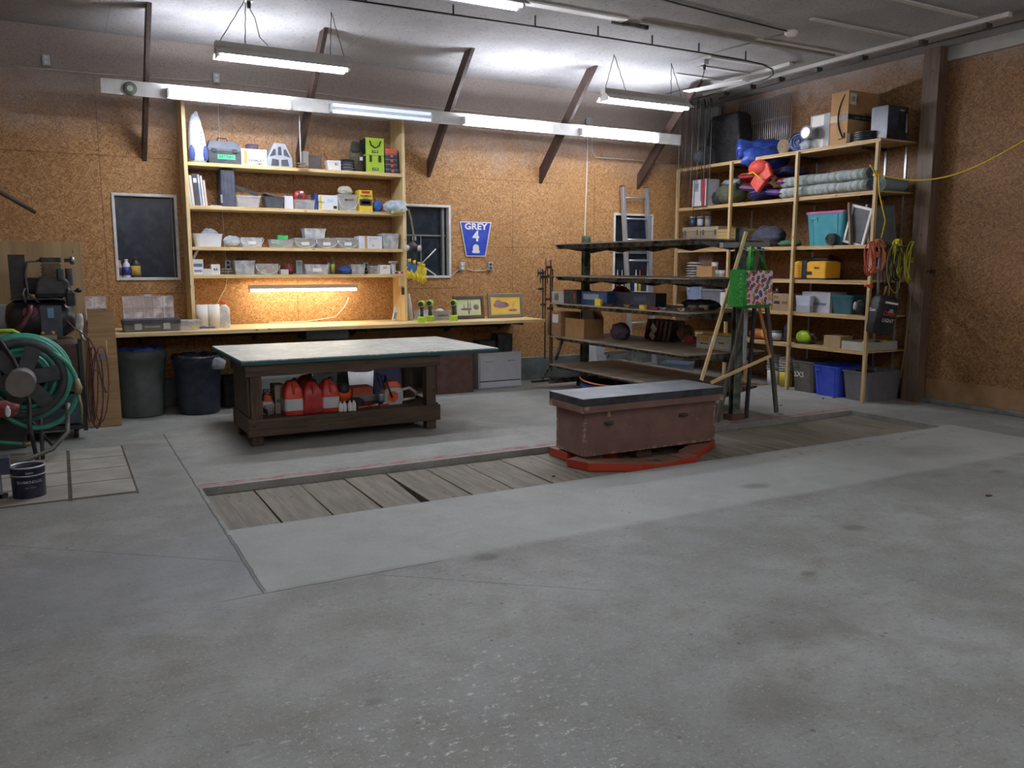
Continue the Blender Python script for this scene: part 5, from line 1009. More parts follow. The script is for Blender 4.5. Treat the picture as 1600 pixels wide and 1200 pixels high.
# hatch slabs in the floor
m_slab = M('8b877d', .8, scale=4, var=.2)
sl = G('slab'); q = sl.noise(scale=3, detail=5); m_slab = sl.fin(sl.mix(sl.step(q, .3, .7), '87837a', 'a09d94'), .8, 0, q, .3, .004)
ys_ = [6.29, 6.72, 7.15, 7.58, 8.0]
for k in range(4): solo('floor_slab', ['nearest concrete slab of the right floor hatch', 'second concrete slab of the right floor hatch', 'third concrete slab of the right floor hatch', 'farthest concrete slab of the right floor hatch'][k], 'slab', MB().bx(-.02, .385, ys_[k]+.009, ys_[k+1]-.009, .0005, .008), m_slab, group='floor hatch slabs', bevel=.002)
for k in range(4): solo('floor_slab', ['nearest concrete slab of the left floor hatch by the paint pail', 'second concrete slab of the left floor hatch', 'third concrete slab of the left floor hatch', 'farthest concrete slab of the left floor hatch'][k], 'slab', MB().bx(-.55, -.045, ys_[k]+.009, ys_[k+1]-.009, .0005, .008), m_slab, group='floor hatch slabs', bevel=.002)
struct('trim_10', MB().bx(-.045, -.02, 6.25, 8.02, .0003, .002).bx(.385, .4, 6.25, 8.02, .0003, .002).bx(-.55, .4, 8.0, 8.012, .0003, .002).bx(-.55, -.045, 6.28, 8.0, .0002, .0018).bx(-.02, .385, 6.28, 8.0, .0002, .0018), M('3f372d', .9))

# ------------------------------------------------------------ pit planks
random.seed(21); n = 20; x = PX0+.012; wd_ = (PX1-PX0-.02)/n
for k in range(n):
    x0 = x+k*wd_; g_ = random.uniform(.008, .015); skew = random.uniform(-.006, .012); g0 = .07 if k == 3 else g_
    z = -.05-random.uniform(0, .006); b = MB(); tone = random.choice((0, 0, 1))
    x1 = x0+wd_
    top = [(x0+g_-.004, PY0+.022), (x1-g0 if k == 3 else x1-g_+.004, PY0+.022), (x1+skew*.2-.002, PY1-.008), (x0+skew*.2+.004, PY1-.008)]
    b.loft([[(a, c_, z-.045) for a, c_ in top], [(a, c_, z) for a, c_ in top]], smooth=False)
    lb = 'first pit plank at the left end of the pit' if k == 0 else 'pit plank beside the wedge-shaped gap' if k == 3 else 'last pit plank at the right end of the pit' if k == n-1 else '%s pit plank counted from the left end' % ['', 'second', 'third', '', 'fifth', 'sixth', 'seventh', 'eighth', 'ninth', 'tenth', 'eleventh', 'twelfth', 'thirteenth', 'fourteenth', 'fifteenth', 'sixteenth', 'seventeenth', 'eighteenth', 'nineteenth'][k]
    solo('pit_plank', lb, 'plank', b, m_plank, group='planks covering the pit', bevel=.003)
struct('trim_11', MB().bx(PX0, PX1, PY0, PY0+.06, -.16, -.102), pc); struct('trim_12', MB().bx(PX0, PX1, PY1-.06, PY1, -.16, -.102), pc)

# ------------------------------------------------------------ brown chest on orange blocks
cz0 = .035
m_cb = G('worn_brown_paint'); q = m_cb.noise(scale=5, detail=5); q2 = m_cb.noise(scale=18, detail=5, rough=.8); xx, yy, zz = m_cb.xyz()
edge = m_cb.math('MAXIMUM', m_cb.math('MULTIPLY', m_cb.step(m_cb.math('ABSOLUTE', xx), .67, .71), m_cb.step(m_cb.math('ABSOLUTE', yy), .17, .22)), m_cb.math('SUBTRACT', 1, m_cb.step(zz, .0, .04)))
c = m_cb.mix(m_cb.step(q, .3, .7), '6b4f47', '7c5e54'); c = m_cb.mix(m_cb.math('MULTIPLY', m_cb.math('MULTIPLY', edge, m_cb.step(q2, .5, .6)), .8), c, 'b9a893')
c = m_cb.mix(m_cb.math('MULTIPLY', m_cb.step(m_cb.noise(scale=30, detail=3), .70, .74), .6), c, 'a08c7c'); m_chest = m_cb.fin(c, .55, 0, q2, .15, .003)
r = T('tool_chest', 'long brown painted wooden chest with a dark metal-edged lid', 'chest', (4.42, 5.76, cz0), .0); CW, CD, CH = 1.42, .44, .375
ob('box', MB().box(0, 0, CH/2, CW, CD, CH), m_chest, r, .004)
lid = ob('lid', MB().box(0, 0, CH+.028, CW+.09, CD+.09, .056), m_chest, r, .003)
gt = G('worn_black_top'); q = gt.noise(scale=4, detail=5); m_bt = gt.fin(gt.mix(gt.step(q, .3, .7), '6f747c', '858a90'), .45, 0, q, .1, .002)
ob('top_panel', MB().box(0, 0, CH+.0875, CW+.09, CD+.09, .063), M('23262e', .45), lid, .003); ob('top_sheet', MB().box(0, 0, CH+.1205, CW+.088, CD+.088, .003), m_bt, lid)
for x in (-.47, .33): ob('handle', MB().at(x, -CD/2-.0, CH*.72).tube([(-.02, 0, 0), (-.02, -.025, 0), (.03, -.025, 0), (.03, 0, 0)], .009, 8).box(0, -.004, 0, .09, .008, .03), M('3a2a28', .5), r)
ob('hasp', MB().box(-.47, -CD/2-.004, CH-.02, .03, .008, .06), M('9a8b62', .5), r)
m_ob = wood('orange_block', 'c24a30', '6e4a38', 'x', 1, .6, False); m_obt = G('orange_block_worn')
q = m_obt.noise(scale=7, detail=5); xx, yy, zz = m_obt.xyz(); m_blk = m_obt.fin(m_obt.mix(m_obt.step(m_obt.math('ADD', zz, m_obt.math('MULTIPLY', m_obt.math('SUBTRACT', q, .5), .05)), .058, .066), 'b23a22', '7c5546'), .6, 0, q, .2, .003)
bz = -.05
segs = [((858, 709), (886, 719), .13), ((886, 728), (918, 734), .14), ((918, 735), (1003, 735), .16), ((1003, 735), (1040, 735), .15), ((1040, 735), (1066, 728), .15), ((1066, 727), (1090, 722), .15), ((1086, 718), (1117, 696), .15), ((936, 716), (964, 716), .13)]
for i, (a, c_, wd2) in enumerate(segs):
    p0, p1 = P(*a, 'z', bz+.01), P(*c_, 'z', bz+.01); d = (p1-p0); d.z = 0; L_ = d.length; n_ = V((-d.y, d.x, 0)).normalized()*wd2
    if p0.y+.0 < PY0+.02: p0.y = PY0+.03
    if p1.y < PY0+.02: p1.y = PY0+.03
    c0 = (p0+p1)/2; top = .07 if i not in (7,) else .10
    b = MB().loft([[tuple(p-c0+V((0, 0, 0))) for p in (p0, p1, p1+n_, p0+n_)], [tuple(p-c0+V((0, 0, top))) for p in (p0, p1, p1+n_, p0+n_)]], smooth=False)
    solo('orange_block', ['orange painted timber block sticking out left of the chest', 'orange block in front of the chest left corner', 'longest orange block in front of the chest', 'orange block right of the longest one', 'orange block at the lowest point of the curve', 'orange block second from the right end of the curve', 'slanting orange block at the right end of the curve', 'small orange block peeking under the chest front'][i], 'block', b, m_blk, (c0.x, c0.y, bz+.001 if i != 7 else bz+.002), group='orange blocks around the chest', bevel=.004)
for i, (x, y) in enumerate(((3.85, 5.7), (4.4, 5.75), (5.0, 5.72))):
    solo('support_block', ['hidden wooden block carrying the left end of the chest', 'wooden block under the middle of the chest', 'wooden block carrying the right end of the chest'][i], 'block', MB().bx(x-.08, x+.08, y-.12, y+.16, bz+.001, cz0-.001), M('5c4030', .7))
# ------------------------------------------------------------ steel cantilever rack
RX0, RX1, RY0, RY1 = 5.57, 6.66, 6.47, 9.17; RXP = 6.17; RZS = (.33, .70, 1.13, 1.48, 1.88)
r = T('storage_rack', 'green steel rack of five dark sheet shelves standing end-on', 'rack', (RXP, 7.8, 0)); ox, oy = RXP, 7.8
for y in (6.385, 9.235):
    ob('post', MB().bx(-.05, .05, y-.035-oy, y-.027-oy, .06, 2.0).bx(-.05, .05, y+.027-oy, y+.035-oy, .06, 2.0).bx(-.006, .006, y-.027-oy, y+.027-oy, .06, 2.0), m_green_st, r, .002)
    ob('base_foot', MB().bx(-.09, .09, y-.07-oy, y+.06-oy, 0, .06), M('57382f', .6), r, .004)
    ob('base_beam', MB().bx(-.55, .45, y-.02-oy, y+.03-oy, .06, .13), m_iron, r, .003) if y > 9 else None
for i, z in enumerate(RZS):
    x1 = RX1+(.08 if i == 0 else 0)
    q = ob('shelf_sheet', MB().bx(RX0-ox, x1-ox, RY0-oy, RY1-oy, z-.012, z), m_sheet, r)
    for y in (6.52, 7.15, 7.8, 8.45, 9.1): ob('arm', MB().loft([[(RX0+.06-ox, y-.02-oy, z-.035), (RX0+.06-ox, y+.02-oy, z-.035), (RX0+.06-ox, y+.02-oy, z-.0125), (RX0+.06-ox, y-.02-oy, z-.0125)], [(0, y-.02-oy, z-.11), (0, y+.02-oy, z-.11), (0, y+.02-oy, z-.0125), (0, y-.02-oy, z-.0125)], [(RX1-.06-ox, y-.02-oy, z-.035), (RX1-.06-ox, y+.02-oy, z-.035), (RX1-.06-ox, y+.02-oy, z-.0125), (RX1-.06-ox, y-.02-oy, z-.0125)]], smooth=False), m_iron, q)
    b = MB()
    for k in range(4): b.bar((RX0+.1-ox, 6.55+.65*k-oy, z-.05), (.35, 7.15+.65*k-oy, z-.05), .03, .02)
    ob('brace', b, m_iron, q); ob('edge_angle', MB().bx(RX0+.12-ox, RX0+.14-ox, RY0-oy+.02, RY1-oy, z-.06, z-.0125), m_iron, q)
o_ = V((ox, oy, 0))
for p0, p1 in (((884, 515), (868, 563)), ((861, 568), (847, 592))): ob('end_leg', MB().bar(P(*p0, 'y', 9.2)-o_, P(*p1, 'y', 9.2)-o_, .035, .03), m_iron, r)
ob('floor_bar', MB().bar(P(831, 596, 'z', .02)-o_, P(905, 590, 'z', .02)-o_, .04, .03), m_iron, r)
# bar clamps hanging at the far left corner
for i, (px, t, bt, hx) in enumerate(((846, 421, 500, '3a3a3d'), (851, 423, 560, '44413c'), (858, 406, 565, '6b2b2c'), (862, 420, 580, '2c2c30'))):
    a, b_ = P(px, t, 'y', 9.32), P(px+(0 if i != 1 else -2), bt, 'y', 9.32); r = T('bar_clamp', ['short dark bar clamp farthest left at the rack end', 'grey bar clamp second from the left at the rack end', 'red-headed bar clamp standing tallest at the rack end', 'black bar clamp nearest the rack corner'][i], 'clamp', (a.x, 9.28+.02*(i % 2), b_.z), 0, 'bar clamps on the rack end')
    H = a.z-b_.z; ob('bar', MB().box(0, 0, H/2, .012, .02, H), M('5a5550', .4, .5), r); m_ = M(hx, .5)
    ob('head', MB().box(-.03, 0, H*.93, .09, .03, .035), m_, r, .004); ob('screw', MB().cyl((-.075, 0, H*.86), (-.075, 0, H*1.02), .008, n=8), m_, r); ob('jaw', MB().box(-.03, 0, H*.62, .08, .028, .03), m_, r, .004)
def K(px0, px1, pyt, i, xf=5.66, d=.2, base=None): return R(px0, px1, pyt, RZS[i]+.001 if base is None else base, xf, d)
# third-shelf contents (z 1.13)
L, w, h = K(862, 881, 456, 2); carton(L, w, .2, h, 'silver grey box at the far end of the tool shelf', M('a7a9ab', .5), RZ, name='box', sticker=[(-.1, .5, .3, .6, m_steel)])
L, w, h = K(882, 902, 453, 2, d=.2); carton(L, w, .22, h, 'black angular machine box beside the silver box', M('202225', .5), RZ, name='tool_case', cat='case', sticker=[(0, .5, .4, .5, m_dark), (.35, .6, .08, .4, m_red)])
L, w, h = K(904, 948, 456, 2, 5.72, .18); carton(L, w, .18, h, 'blue long tool case with grey label on the rack', M('1e4a80', .45), RZ, name='tool_case', cat='case', sticker=[(-.05, .62, .55, .42, M('8fa0b4', .5)), (0, .25, 1.0, .04, m_dark)])
L, w, h = K(948, 1024, 457, 2, 5.84, .16); carton(L, w, .16, h, 'long dark navy tool case behind the yellow clamp', M('18233e', .45), RZ, name='tool_case', cat='case', sticker=[(.2, .6, .25, .3, M('2c4270', .5)), (-.3, .6, .06, .5, m_dark), (.44, .6, .04, .5, m_dark)])
L, w, h = K(928, 937, 467, 2, 5.6, .05); carton(L, w, .03, h, 'small yellow clamp block on the rack edge', m_yel, RZ, name='clamp_block', cat='clamp')
L, w, h = K(993, 1008, 476, 2, 5.62, .08); r = T('tape_measure', 'yellow measuring tape reel on the rack edge', 'tape measure', L, RZ); ob('reel', MB().rloft([(.1, .05, 0), (.11, .05, .02), (.1, .05, .045)], .02), m_yel, r)
random.seed(9)
for i, (px, hx, ln, lb) in enumerate(((945, '5c1a26', .3, 'dark red pry bar among the rack tools'), (962, '24262a', .24, 'black pliers among the rack tools'), (975, 'b49a3a', .18, 'brass-coloured tool among the rack tools'), (1018, '8c2230', .22, 'red-handled tool right of the yellow tape'), (1032, '8c8f95', .16, 'bright steel socket right of the red tool'), (1048, '3a3d42', .25, 'dark steel wrench near the rack corner'), (1062, 'b9bcc2', .12, 'shiny chrome socket near the rack corner'))):
    p = P(px, 482, 'x', 5.68+.03*(i % 3)); solo('hand_tool', lb, 'tool', MB().bar((0, -ln/2, .012), (.04, ln/2, .02), .02, .02).sphere((0, -ln/2, .016), .018), M(hx, .4, .3), (p.x, p.y, RZS[2]+.003), group='hand tools on the rack')
for i, (px, hx) in enumerate(((1072, '8a5a38'), (1090, '6e5a48'))):
    p = P(px, 480, 'x', 5.78+.12*i); r = T('hammer', ['wooden-handled hammer lying at the near end of the rack', 'mallet with pale head lying at the near end of the rack'][i], 'hammer', (p.x, p.y, RZS[2]+.001), .4); ob('handle', MB().cyl((-.14, 0, .03), (.14, 0, .02), .014, n=8), M(hx, .6), r); ob('head', MB().box(.15, 0, .035, .05, .1, .05), M('6a6a6c' if i == 0 else 'a8997c', .5), r, .008)
lumps(V((6.25, 7.05, RZS[2]+.001)), 'dark tool roll bundle on the rack', [('cloth', '33363c', (0, 0, .05), (.12, .28, .055), 4)], 'bundle', 'tool_bundle')
lumps(V((6.3, 8.62, RZS[2]+.001)), 'pink fabric bag on the far side of the rack', [('bag', 'a8324a', (0, 0, .1), (.1, .14, .11), 6), ('fold', '8c4a5c', (.05, .12, .09), (.09, .09, .1), 7)], 'bag', 'fabric_bag')
lumps(V((5.95, 8.95, RZS[2]+.21)), 'dark gloves heaped on the black machine box', [('cloth', '3a3530', (0, 0, .02), (.08, .1, .05), 8)], 'gloves', 'glove_pile') if False else None
# second-from-bottom shelf (z .70)
L, w, h = K(852, 880, 482, 1, 5.66, .3); carton(L, .34, .3, .31, 'open cardboard box with white label at the far end of the rack', m_kraft2, RZ, sticker=[(.1, .72, .42, .35, m_paper)], flaps=False, tape=(.5, .01, m_kraft))
L, w, h = K(878, 907, 483, 1, 5.72, .3); L.y -= .08; carton(L, w, .3, .24, 'taller cardboard box beside the labelled box on the rack', m_kraft, RZ, flaps=True)
L, w, h = K(909, 925, 486, 1, 5.9, .04); carton(L, w, .03, h, 'pale grey panel standing on the rack shelf', M('8b9097', .5), RZ, name='panel', cat='panel')
lumps(V((6.0, 8.2, RZS[1]+.001)), 'purple-grey bundle behind the grey panel', [('cloth', '4a3f50', (0, 0, .1), (.08, .16, .11), 11)], 'bundle', 'cloth_bundle')
for i in range(6):
    y = 8.12-.085*i; r = T('album', ['darkest purple album at the far end of the leaning row', 'purple album with tilted white cards', 'maroon album, third in the leaning row', 'plum album, fourth in the leaning row', 'dusky album, fifth in the leaning row', 'black-purple album at the near end of the leaning row'][i], 'book', (6.42, y, RZS[1]+.008), rot=(.25, 0, 0), group='leaning albums on the rack')
    ob('cover', MB().box(0, 0, .13, .2, .055, .25), M(['3c1a2e', '54203c', '4d2230', '432238', '4a2b3a', '2a1c28'][i], .5), r, .003)
    if i == 1: ob('card', MB().at(-.104, 0, .14, 0, .5).box(0, -.03, .04, .006, .1, .08), m_paper, r); ob('card', MB().at(-.104, 0, .05, 0, .4).box(0, -.03, .03, .006, .09, .07), m_paper, r)
lumps(V((6.42, 7.42, RZS[1]+.001)), 'brown twiggy bundle and striped roll on the rack', [('twigs', '7a6048', (0, .06, .12), (.1, .1, .1), 13), ('roll', 'b04a50', (-.06, -.1, .06), (.05, .12, .05), 2)], 'bundle', 'twig_bundle')
L, w, h = K(1090, 1150, 512, 1, 6.2, .22); carton(V((6.36, 6.83, RZS[1]+.001)), .52, .24, .15, 'white and grey carton with yellow sun mark on the rack corner', M('c9cac6', .6), RZ, name='carton', sticker=[(-.22, .75, .2, .4, M('d8a628', .6)), (0, .1, 1.0, .02, m_dark), (.02, .5, .008, .98, M('8c8d8a', .6))], text=[('SIMPLE CLEAN', .13, -.25, .35), ('HEATER', .16, .27, .5)])
solo('yellow_level', 'long yellow spirit level lying on the white carton', 'level', MB().box(0, 0, .012, .03, .5, .024), m_yel, (6.33, 6.82, RZS[1]+.153))
# bottom shelf
r = T('bench_clamp', 'small pine block clamp standing on the lowest rack shelf', 'clamp', (6.58, 6.66, RZS[0]+.001), .3); r.scale = (.8, .8, .75)
ob('foot', MB().box(0, 0, .02, .18, .07, .04), m_pine_x, r, .002); ob('post', MB().box(.02, 0, .13, .06, .05, .18), m_pine_z, r, .002); ob('jaw', MB().box(.02, 0, .27, .1, .07, .1), m_pine_z, r, .002); ob('cord_tie', MB().tube([(0, -.04, .3), (.02, -.05, .34), (.03, -.02, .36)], .004, 5), m_white, r)
# under the rack
c = P(912, 604, 'z', 0); r = T('round_tub', 'dark blue collapsible tub with an orange rim under the rack', 'tub', (5.98, 8.35, 0)); ob('wall', MB().lathe([(.36, 0), (.38, .05), (.38, .16), (.35, .16), (.34, .02)], 32), M('1c2550', .5), r)
ob('rim', MB().at(0, 0, .2, 0, .1).tube([(.385*math.cos(a), .385*math.sin(a), 0) for a in [2*PI*k/36 for k in range(36)]], .011, 8, closed=True), M('e08a58', .4), r); ob('blue_coil', MB().tube([(.37*math.cos(a), .37*math.sin(a), .12+.01*math.sin(3*a)) for a in [2*PI*k/36 for k in range(36)]], .02, 8, closed=True), M('2c4ba8', .4), r)
solo('orange_toggle', 'orange plastic toggle inside the blue tub', 'toggle', MB().tube([(0, 0, .03), (0, 0, .14), (.04, 0, .18)], .02, 8), m_orange, (6.0, 8.3, .0))
for i, (px0, px1, pt, pb, hx, lb) in enumerate(((912, 934, 530, 566, 'b5b8bc', 'white panel with dark marks leaning on the back wall behind the rack'), (934, 948, 533, 566, '8f9297', 'grey panel leaning beside the marked white one'))):
    a = P(px0, pb, 'y', 9.9); b_ = P(px1, pt, 'y', 9.9); o = solo('leaning_panel', lb, 'panel', MB().box(0, 0, .3, b_.x-a.x, .02, .6), M(hx, .6), ((a.x+b_.x)/2, 9.86, .004), rot=(-.22, 0, 0))
r = T('folding_frame', 'pale tubular frame with a seat rail behind the rack', 'frame', (7.1, 9.72, 0)); ob('rail', MB().box(0, 0, .36, .5, .07, .05), m_steel, r, .006); ob('leg', MB().tube([(.18, 0, .34), (.24, 0, .1), (.3, 0, .01)], .012, 8), m_steel, r); ob('leg', MB().tube([(-.18, 0, .34), (-.24, 0, .1), (-.3, 0, .01)], .012, 8), m_steel, r)
# ladder and cartridges at the third window
r = T('ladder', 'aluminium extension ladder leaning against the third window', 'ladder', (P(990, 600, 'z', 0).x-.0, 9.86, 0)); lx = (P(975, 285, 'y', 10.0).x, P(1012, 285, 'y', 10.0).x); r.location.x = (lx[0]+lx[1])/2+.02
wl = (lx[1]-lx[0])/2; ma = M('b6bcc4', .35, .7)
for s in (-1, 1): ob('rail', MB().bar((s*wl, -.12, .01), (s*(wl-.0), .20, 2.76), .045, .07, (0, 1, 0)), ma, r, .003); ob('top_cap', MB().box(s*wl, .2, 2.765, .05, .08, .02), M('7c3c3c', .5), r)
for k in range(9): z = .16+.305*k; ob('rung', MB().cyl((-wl, -.12+.116*z, z), (wl, -.12+.116*z, z), .015, n=8), ma, r)
for i, (px, hx) in enumerate(((964, 'dfe3ea'), (972, '9c3c44'), (979, 'e6e6e6'), (1001, 'e0e2e6'), (1007, 'c9b53a'))):
    p = P(px, 420, 'y', 10.08); x = p.x
    if abs(x-r.location.x) > wl+.03 or abs(x-r.location.x) < wl-.03: pass
    q = T('caulk_tube', ['white caulking tube at the left of the window sill row', 'red-labelled caulking tube, second in the sill row', 'white caulking tube, third in the sill row', 'white caulking tube right of the ladder middle', 'yellow caulking tube with orange cap on the sill'][i], 'tube', (x, 10.19, W3[2]+.031), 0, 'caulking tubes on the sill')
    ob('cartridge', MB().lathe([(.024, 0), (.024, .2)], 12), M(hx, .5), q); ob('nozzle', MB().lathe([(.012, .2), (.004, .33)], 8), m_orange if i == 4 else m_white, q)
# bottles on the first window sill
for (px0, px1, pt, lb, hb, hc_, hl, fl, nk) in ((184, 192, 407, 'small tan-capped brown bottle on the first window sill', 'b8a890', 'c9a86c', '4a2a3a', 1, .6), (193, 205, 405, 'white bottle with blue label on the first window sill', 'd8dce4', 'e8e8ec', '2a3580', 1, .45), (206, 221, 402, 'black oil jug with yellow label on the first window sill', '222429', '1a1a1c', 'c9a83c', .7, .4)):
    a, b_ = P(px0, 430, 'y', 10.1).x, P(px1, 430, 'y', 10.1).x; z0 = W1[2]+.031; h = P(px0, pt, 'y', 10.1).z-z0
    bottle(V(((a+b_)/2, 10.165, z0)), (b_-a)/2, h, lb, M(hb, .4), M(hc_, .4), lab=M(hl, .5), neck=nk, flat=fl)

# ------------------------------------------------------------ tripod with the shopping bag
AX = V((6.28, 6.22, 0)); r = T('wooden_tripod', 'home-made tripod of grey legs and pine strips in front of the rack', 'tripod', (6.28, 6.22, 0)); m_gw = wood('grey_wood', '6e675c', '4d483f', 'z', 1, .7, False)
fR, fL = P(1213, 645, 'z', 0)-AX, V((-.40, .10, 0))
ob('leg', MB().bar((.02, 0, 1.78), fR+V((0, 0, .01)), .045, .03, (0, 1, 0)), m_gw, r, .002); ob('leg', MB().bar((-.02, 0, 1.78), fL+V((0, 0, .01)), .045, .03, (0, 1, 0)), m_gw, r, .002); ob('leg', MB().bar((0, .02, 1.8), (.02, .12, .01), .035, .03, (0, 1, 0)), m_dark, r, .002)
def py(px, p_, y): return P(px, p_, 'y', y)-AX
ob('pine_strip', MB().bar(py(1166, 362, 6.12), py(1096, 594, 6.12), .035, .018, (0, 1, 0)), m_pine_z, r, .001); ob('pine_strip', MB().bar(py(1111, 598, 6.06), py(1204, 556, 6.1), .03, .018, (0, 1, 0)), m_pine_x, r, .001)
ob('pine_strip', MB().bar(py(1203, 557, 6.13), py(1184, 470, 6.13), .028, .018, (0, 1, 0)), M('a8754a', .6), r, .001)
ob('top_bar', MB().bar(py(1127, 383, 6.2), py(1200, 382, 6.2), .05, .05, (0, 1, 0)), M('8e9298', .4, .4), r, .002); ob('top_strip', MB().bar(py(1160, 389, 6.16), py(1200, 391, 6.16), .012, .03, (0, 1, 0)), m_zinc, r)
ob('ruler', MB().bar(py(1166, 478, 6.15), py(1163, 568, 6.15), .045, .006, (0, 1, 0)), M('9aa0aa', .4), r)
for k in range(9): ob('ruler_mark', MB().box(py(1164.5, 488+9*k, 6.145).x, py(1164.5, 488+9*k, 6.145).y, py(1164.5, 488+9*k, 6.145).z, .02, .002, .003), m_ink, r)
c0 = P(1172, 481, 'y', 6.0); r = T('grocery_bag', 'green shopping bag printed with fruit and vegetables hanging from the tripod', 'bag', c0, .12); wB = P(1204, 450, 'y', 6.0).x-P(1156, 450, 'y', 6.0).x; hB = P(1172, 421, 'y', 6.0).z-c0.z; m_gr = M('1f9a2c', .5, kind='cloth')
ob('body', MB().loft([[(x+dx, y, z) for x, y in rrect(w_, d_, .02, 3)] for w_, d_, z, dx in ((wB*.86, .12, .0, .02), (wB*1.0, .17, .02, .02), (wB*1.02, .17, hB*.5, .02), (wB*.98, .14, hB*.98, .02), (wB*.9, .10, hB*.98, .02), (wB*.9, .10, hB*.3, .02))]), m_gr, r)
g = G('fruit_print'); x_, y_, z_ = g.xyz(); v = g.vor(g.map(g.comb(g.math('ADD', x_, g.math('MULTIPLY', z_, .3)), g.math('SUBTRACT', z_, g.math('MULTIPLY', x_, .3)), 0.0), (1, 1.25, 1)), 17, rnd=.8)
v.voronoi_dimensions = '2D'; cc_ = g.node('ShaderNodeSeparateColor'); g.set(cc_.inputs[0], v.outputs['Color'])
pal = g.ramp(cc_.outputs[0], [(0, 'a3262c'), (.2, 'c9474a'), (.38, '4a2a5c'), (.5, '2a2f58'), (.62, 'd59a3c'), (.72, '3d7a3a'), (.84, '8a4a50'), (.93, 'cf5a3a')], 'CONSTANT')
sp_ = g.mix(g.step(v.outputs['Distance'], .14, .18), g.mix(.4, pal, 'f0c8a0'), pal); c = g.mix(g.step(v.outputs['Distance'], .40, .44), sp_, 'd5d2d8'); m_fr = g.fin(c, .45)
ob('printed_front', MB().loft([[(-wB*.45+.02, -.089, .035), (wB*.5+.015, -.089, .035), (wB*.49+.015, -.0865, hB*.97), (-wB*.46+.02, -.0865, hB*.97)], [(-wB*.45+.02, -.086, .035), (wB*.5+.015, -.086, .035), (wB*.49+.015, -.07, hB*.97), (-wB*.46+.02, -.07, hB*.97)]], smooth=False), m_fr, r)
sp0 = -wB*.62; ob('side_panel', MB().loft([[(-wB*.5+.01, -.07, .02), (sp0-.03, .03, .02), (sp0-.025, .045, .02), (-wB*.5+.02, -.05, .02)], [(-wB*.5+.01, -.07, hB), (sp0-.02, .02, hB), (sp0-.015, .035, hB), (-wB*.5+.02, -.05, hB)]], smooth=False), m_gr, r)
for k in range(8): lettering(r, ['reuse', 'enjoy', 'fresh', 'local', 'share', 'farm', 'grow', 'eat'][k], .02, (sp0+.03, -.028-.006, hB*(.88-.11*k)), m_white, rz=-.95)
for s in (-1, 1):
    ob('handle', MB().tube([(s*wB*.32+.02, -.05, hB*.96), (s*wB*.2+.01, -.03, hB*1.35), (.0, .02, hB*1.62)], [.018, .012, .01], 8, flat=.3), m_gr, r)
ob('handle', MB().loft([[(x, y+.02, z) for x, y in rrect(w_, .02, .005, 2)] for w_, z in ((.11, hB*.95), (.10, hB*1.2), (.05, hB*1.5), (.02, hB*1.62))]), m_gr, r)

# ------------------------------------------------------------ pine shelving on the right wall
XF = 8.3; QS = (3.05, 2.47, 1.855, 1.435, 1.02, .605); PYS = (6.46, 7.63, 8.80, 9.93)
r = T('pine_shelving', 'tall pine shelving of six shelves along the right wall', 'shelf unit', (RW, 8.2, 0)); ox, oy = RW, 8.2
for k, y in enumerate(PYS): ob('post', MB().bx(XF-.04-ox, XF-ox-.001, y-.02-oy, y+.02-oy, 0 if k < 3 else .6, 3.03 if k else 3.01), m_pine_rz, r, .002)
for i, z in enumerate(QS):
    ob('shelf', MB().bx(XF-ox, -.01, 6.45-oy, 9.95-oy, z-.02, z), m_pine_y, r, .002); ob('front_edge', MB().bx(XF-.0-ox+.001, XF+.02-ox, 6.452-oy, 9.948-oy, z-.045, z-.0205), m_pine_y, r, .002)
    for y in (6.9, 7.95, 9.1): ob('shelf_bracket', MB().bx(-.45, -.012, y-.01-oy, y+.01-oy, z-.055, z-.021), m_steel if i % 2 else m_iron, r)
for y in (6.62, 6.9, 7.95, 9.1): ob('wall_standard', MB().bx(-.012, -.001, y-.013-oy, y+.013-oy, .1, 3.02), M('a9adb4', .35, .6), r)
def Q(px0, px1, pyt, i, xf=8.36, d=.35): return R(px0, px1, pyt, (QS[i]+.001) if i < 6 else .0, xf, d)
# top shelf
L, w, h = Q(1075, 1121, 172, 0, 8.86, .06); carton(L, w, .06, h, 'pale grey foam panel standing in the far corner of the top shelf', M('7c8387', .7), RZ, name='foam_board', cat='panel')
L, w, h = Q(1104, 1152, 178, 0, 8.48, .3); r = T('black_bag', 'big black bag standing near the far end of the top shelf', 'bag', L, RZ)
ob('bag', MB().loft([[(x*(1+.1*noise.noise(V((x*9, y*9, z*4)))), y*(1+.15*noise.noise(V((x*7, y*9, z*5+3)))), z*h) for x, y in rrect(w*q_, .26*q_, .04, 6)] for q_, z in ((.9, 0), (1.05, .06), (1.08, .3), (1.05, .55), (1.0, .8), (.95, .93), (.8, 1.0))]), M('17181b', .6, kind='cloth'), r)
L, w, h = Q(1085, 1112, 232, 0, 8.32, .12); lumps(L, 'grey plastic scraps heaped at the far end of the top shelf', [('scraps', '454a4e', (0, 0, h*.5), (w*.6, .09, h*.6), 9), ('scraps', '8a9096', (.08, -.03, h*.4), (w*.25, .05, h*.3), 4)], 'scraps', 'plastic_scraps')
L, w, h = Q(1150, 1229, 155, 0, 8.85, .08); r = T('wire_cage', 'folded wire cage of thin bars standing on the top shelf', 'cage', L, RZ); 
for s, nm in ((-1, 'panel'), (1, 'panel')):
    b = MB(); y = s*.035
    for k in range(26): b.cyl((-w/2+w*k/25, y, 0), (-w/2+w*k/25, y, h), .005, n=4)
    for z in (.003, h*.33, h*.66, h): b.cyl((-w/2, y, z), (w/2, y, z), .004, n=4)
    ob(nm, b, m_zinc, r)
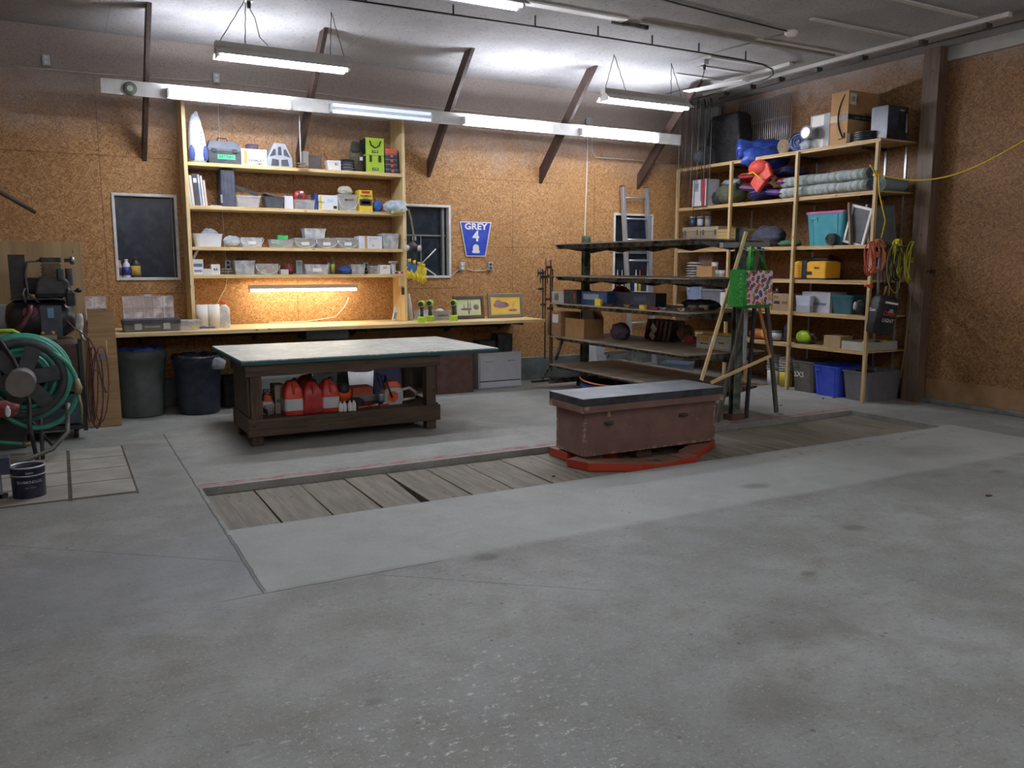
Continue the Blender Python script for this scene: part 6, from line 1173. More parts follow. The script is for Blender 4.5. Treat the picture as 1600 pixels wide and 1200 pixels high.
def roll(name, label, L, ln, rad, m, m2, rz=0, squash=1.0, spiral=True, seed=0, cat='roll', amp=.1):
    """a rolled tarp or mat lying along local x"""
    r = T(name, label, cat, L, rz); n = 26; LP = []
    for k in range(13):
        t = k/12; LP.append([(-ln/2+ln*t, rad*(1+amp*noise.noise(V((math.cos(2*PI*j/n)*2, math.sin(2*PI*j/n)*2, t*5+seed))))*math.cos(2*PI*j/n), rad*squash+rad*squash*(1+amp*noise.noise(V((math.cos(2*PI*j/n)*2, math.sin(2*PI*j/n)*2, t*5+seed+9))))*math.sin(2*PI*j/n)) for j in range(n)])
    ob('roll', MB().loft(LP), m, r)
    if spiral:
        for s in (-1, 1): ob('rolled_end', MB().tube([(s*(ln/2+.003), rad*(.95-.14*k/6)*math.cos(k*PI/6), rad*squash+rad*squash*(.95-.14*k/6)*math.sin(k*PI/6)) for k in range(34)], rad*.05, 5), m2, r)
    return r
m_tarp = M('2b4fb0', .4, kind='cloth'); m_tarp2 = M('24408f', .4, kind='cloth')
p = P(1172, 240, 'x', 8.45)
roll('blue_tarp', 'bright blue rolled tarp bulging over the front of the top shelf', V((8.52, P(1170, 235, 'x', 8.3).y, QS[0]+.002)), .62, .14, m_tarp, m_tarp2, RZ+.9, .9, seed=2, amp=.35, cat='tarp')
ob('draped_edge', MB().blob((.05, -.16, .0), (.3, .09, .14), 5, .3, n=24, m=14, flat=False, fold=.2), m_tarp, [o for o in COL.objects if o.name.startswith('blue_tarp')][0])
roll('canvas_roll', 'tan canvas roll lying between two blue tarps', V((8.68, P(1212, 235, 'x', 8.3).y, QS[0]+.002)), .58, .095, M('8d7656', .7, kind='cloth'), M('c9b48c', .7), .15, 1, seed=4, amp=.15)
roll('blue_tarp', 'darker blue crumpled tarp right of the tan canvas roll', V((8.54, P(1234, 232, 'x', 8.3).y-.02, QS[0]+.002)), .42, .125, m_tarp2, m_black, .35, .95, seed=7, amp=.4, cat='tarp')
lumps(V((8.4, P(1257, 230, 'x', 8.35).y, QS[0]+.002)), 'crumpled clear film at the foot of the duct box', [('film', m_film, (0, 0, .06), (.07, .12, .07), 5)], 'film', 'clear_film')
L, w, h = Q(1266, 1296, 179, 0, 8.44, .3); r = carton(L, w, .3, h, 'white box with a round silver duct on its front', M('a9adb0', .6), RZ, name='duct_box', sticker=[(-.1, .82, .6, .3, m_paper), (-.1, .15, .6, .3, m_paper)])
ob('duct', MB().at(-.08, -.15, h*.48, 0, PI/2).lathe([(.07, 0), (.07, .13), (.085, .13), (.085, .16), (.06, .165), (.001, .165)], 22), M('c3c8cf', .3, .6), r)
L, w, h = Q(1297, 1352, 142, 0, 8.36, .5)
wa = abs(P(1297, 190, 'x', 8.36).y-P(1324, 190, 'x', 8.36).y)
bl = V((8.36, P(1324, 200, 'x', 8.36).y, QS[0]+.001)); r = T('cardboard_box', 'tall brown cardboard box with a black curved arrow and dark tape', 'box', (8.61, bl.y+wa/2, QS[0]+.001), 0); hb = P(1320, 142, 'x', 8.36).z-QS[0]
ob('body', MB().box(0, 0, hb/2, .5, wa, hb), m_kraft, r, .003)
ob('tape', MB().bx(-.252, .252, -wa/2-.002, wa/2+.001, hb*.46, hb*.56), M('22262a', .4), r); ob('clear_tape', MB().bx(-.2535, -.2505, -.01, wa/2, hb*.44, hb*.56), M('b39a72', .3), r)
lettering(r, 'prime  prime  prime', hb*.07, (.05, -wa/2-.004, hb*.51), M('6f9c9c', .5)); ob('sticker', MB().bx(-.23, -.12, -wa/2-.002, -wa/2+.001, hb*.74, hb*.95), m_paper, r); lettering(r, '|||| ||', hb*.1, (-.15, -wa/2-.004, hb*.85), m_ink); ob('sticker', MB().bx(-.245, -.2, -wa/2-.002, -wa/2+.001, hb*.04, hb*.2), m_paper, r)
am = [(-.256, -wa*.28+wa*.75*(1-4*(t-.5)**2)*.42+.0, hb*(.93-.8*t)) for t in [k/14 for k in range(15)]]
ob('arrow_print', MB().tube([(x, y, z) for x, y, z in am], [.006+.016*(k/14) if k < 12 else .016 for k in range(15)], 6, flat=.25).tube([(-.256, -wa*.02, hb*.10), (-.256, -wa*.36, hb*.12), (-.256, -wa*.36, hb*.22)], .009, 6, flat=.3), m_ink, r)
for i in range(5): solo('saucer', ['lowest black plant saucer in the stack', 'second black plant saucer up the stack', 'third black plant saucer up the stack', 'fourth black plant saucer up the stack', 'top black plant saucer of the stack'][i], 'saucer', MB().lathe([(.12, 0), (.15, .022), (.14, .022), (.11, .006)], 24), M('232529', .4), (8.49, bl.y-.17, QS[0]+.001+.024*i), group='stacked black saucers')
L, w, h = Q(1370, 1371, 163, 0); y0 = 6.5; r = T('plastic_crate', 'dark blue and black printed tool sack box at the near end of the top shelf', 'box', (8.66, 6.62, QS[0]+.001), 0); hb = P(1405, 165, 'y', 6.5).z-QS[0]
ob('body', MB().box(0, 0, hb/2, .36, .22, hb), M('17191f', .4), r, .006); ob('blue_panel', MB().bx(-.183, -.17, -.11, .11, .03, hb*.97).bx(-.183, .0, -.113, -.105, hb*.3, hb*.95), M('222b44', .35), r); ob('white_print', MB().bx(.14, .165, -.114, -.108, hb*.25, hb*.8).bx(.02, .1, -.114, -.108, hb*.86, hb*.9), M('8a8d98', .5), r)
ob('red_print', MB().bx(.145, .16, -.116, -.113, hb*.6, hb*.8), m_red, r)
# second shelf
L, w, h = Q(1088, 1109, 281, 1, 8.34, .1); carton(L, w, .25, h, 'white box with a red stripe at the far end of the second shelf', M('c4c4cc', .6), RZ, name='carton', sticker=[(.32, .5, .25, 1, M('a02430', .6)), (-.2, .7, .3, .3, M('8c90a0', .6))])
L, w, h = Q(1096, 1120, 294, 1, 8.33, .2); lumps(V((8.42, L.y-.02, L.z)), 'dark grey rolled jacket in front of the red-striped box', [('jacket', '2c2c34', (0, 0, h*.5), (.08, .1, h*.55), 6)], 'jacket', 'rolled_jacket', RZ) if False else None
L, w, h = Q(1114, 1146, 287, 1, 8.34, .34); lumps(L, 'olive green duffel bag on the second shelf', [('bag', '4a5238', (0, 0, h*.52), (w*.55, .17, h*.58), 6), ('dark_end', '26262e', (-w*.45, -.06, h*.35), (w*.25, .1, h*.4), 8)], 'bag', 'duffel_bag', RZ)
lumps(L+V((0, 0, h*.97)), 'crumpled pale blue plastic on the olive duffel bag', [('film', M('8c98a4', .4, kind='cloth'), (0, 0, .03), (w*.4, .1, .05), 5)], 'film', 'plastic_wrap', RZ)
random.seed(4)
y0 = P(1190, 290, 'x', 8.34).y; vc = [('c03030', 'faded red life jacket at the top left of the heap', (.0, .3, .30)), ('7a2f48', 'plum life jacket in the left middle of the heap', (.02, .28, .18)), ('2c3a9c', 'bright blue life jacket at the lower left of the heap', (.0, .1, .06)), ('b0392c', 'dark red life jacket at the right of the heap', (.06, -.3, .22)), ('2a2f6a', 'navy life jacket at the back right of the heap', (.12, -.25, .32)), ('5a2f6c', 'purple life jacket at the lower right of the heap', (.02, -.2, .08)), ('22244a', 'dark navy life jacket under the others', (.12, .1, .1))]
for i, (hx, lb, (dx, dy, dz)) in enumerate(vc):
    r = T('life_jacket', lb, 'life jacket', (8.5+dx, y0+dy, QS[1]+.034), 0, 'heaped life jackets')
    ob('foam_panel', MB().at(0, 0, dz, .3*i, .15*math.sin(i*2), .2*math.cos(i*3)).rloft([(.3, .34, -.035), (.34, .38, 0), (.3, .34, .035)], .08, 5, smooth=True), M(hx, .6, kind='cloth'), r)
    ob('trim', MB().at(0, 0, dz, .3*i, .15*math.sin(i*2), .2*math.cos(i*3)).tube([(x, y, 0) for x, y in rrect(.345, .385, .08, 5)], .008, 5, closed=True), M('3c3f9c' if i % 2 else '1f2030', .6), r)
y1 = P(1183, 275, 'x', 8.25).y; r = T('life_jacket', 'orange-red life vest with yellow strap lying on top of the heap', 'life jacket', (8.31, y1, QS[1]+.12)); m_lv = M('d8402c', .55, kind='cloth')
ob('foam_panel', MB().blob((0, .03, .31), (.1, .17, .11), 3, .1, flat=False), m_lv, r); ob('foam_panel', MB().at(-.02, -.02, .15, 0, .75, .1).rloft([(.05, .2, -.13), (.07, .22, 0), (.05, .2, .13)], .02, 4), m_lv, r); ob('foam_panel', MB().at(-.02, -.12, .24, 0, -.5, .1).rloft([(.05, .16, -.1), (.07, .18, 0), (.05, .16, .1)], .02, 4), m_lv, r); ob('strap', MB().tube([(-.1, .12, .24), (-.12, .02, .25), (-.12, -.1, .17), (-.09, -.16, .14)], .008, 6), m_yel, r)
g = G('striped_quilt'); x, y, z = g.xyz(); f = g.math('FRACT', g.math('MULTIPLY', x, 9)); q = g.noise(scale=9, detail=3)
m_stripe = g.fin(g.mix(g.math('MULTIPLY', g.step(q, .3, .8), .3), g.ramp(f, [(0, '93a3a2'), (.25, 'b5bab4'), (.42, '8fa79b'), (.55, 'b9b8ae'), (.68, 'a06a66'), (.74, 'a9b2b4'), (.88, '7e94a0')], 'CONSTANT'), '5c6466'), .8, 0, g.math('ADD', q, g.math('MULTIPLY', g.math('SINE', g.math('MULTIPLY', x, 75)), .25)), .6, .02)
ya, yb = P(1218, 300, 'x', 8.36).y, P(1354, 295, 'x', 8.36).y
for i, (dz, dx, lb) in enumerate(((0, 0, 'lower long striped cushion roll on the second shelf'), (.135, .02, 'upper long striped cushion roll lying on the lower one'), (.0, .2, 'striped cushion roll behind the lower front one'))):
    r = roll('striped_cushion', lb, V((8.44+dx, (ya+yb)/2+.02*i, QS[1]+.014+dz)), abs(ya-yb)-.02*i, .095, m_stripe, M('3a4a70', .6), RZ, .7, seed=i, amp=.18, cat='cushion'); r['group'] = 'striped cushion rolls'
roll('foam_mat', 'grey-green rolled foam mat at the near end of the second shelf', V((8.68, 6.56, QS[1]+.002)), .42, .082, M('79888a', .8), M('2f3f3f', .7), .0, 1, seed=1, amp=.02, cat='mat')
# third shelf
L, w, h = Q(1066, 1094, 355, 2, 8.34, .3); L2, w2, h2 = Q(1094, 1122, 354, 2, 8.34, .3)
for i, (l_, w_, h_) in enumerate(((L, w, h), (L2, w2, h2))):
    r = T('ammo_case', ['tan plastic case at the far end of the third shelf', 'tan plastic case next to the paler wooden trays'][i], 'case', l_, RZ, 'tan cases'); ob('body', MB().rloft([(w_*.92, .28, 0), (w_*.95, .3, h_*.8)], .01), M('857a64', .6), r); ob('lid', MB().rloft([(w_, .31, h_*.81), (w_, .31, h_)], .01), M('9a8f76', .6), r)
    for s in (-1, 1): ob('latch', MB().box(s*w_*.34, -.16, h_*.75, .03, .015, .07), M('6c6250', .6), r)
for i in range(3):
    yy = P(1080+8*i, 345, 'x', 8.42).y; can(V((8.45+.05*i, yy, QS[2]+h+.003)), .045, .155, ['white-topped navy canister, left of three on the tan case', 'white-topped navy canister, middle of three on the tan case', 'small white jar, right of three on the tan case'][i], M('1f3a58' if i < 2 else '8f9498', .4), m_white, 'canister', lab=M('bcc6d0', .5) if i == 1 else None, group='canisters on the tan case')
L, w, h = Q(1123, 1142, 352, 2, 8.34, .3)
for i in range(6): carton(V((L.x, P(1142, 360, 'x', 8.34).y+.03, QS[2]+.002+.045*i)), .5, .3, .042, ['lowest pale wooden tray in the stack', 'second pale wooden tray', 'third pale wooden tray', 'fourth pale wooden tray', 'fifth pale wooden tray', 'top pale wooden tray in the stack'][i]+('' if i in (0, 5) else ' up the stack'), M('b0955e', .7), RZ, name='wooden_tray', cat='tray', group='stacked wooden trays')
L, w, h = Q(1165, 1212, 354, 2, 8.33, .3); lumps(L, 'dark navy folded gear bag on the third shelf', [('bag', '23283a', (0, 0, h*.5), (w*.52, .14, h*.55), 12), ('strap', '4c5566', (-w*.2, -.1, h*.3), (w*.4, .04, h*.12), 2)], 'bag', 'gear_bag', RZ)
L, w, h = Q(1212, 1240, 376, 2, 8.33, .2); lumps(L, 'bunch of green garden netting on the third shelf', [('netting', '2f5a33', (0, 0, h*.5), (w*.55, .1, h*.6), 13)], 'netting', 'garden_netting', RZ)
L, w, h = Q(1258, 1318, 328, 2, 8.36, .4); tote(L, w, .4, h, 'teal plastic tote with a pink lid on the third shelf', M('2b8f9c', .45), M('b04a92', .45), RZ)
L, w, h = Q(1287, 1310, 358, 2, 8.3, .3); roll('rubber_mat', 'black rolled rubber mat in front of the teal tote', V((8.32, L.y, QS[2]+.002)), .07, .072, m_dark, m_black, 0, 1, amp=.02, cat='mat')
r = T('window_sash', 'old white window sash with dark glass leaning on the third shelf', 'window sash', (8.40, P(1331, 350, 'x', 8.36).y, QS[2]+.004), rot=(0, .25, RZ), group='stored window sashes')
def sash(r, w, h, fm, gm, e=.035):
    ob('frame', MB().bx(-w/2, w/2, -.015, .015, 0, e).bx(-w/2, w/2, -.015, .015, h-e, h).bx(-w/2, -w/2+e, -.015, .015, e, h-e).bx(w/2-e, w/2, -.015, .015, e, h-e), fm, r, .003); ob('pane', MB().bx(-w/2+e, w/2-e, -.003, .003, e, h-e), gm, r)
m_sg = M('565c5e', .25); sash(r, .3, .46, m_white, m_sg, .03)
r = T('window_sash', 'larger grey glazed frame leaning at the near end of the third shelf', 'window sash', (8.66, 6.62, QS[2]+.004), rot=(-.12, .0, .0), group='stored window sashes'); sash(r, .5, .47, M('7d8280', .4, .4), M('6d7472', .3), .025)
r = T('window_sash', 'brown-edged frame between the two other sashes', 'window sash', (8.55, 6.80, QS[2]+.004), rot=(-.12, 0, -.1), group='stored window sashes'); sash(r, .42, .5, M('6f5a42', .6), M('5c6260', .3), .03)
# fourth shelf
for i in range(6):
    ln = .0; L, w, h = Q(1063, 1092, 400, 3, 8.34, .3); lumps(V((8.46, P(1078, 415, 'x', 8.34).y, QS[3]+.002+.038*i)), ['lowest folded white drop cloth in the stack', 'second folded white drop cloth', 'third folded white drop cloth', 'fourth folded white drop cloth', 'fifth folded white drop cloth', 'top folded white drop cloth of the stack'][i]+('' if i in (0, 5) else ' up the stack'), [('cloth', ['b9b6ae', '9c9a94', 'c4c1b8', '8d8c8a', 'b5b2aa', 'a5a29a'][i], (0, 0, .018), (.13, .15, .022), i)], 'cloth', 'drop_cloth', group='folded drop cloths')
L, w, h = Q(1091, 1113, 398, 3, 8.44, .25); carton(L, w, .25, h, 'brown cardboard box behind the drop cloths', M('6c5040', .7), RZ)
L, w, h = Q(1090, 1114, 416, 3, 8.33, .06); carton(L, w, .1, h, 'small tan cardboard box leaning low on the fourth shelf', m_kraft, RZ)
for i in range(4):
    yy = P(1112+6*(i % 3), 420, 'x', 8.36).y; can(V((8.42, yy, QS[3]+.002+(.115 if i == 3 else 0))), .048, .11, ['white jar at the left of the jar group', 'green-white jar in the middle of the jar group', 'pale jar at the right of the jar group', 'white jar stacked on the left jar'][i], M(['b9bcb8', '6f8c80', 'a9a89c', 'c0c2c0'][i], .5), m_wplast, 'jar', cat='jar', group='jars on the fourth shelf')
L, w, h = Q(1238, 1289, 404, 3, 8.36, .3)
r = T('tool_carrier', 'yellow tool carrier with black ribs and handle on the fourth shelf', 'case', L, RZ); ob('body', MB().rloft([(w, .28, .01), (w, .28, h*.8), (w*.9, .2, h*.88)], .02), M('e0a818', .45), r)
ob('black_band', MB().bx(-w*.22, -w*.06, -.146, .146, 0, h*.9), m_black, r, .004); ob('base', MB().rloft([(w*1.02, .29, 0), (w*1.02, .29, h*.08)], .02), m_black, r); ob('handle', MB().tube([(-w*.4, 0, h*.82), (-w*.35, 0, h*.98), (w*.3, 0, h*.98), (w*.4, 0, h*.82)], .022, 8), m_black, r); ob('print', MB().box(w*.02, -.148, h*.32, w*.16, .004, h*.14), m_ink, r); lettering(r, 'MAX', h*.15, (w*.25, -.146, h*.55))
for k in range(5): ob('rib', MB().box(-w*.37, -.142, h*(.15+.13*k), w*.2, .006, .006), M('a87c10', .5), r)
solo('hanging_cloth', 'black cloth hanging on the wall behind the tool carrier', 'cloth', MB().blob((0, 0, .14), (.03, .08, .18), 3, .2), m_black, (8.93, P(1296, 400, 'x', 8.9).y, QS[3]+.002))
# fifth shelf
L, w, h = Q(1070, 1092, 448, 4, 8.34, .35); tote(L, .36, .32, h, 'pale blue translucent tote at the far end of the fifth shelf', M('8a9cbc', .4), None, RZ)
L, w, h = Q(1092, 1125, 450, 4, 8.34, .4); tote(L, w, .36, h, 'plain grey tote next to the pale blue one', M('787d84', .45), M('82878e', .45), RZ, ribs=False)
L, w, h = Q(1125, 1138, 457, 4, 8.34, .2); carton(L, w, .2, h, 'narrow white box right of the plain grey tote', m_paper, RZ, name='carton')
L, w, h = Q(1184, 1206, 455, 4, 8.36, .25); carton(L, w, .25, h, 'brown box half hidden by the shopping bag', m_kraft2, RZ)
L, w, h = Q(1207, 1234, 459, 4, 8.35, .25); carton(L, w, .25, h, 'brown cardboard box printed X12 on the fifth shelf', M('94795c', .7), RZ, text=[('X12', .22, .2, .48)], sticker=[(-.25, .48, .3, .17, m_ink), (-.3, .8, .25, .12, M('6b5840', .7))])
solo('tin', 'small grey tin on the brown X12 box', 'tin', MB().lathe([(.03, 0), (.03, .07), (.001, .071)], 12), m_steel, (8.46, P(1210, 455, 'x', 8.4).y, QS[4]+h+.003))
L, w, h = Q(1242, 1262, 458, 4, 8.34, .3); 
L, w, h = Q(1241, 1270, 466, 4, 8.42, .3)
L, w, h = Q(1252, 1296, 456, 4, 8.40, .32); carton(L, w, .3, h, 'white carton with blue capital letters on the fifth shelf', M('aeb0b8', .6), RZ, text=[('BERNVALE', .17, .14, .42, M('2a3580', .5))], name='carton')
L, w, h = Q(1241, 1268, 470, 4, 8.32, .06); carton(V((8.355, L.y, QS[4]+.001)), w*.8, .07, .08, 'white basket base under the tilted lid bin', M('9da0a8', .5), RZ, name='basket', cat='basket')
tote(V((8.352, L.y, QS[4]+.083)), w*1.0, .085, .13, 'white plastic bin with a flared rim in front of the white carton', M('b9c0cc', .45), None, RZ, ribs=False, name='plastic_tub', cat='tub')
L, w, h = Q(1296, 1332, 459, 4, 8.42, .32); tote(L, w, .32, h, 'dark teal tote at the right of the fifth shelf', M('17525e', .5), M('1a5a66', .5), RZ, ribs=False)
L, w, h = Q(1329, 1345, 470, 4, 8.33, .2); lumps(L, 'black and white printed bag right of the dark teal tote', [('bag', '1f2124', (0, 0, h*.5), (w*.5, .08, h*.55), 3), ('print', 'a9abb0', (-w*.2, -.07, h*.6), (w*.2, .02, h*.3), 4)], 'bag', 'printed_bag', RZ)
# sixth shelf
L, w, h = Q(1163, 1196, 514, 5, 8.36, .2); lumps(L, 'orange and brown power tool pile on the sixth shelf', [('tool', 'a8642a', (0, 0, h*.5), (w*.45, .09, h*.5), 3), ('tool', 'c99a3c', (w*.3, -.02, h*.5), (w*.2, .06, h*.5), 5)], 'tools', 'power_tool_pile', RZ)
L, w, h = Q(1199, 1214, 517, 5, 8.36, .15); can(L, w/2, h, 'grey tin with white label on the sixth shelf', M('44474c', .5), m_steel, lab=M('b4b6ba', .5))
L, w, h = Q(1222, 1230, 500, 5, 8.42, .1); bottle(L, w/2, h, 'tall black bottle beside the second shelving post', m_dark, m_black)
L, w, h = Q(1236, 1262, 517, 5, 8.36, .2); r = T('cordless_tool', 'lime and black cordless sander on the sixth shelf', 'power tool', L, RZ); ob('body', MB().blob((-w*.05, 0, h*.5), (w*.42, .07, h*.52), 3, .1), m_lime, r); ob('grip', MB().tube([(w*.1, 0, h*.7), (w*.5, 0, h*.75), (w*.7, 0, h*.4)], .022, 8), m_black, r); ob('pad', MB().box(0, 0, .012, w*.9, .12, .02), m_black, r)
L, w, h = Q(1287, 1313, 525, 5, 8.34, .22); carton(L, w, .22, h, 'small plain kraft box on the sixth shelf', M('9d8560', .7), RZ)
r = T('long_tray', 'long white open box overhanging the near end of the sixth shelf', 'box', (8.6, 6.66, QS[5]+.001)); ob('body', MB().rloft([(.56, .36, 0), (.56, .36, .1), (.54, .34, .1), (.54, .34, .01)], .006), M('b0aea4', .6), r)
for i, (dx, hx, lb) in enumerate(((-.22, 'd8c418', 'yellow tape measure in the long white box'), (.02, '22242a', 'black strap coil in the long white box'), (.14, 'd6c81c', 'yellow-black ratchet in the long white box'))):
    solo(['tape_measure', 'strap_coil', 'ratchet'][i], lb, 'tool', MB().blob((0, 0, .05), (.045, .04, .05), i+2, .12), M(hx, .5), (8.6+dx, 6.56, QS[5]+.015))
# floor row
L, w, h = Q(1196, 1217, 552, 6, 8.34, .3)
for i, (px, hx) in enumerate(((1207, 'a5a8a4'), (1222, 'b2b5b0'))):
    yy = P(px-2, 570, 'x', 8.4).y; r = T('wire_spool', ['bundle of white wire coils left of the post', 'bundle of white wire coils right beside the post'][i], 'wire coils', (8.52, yy+.06-.05*i, .0), 0, 'wire coil bundles'); b = MB(); r.scale = (.82, .82, 1)
    ob('stool', MB().lathe([(.10, 0), (.11, .2)], 16), m_white if i == 0 else M('c9b81f', .5), r)
    for k in range(7): b.tube([(.11*math.cos(a)*(1+.08*math.sin(k*2)), .11*math.sin(a), .222+.028*k+.006*math.sin(2*a+k)) for a in [2*PI*j/20 for j in range(20)]], .013, 6, closed=True)
    ob('coils', b, M(hx, .5), r)
c = P(1232, 606, 'z', 0); r = T('yellow_bucket', 'yellow plastic bucket behind the second shelving post', 'bucket', (8.78, 7.7, 0)); ob('pail', MB().lathe([(.11, 0), (.13, .24), (.135, .24), (.125, .24), (.105, .02)], 22), M('c9b81f', .5), r)
L, w, h = Q(1240, 1280, 560, 6, 8.24, .5)
tote(V((8.57, 7.40, 0)), .37, .56, .40, 'brown-grey tote marked SXS at the left of the floor row', M('5d5853', .5), None, RZ)
lettering([o for o in COL.objects if o.get('label', '').startswith('brown-grey tote')][0], 'SXS', .1, (-.06, -.263, .22), m_paper, name='marking')
tote(V((8.56, 7.02, 0)), .4, .58, .38, 'bright blue tote in the middle of the floor row', M('2b49c4', .45), None, RZ)
tote(V((8.63, 6.61, 0)), .4, .64, .355, 'large grey open tote behind the near shelving post', M('66676c', .5), None, 0.0+RZ, ribs=False)
lumps(V((8.6, 6.7, .05)), 'dark odds and ends inside the large grey tote', [('cloth', '2b2c30', (0, 0, .2), (.12, .2, .1), 4)], 'bag', 'cloth_heap')
tote(V((7.6, 9.0, 0)), .42, .36, .26, 'pale blue translucent tote on the floor behind the rack', M('6c7c94', .4), None, -.9, ribs=False); 

# ------------------------------------------------------------ ropes, cords and backpack on the near post
YP = 6.40
bp0, bp1 = P(1350, 379, 'y', YP), P(1442, 380, 'y', YP)
r = T('hook_rail', 'dark steel hook rail sticking out between the near post and the wall', 'rail', (8.3, YP+.02, bp0.z)); ob('bar', MB().bx(-.12, .54, -.01, .01, -.012, .012), m_iron, r)
def hank(label, pxc, t, b_, wpx, hx, y=YP-.05, n=5, rad=.006, wrap=True, name='rope_hank', cat='rope', seed=0, grp='rope and cord hanks on the hook rail'):
    a = P(pxc, t, 'y', y); c_ = P(pxc, b_, 'y', y); W = P(pxc+wpx/2, t, 'y', y).x-a.x; H = a.z-c_.z; r = T(name, label, cat, (a.x, y, c_.z), 0, grp); random.seed(seed); m_ = M(hx, .6); b = MB()
    for k in range(n):
        s = random.uniform(.6, 1.0); dz = random.uniform(0, .12)*H; ph = random.uniform(-.3, .3)
        b.tube([(W*s*math.sin(2*PI*j/18)*(.5+.5*math.sin(PI*j/18))+.2*W*ph, .03*math.sin(k*2.1+j*.5), H-(H-dz)*(.5-.5*math.cos(2*PI*j/18))) for j in range(18)], rad, 6, closed=True)
    ob('loops', b, m_, r)
    if wrap: ob('wrap', MB().tube([(.3*W*math.cos(j*.9), .035*math.sin(j*.9), H*.62-.006*j*.5) for j in range(22)], rad, 6), m_, r)
hank('orange rope hank hanging at the front of the rail', 1372, 374, 426, 26, 'd07a4a', n=6, seed=1); hank('red-orange cord hank behind the orange rope', 1361, 377, 434, 16, 'b04a2c', n=6, wrap=False, y=YP-.10, seed=2)
hank('black cable hank hanging left on the rail', 1390, 382, 450, 12, '1b1c20', n=5, wrap=False, seed=3, rad=.008); hank('thick black cable hank between the yellow cords', 1405, 385, 440, 16, '17181b', n=5, wrap=False, seed=4, rad=.009, y=YP-.09)
hank('bright yellow extension cord hank in the middle of the rail', 1403, 374, 436, 20, 'd0cc1e', n=8, seed=5, rad=.008, wrap=False); hank('yellow rope hank nearest the wall post', 1427, 376, 444, 20, 'b5b02a', n=6, seed=6)
hank('olive loop of cord drooping lowest from the rail', 1400, 382, 459, 34, '8e8c2e', n=1, seed=7, rad=.007, wrap=False, y=YP-.13)
tie = P(1369, 272, 'y', YP-.02); far = P(1640, 196, 'x', 8.75)
r = T('yellow_rope', 'yellow rope tied to the near post and stretched out of view to the right', 'rope', tie)
b = MB(); e = far-tie; b.tube([tuple(e*t+V((0, 0, -.28*math.sin(PI*min(t, 1))*(1-.3*t)))) for t in [k/16 for k in range(17)]], .008, 6); ob('line', b, m_yel, r)
ob('knot', MB().tube([(-.05+.012*math.sin(k*1.3), -.03+.06*math.cos(k*1.9)*.4, .03*math.sin(k*.8)) for k in range(24)], .008, 6).tube([(-.05, -.03, 0), (-.1, -.02, .06), (-.14, -.02, .09)], .009, 6), m_yel, r)
e2 = P(1377, 372, 'y', YP-.05)-tie; ob('hanging_end', MB().tube([(0, -.03, 0), (.03, -.03, -.2), tuple(V((.05, 0, .2))+e2), tuple(e2)], .007, 6), m_yel, r)
q = [P(1425, 442, 'y', YP-.08), P(1421, 490, 'y', YP-.08), P(1414, 540, 'y', YP-.07), P(1407, 590, 'y', YP-.07)]; solo('cord', 'thin ochre cord hanging down beside the wall post to the grey tote', 'cord', MB().tube([p-q[-1] for p in q], .004, 6), M('a08a3c', .6), q[-1])
p = P(1372, 522, 'y', 6.3); r = T('backpack_cooler', 'black backpack cooler with a red and white beer logo hanging on the near post', 'backpack', p, rot=(.0, .16, -.35)); hB = P(1372, 462, 'y', 6.3).z-p.z; wB = .25
ob('body', MB().rloft([(wB*.9, .13, 0), (wB, .17, .02), (wB*1.02, .18, hB*.55), (wB*.98, .17, hB*.9), (wB*.8, .12, hB)], .03, 4, smooth=True), M('15171b', .6, kind='cloth'), r)
ob('zip_flap', MB().rloft([(wB*1.04, .19, hB*.80), (wB*1.04, .19, hB*.83)], .03, 4), M('26282e', .6), r); ob('white_strip', MB().box(wB*.1, -.098, hB*.83, wB*.62, .006, hB*.05), m_paper, r); ob('top_handle', MB().tube([(-.03, 0, hB), (-.02, 0, hB*1.25), (.02, 0, hB*1.25), (.03, 0, hB)], .012, 6), M('8a6a50', .6), r)
mt_ = [(-.03, 0), (.035, 0), (.03, .03), (.01, .05), (.0, .035), (-.012, .042)]; ob('mountain_emblem', MB().at(.035, 0, hB*.58).prism(mt_, -.0945, -.088), M('8d929c', .5), r)
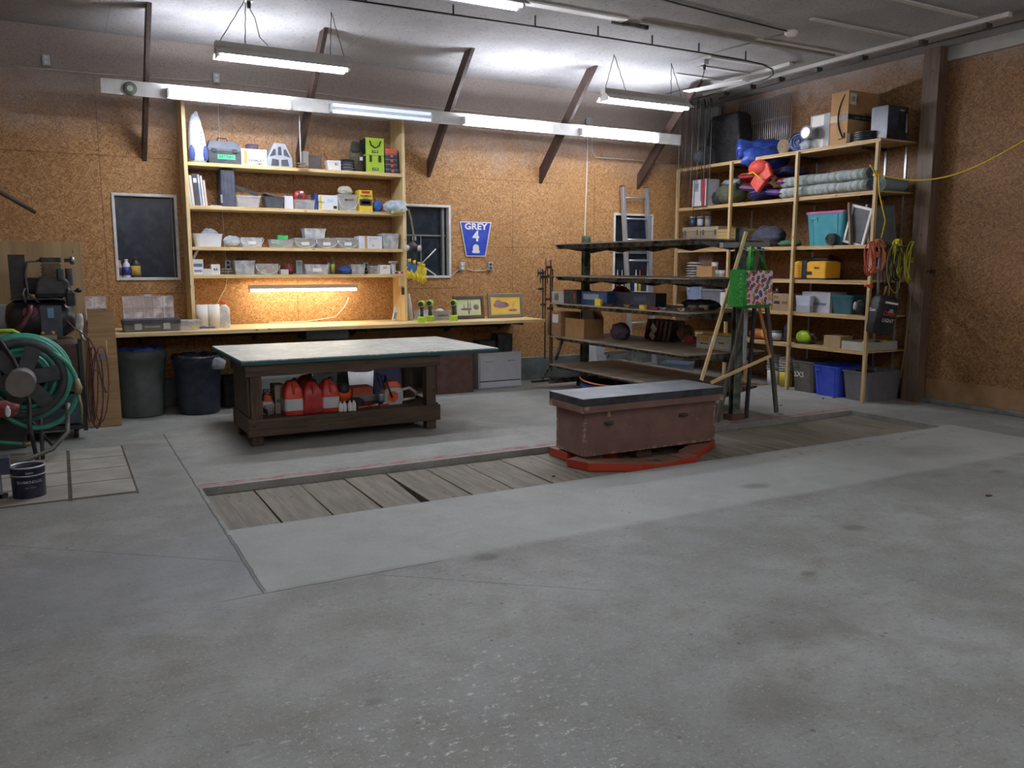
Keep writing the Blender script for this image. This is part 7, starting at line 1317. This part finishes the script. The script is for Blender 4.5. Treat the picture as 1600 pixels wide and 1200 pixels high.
lettering(r, 'Coors', .075, (.02, -.096, hB*.55), M('c43030', .5), sx=.8, shear=.25, name='script_logo'); lettering(r, 'LIGHT', .06, (.02, -.096, hB*.37), m_paper, sx=.85, shear=.15, name='script_logo'); lettering(r, 'Coors', .05, (-wB*.52-.002, -.0, hB*.6), m_paper, rz=-PI/2, name='side_logo')
for s in (-1, 1): ob('shoulder_strap', MB().tube([(s*.07, .09, hB*.9), (s*.08, .12, hB*.5), (s*.08, .1, .03)], .016, 6, flat=.4), m_black, r)
ob('side_strap', MB().tube([(wB*.5, 0, hB*.6), (wB*.62, -.01, hB*.56), (wB*.6, -.02, hB*.5)], .018, 6), m_black, r)
q = P(1372, 437, 'y', 6.33); solo('hanging_hook', 'grey strap and tube holding the backpack up to the rail', 'strap', MB().tube([(0, 0, P(1372, 392, 'y', 6.33).z-q.z), (.01, 0, 0), (.02, 0, -.12), (0, 0, -.2)], .016, 8), M('4c4f56', .5), q)
r = T('spring_clamp', 'orange spring clamp gripping the near shelving post', 'clamp', P(1357, 446, 'y', 6.41)); ob('jaw', MB().box(.0, 0, 0, .12, .03, .025).box(.03, 0, -.02, .07, .03, .02), m_orange, r, .004)
a = P(1433, 424, 'y', 6.12); solo('slide_latch', 'dark bolt latch on the wall post beside the cords', 'latch', MB().cyl((-.02, 0, 0), (.12, 0, .0), .008, n=8).box(.1, 0, 0, .06, .03, .04), m_black, (8.86, 6.14, a.z), bevel=.003)
# small debris
random.seed(8)
for i, (px, p_, s) in enumerate(((1286, 623, .02), (1303, 622, .03), (1220, 634, .02), (865, 735, .015), (1545, 775, .03), (240, 1002, .0))):
    if s: c = P(px, p_, 'z', 0); solo('dry_leaf', ['dry leaf on the floor before the blue tote, left one', 'dry reddish leaf on the floor before the blue tote', 'crumb of rust on the floor beside the tripod foot', 'splinter lying beside the orange blocks', 'dark dry leaf lying alone on the open floor at the right', ''][i], 'leaf', MB().blob((0, 0, .004), (s, s*.6, .006), i, .4, n=8, m=5), M('4a3226', .8), (c.x, c.y, -.05 if i == 3 else 0.0005))
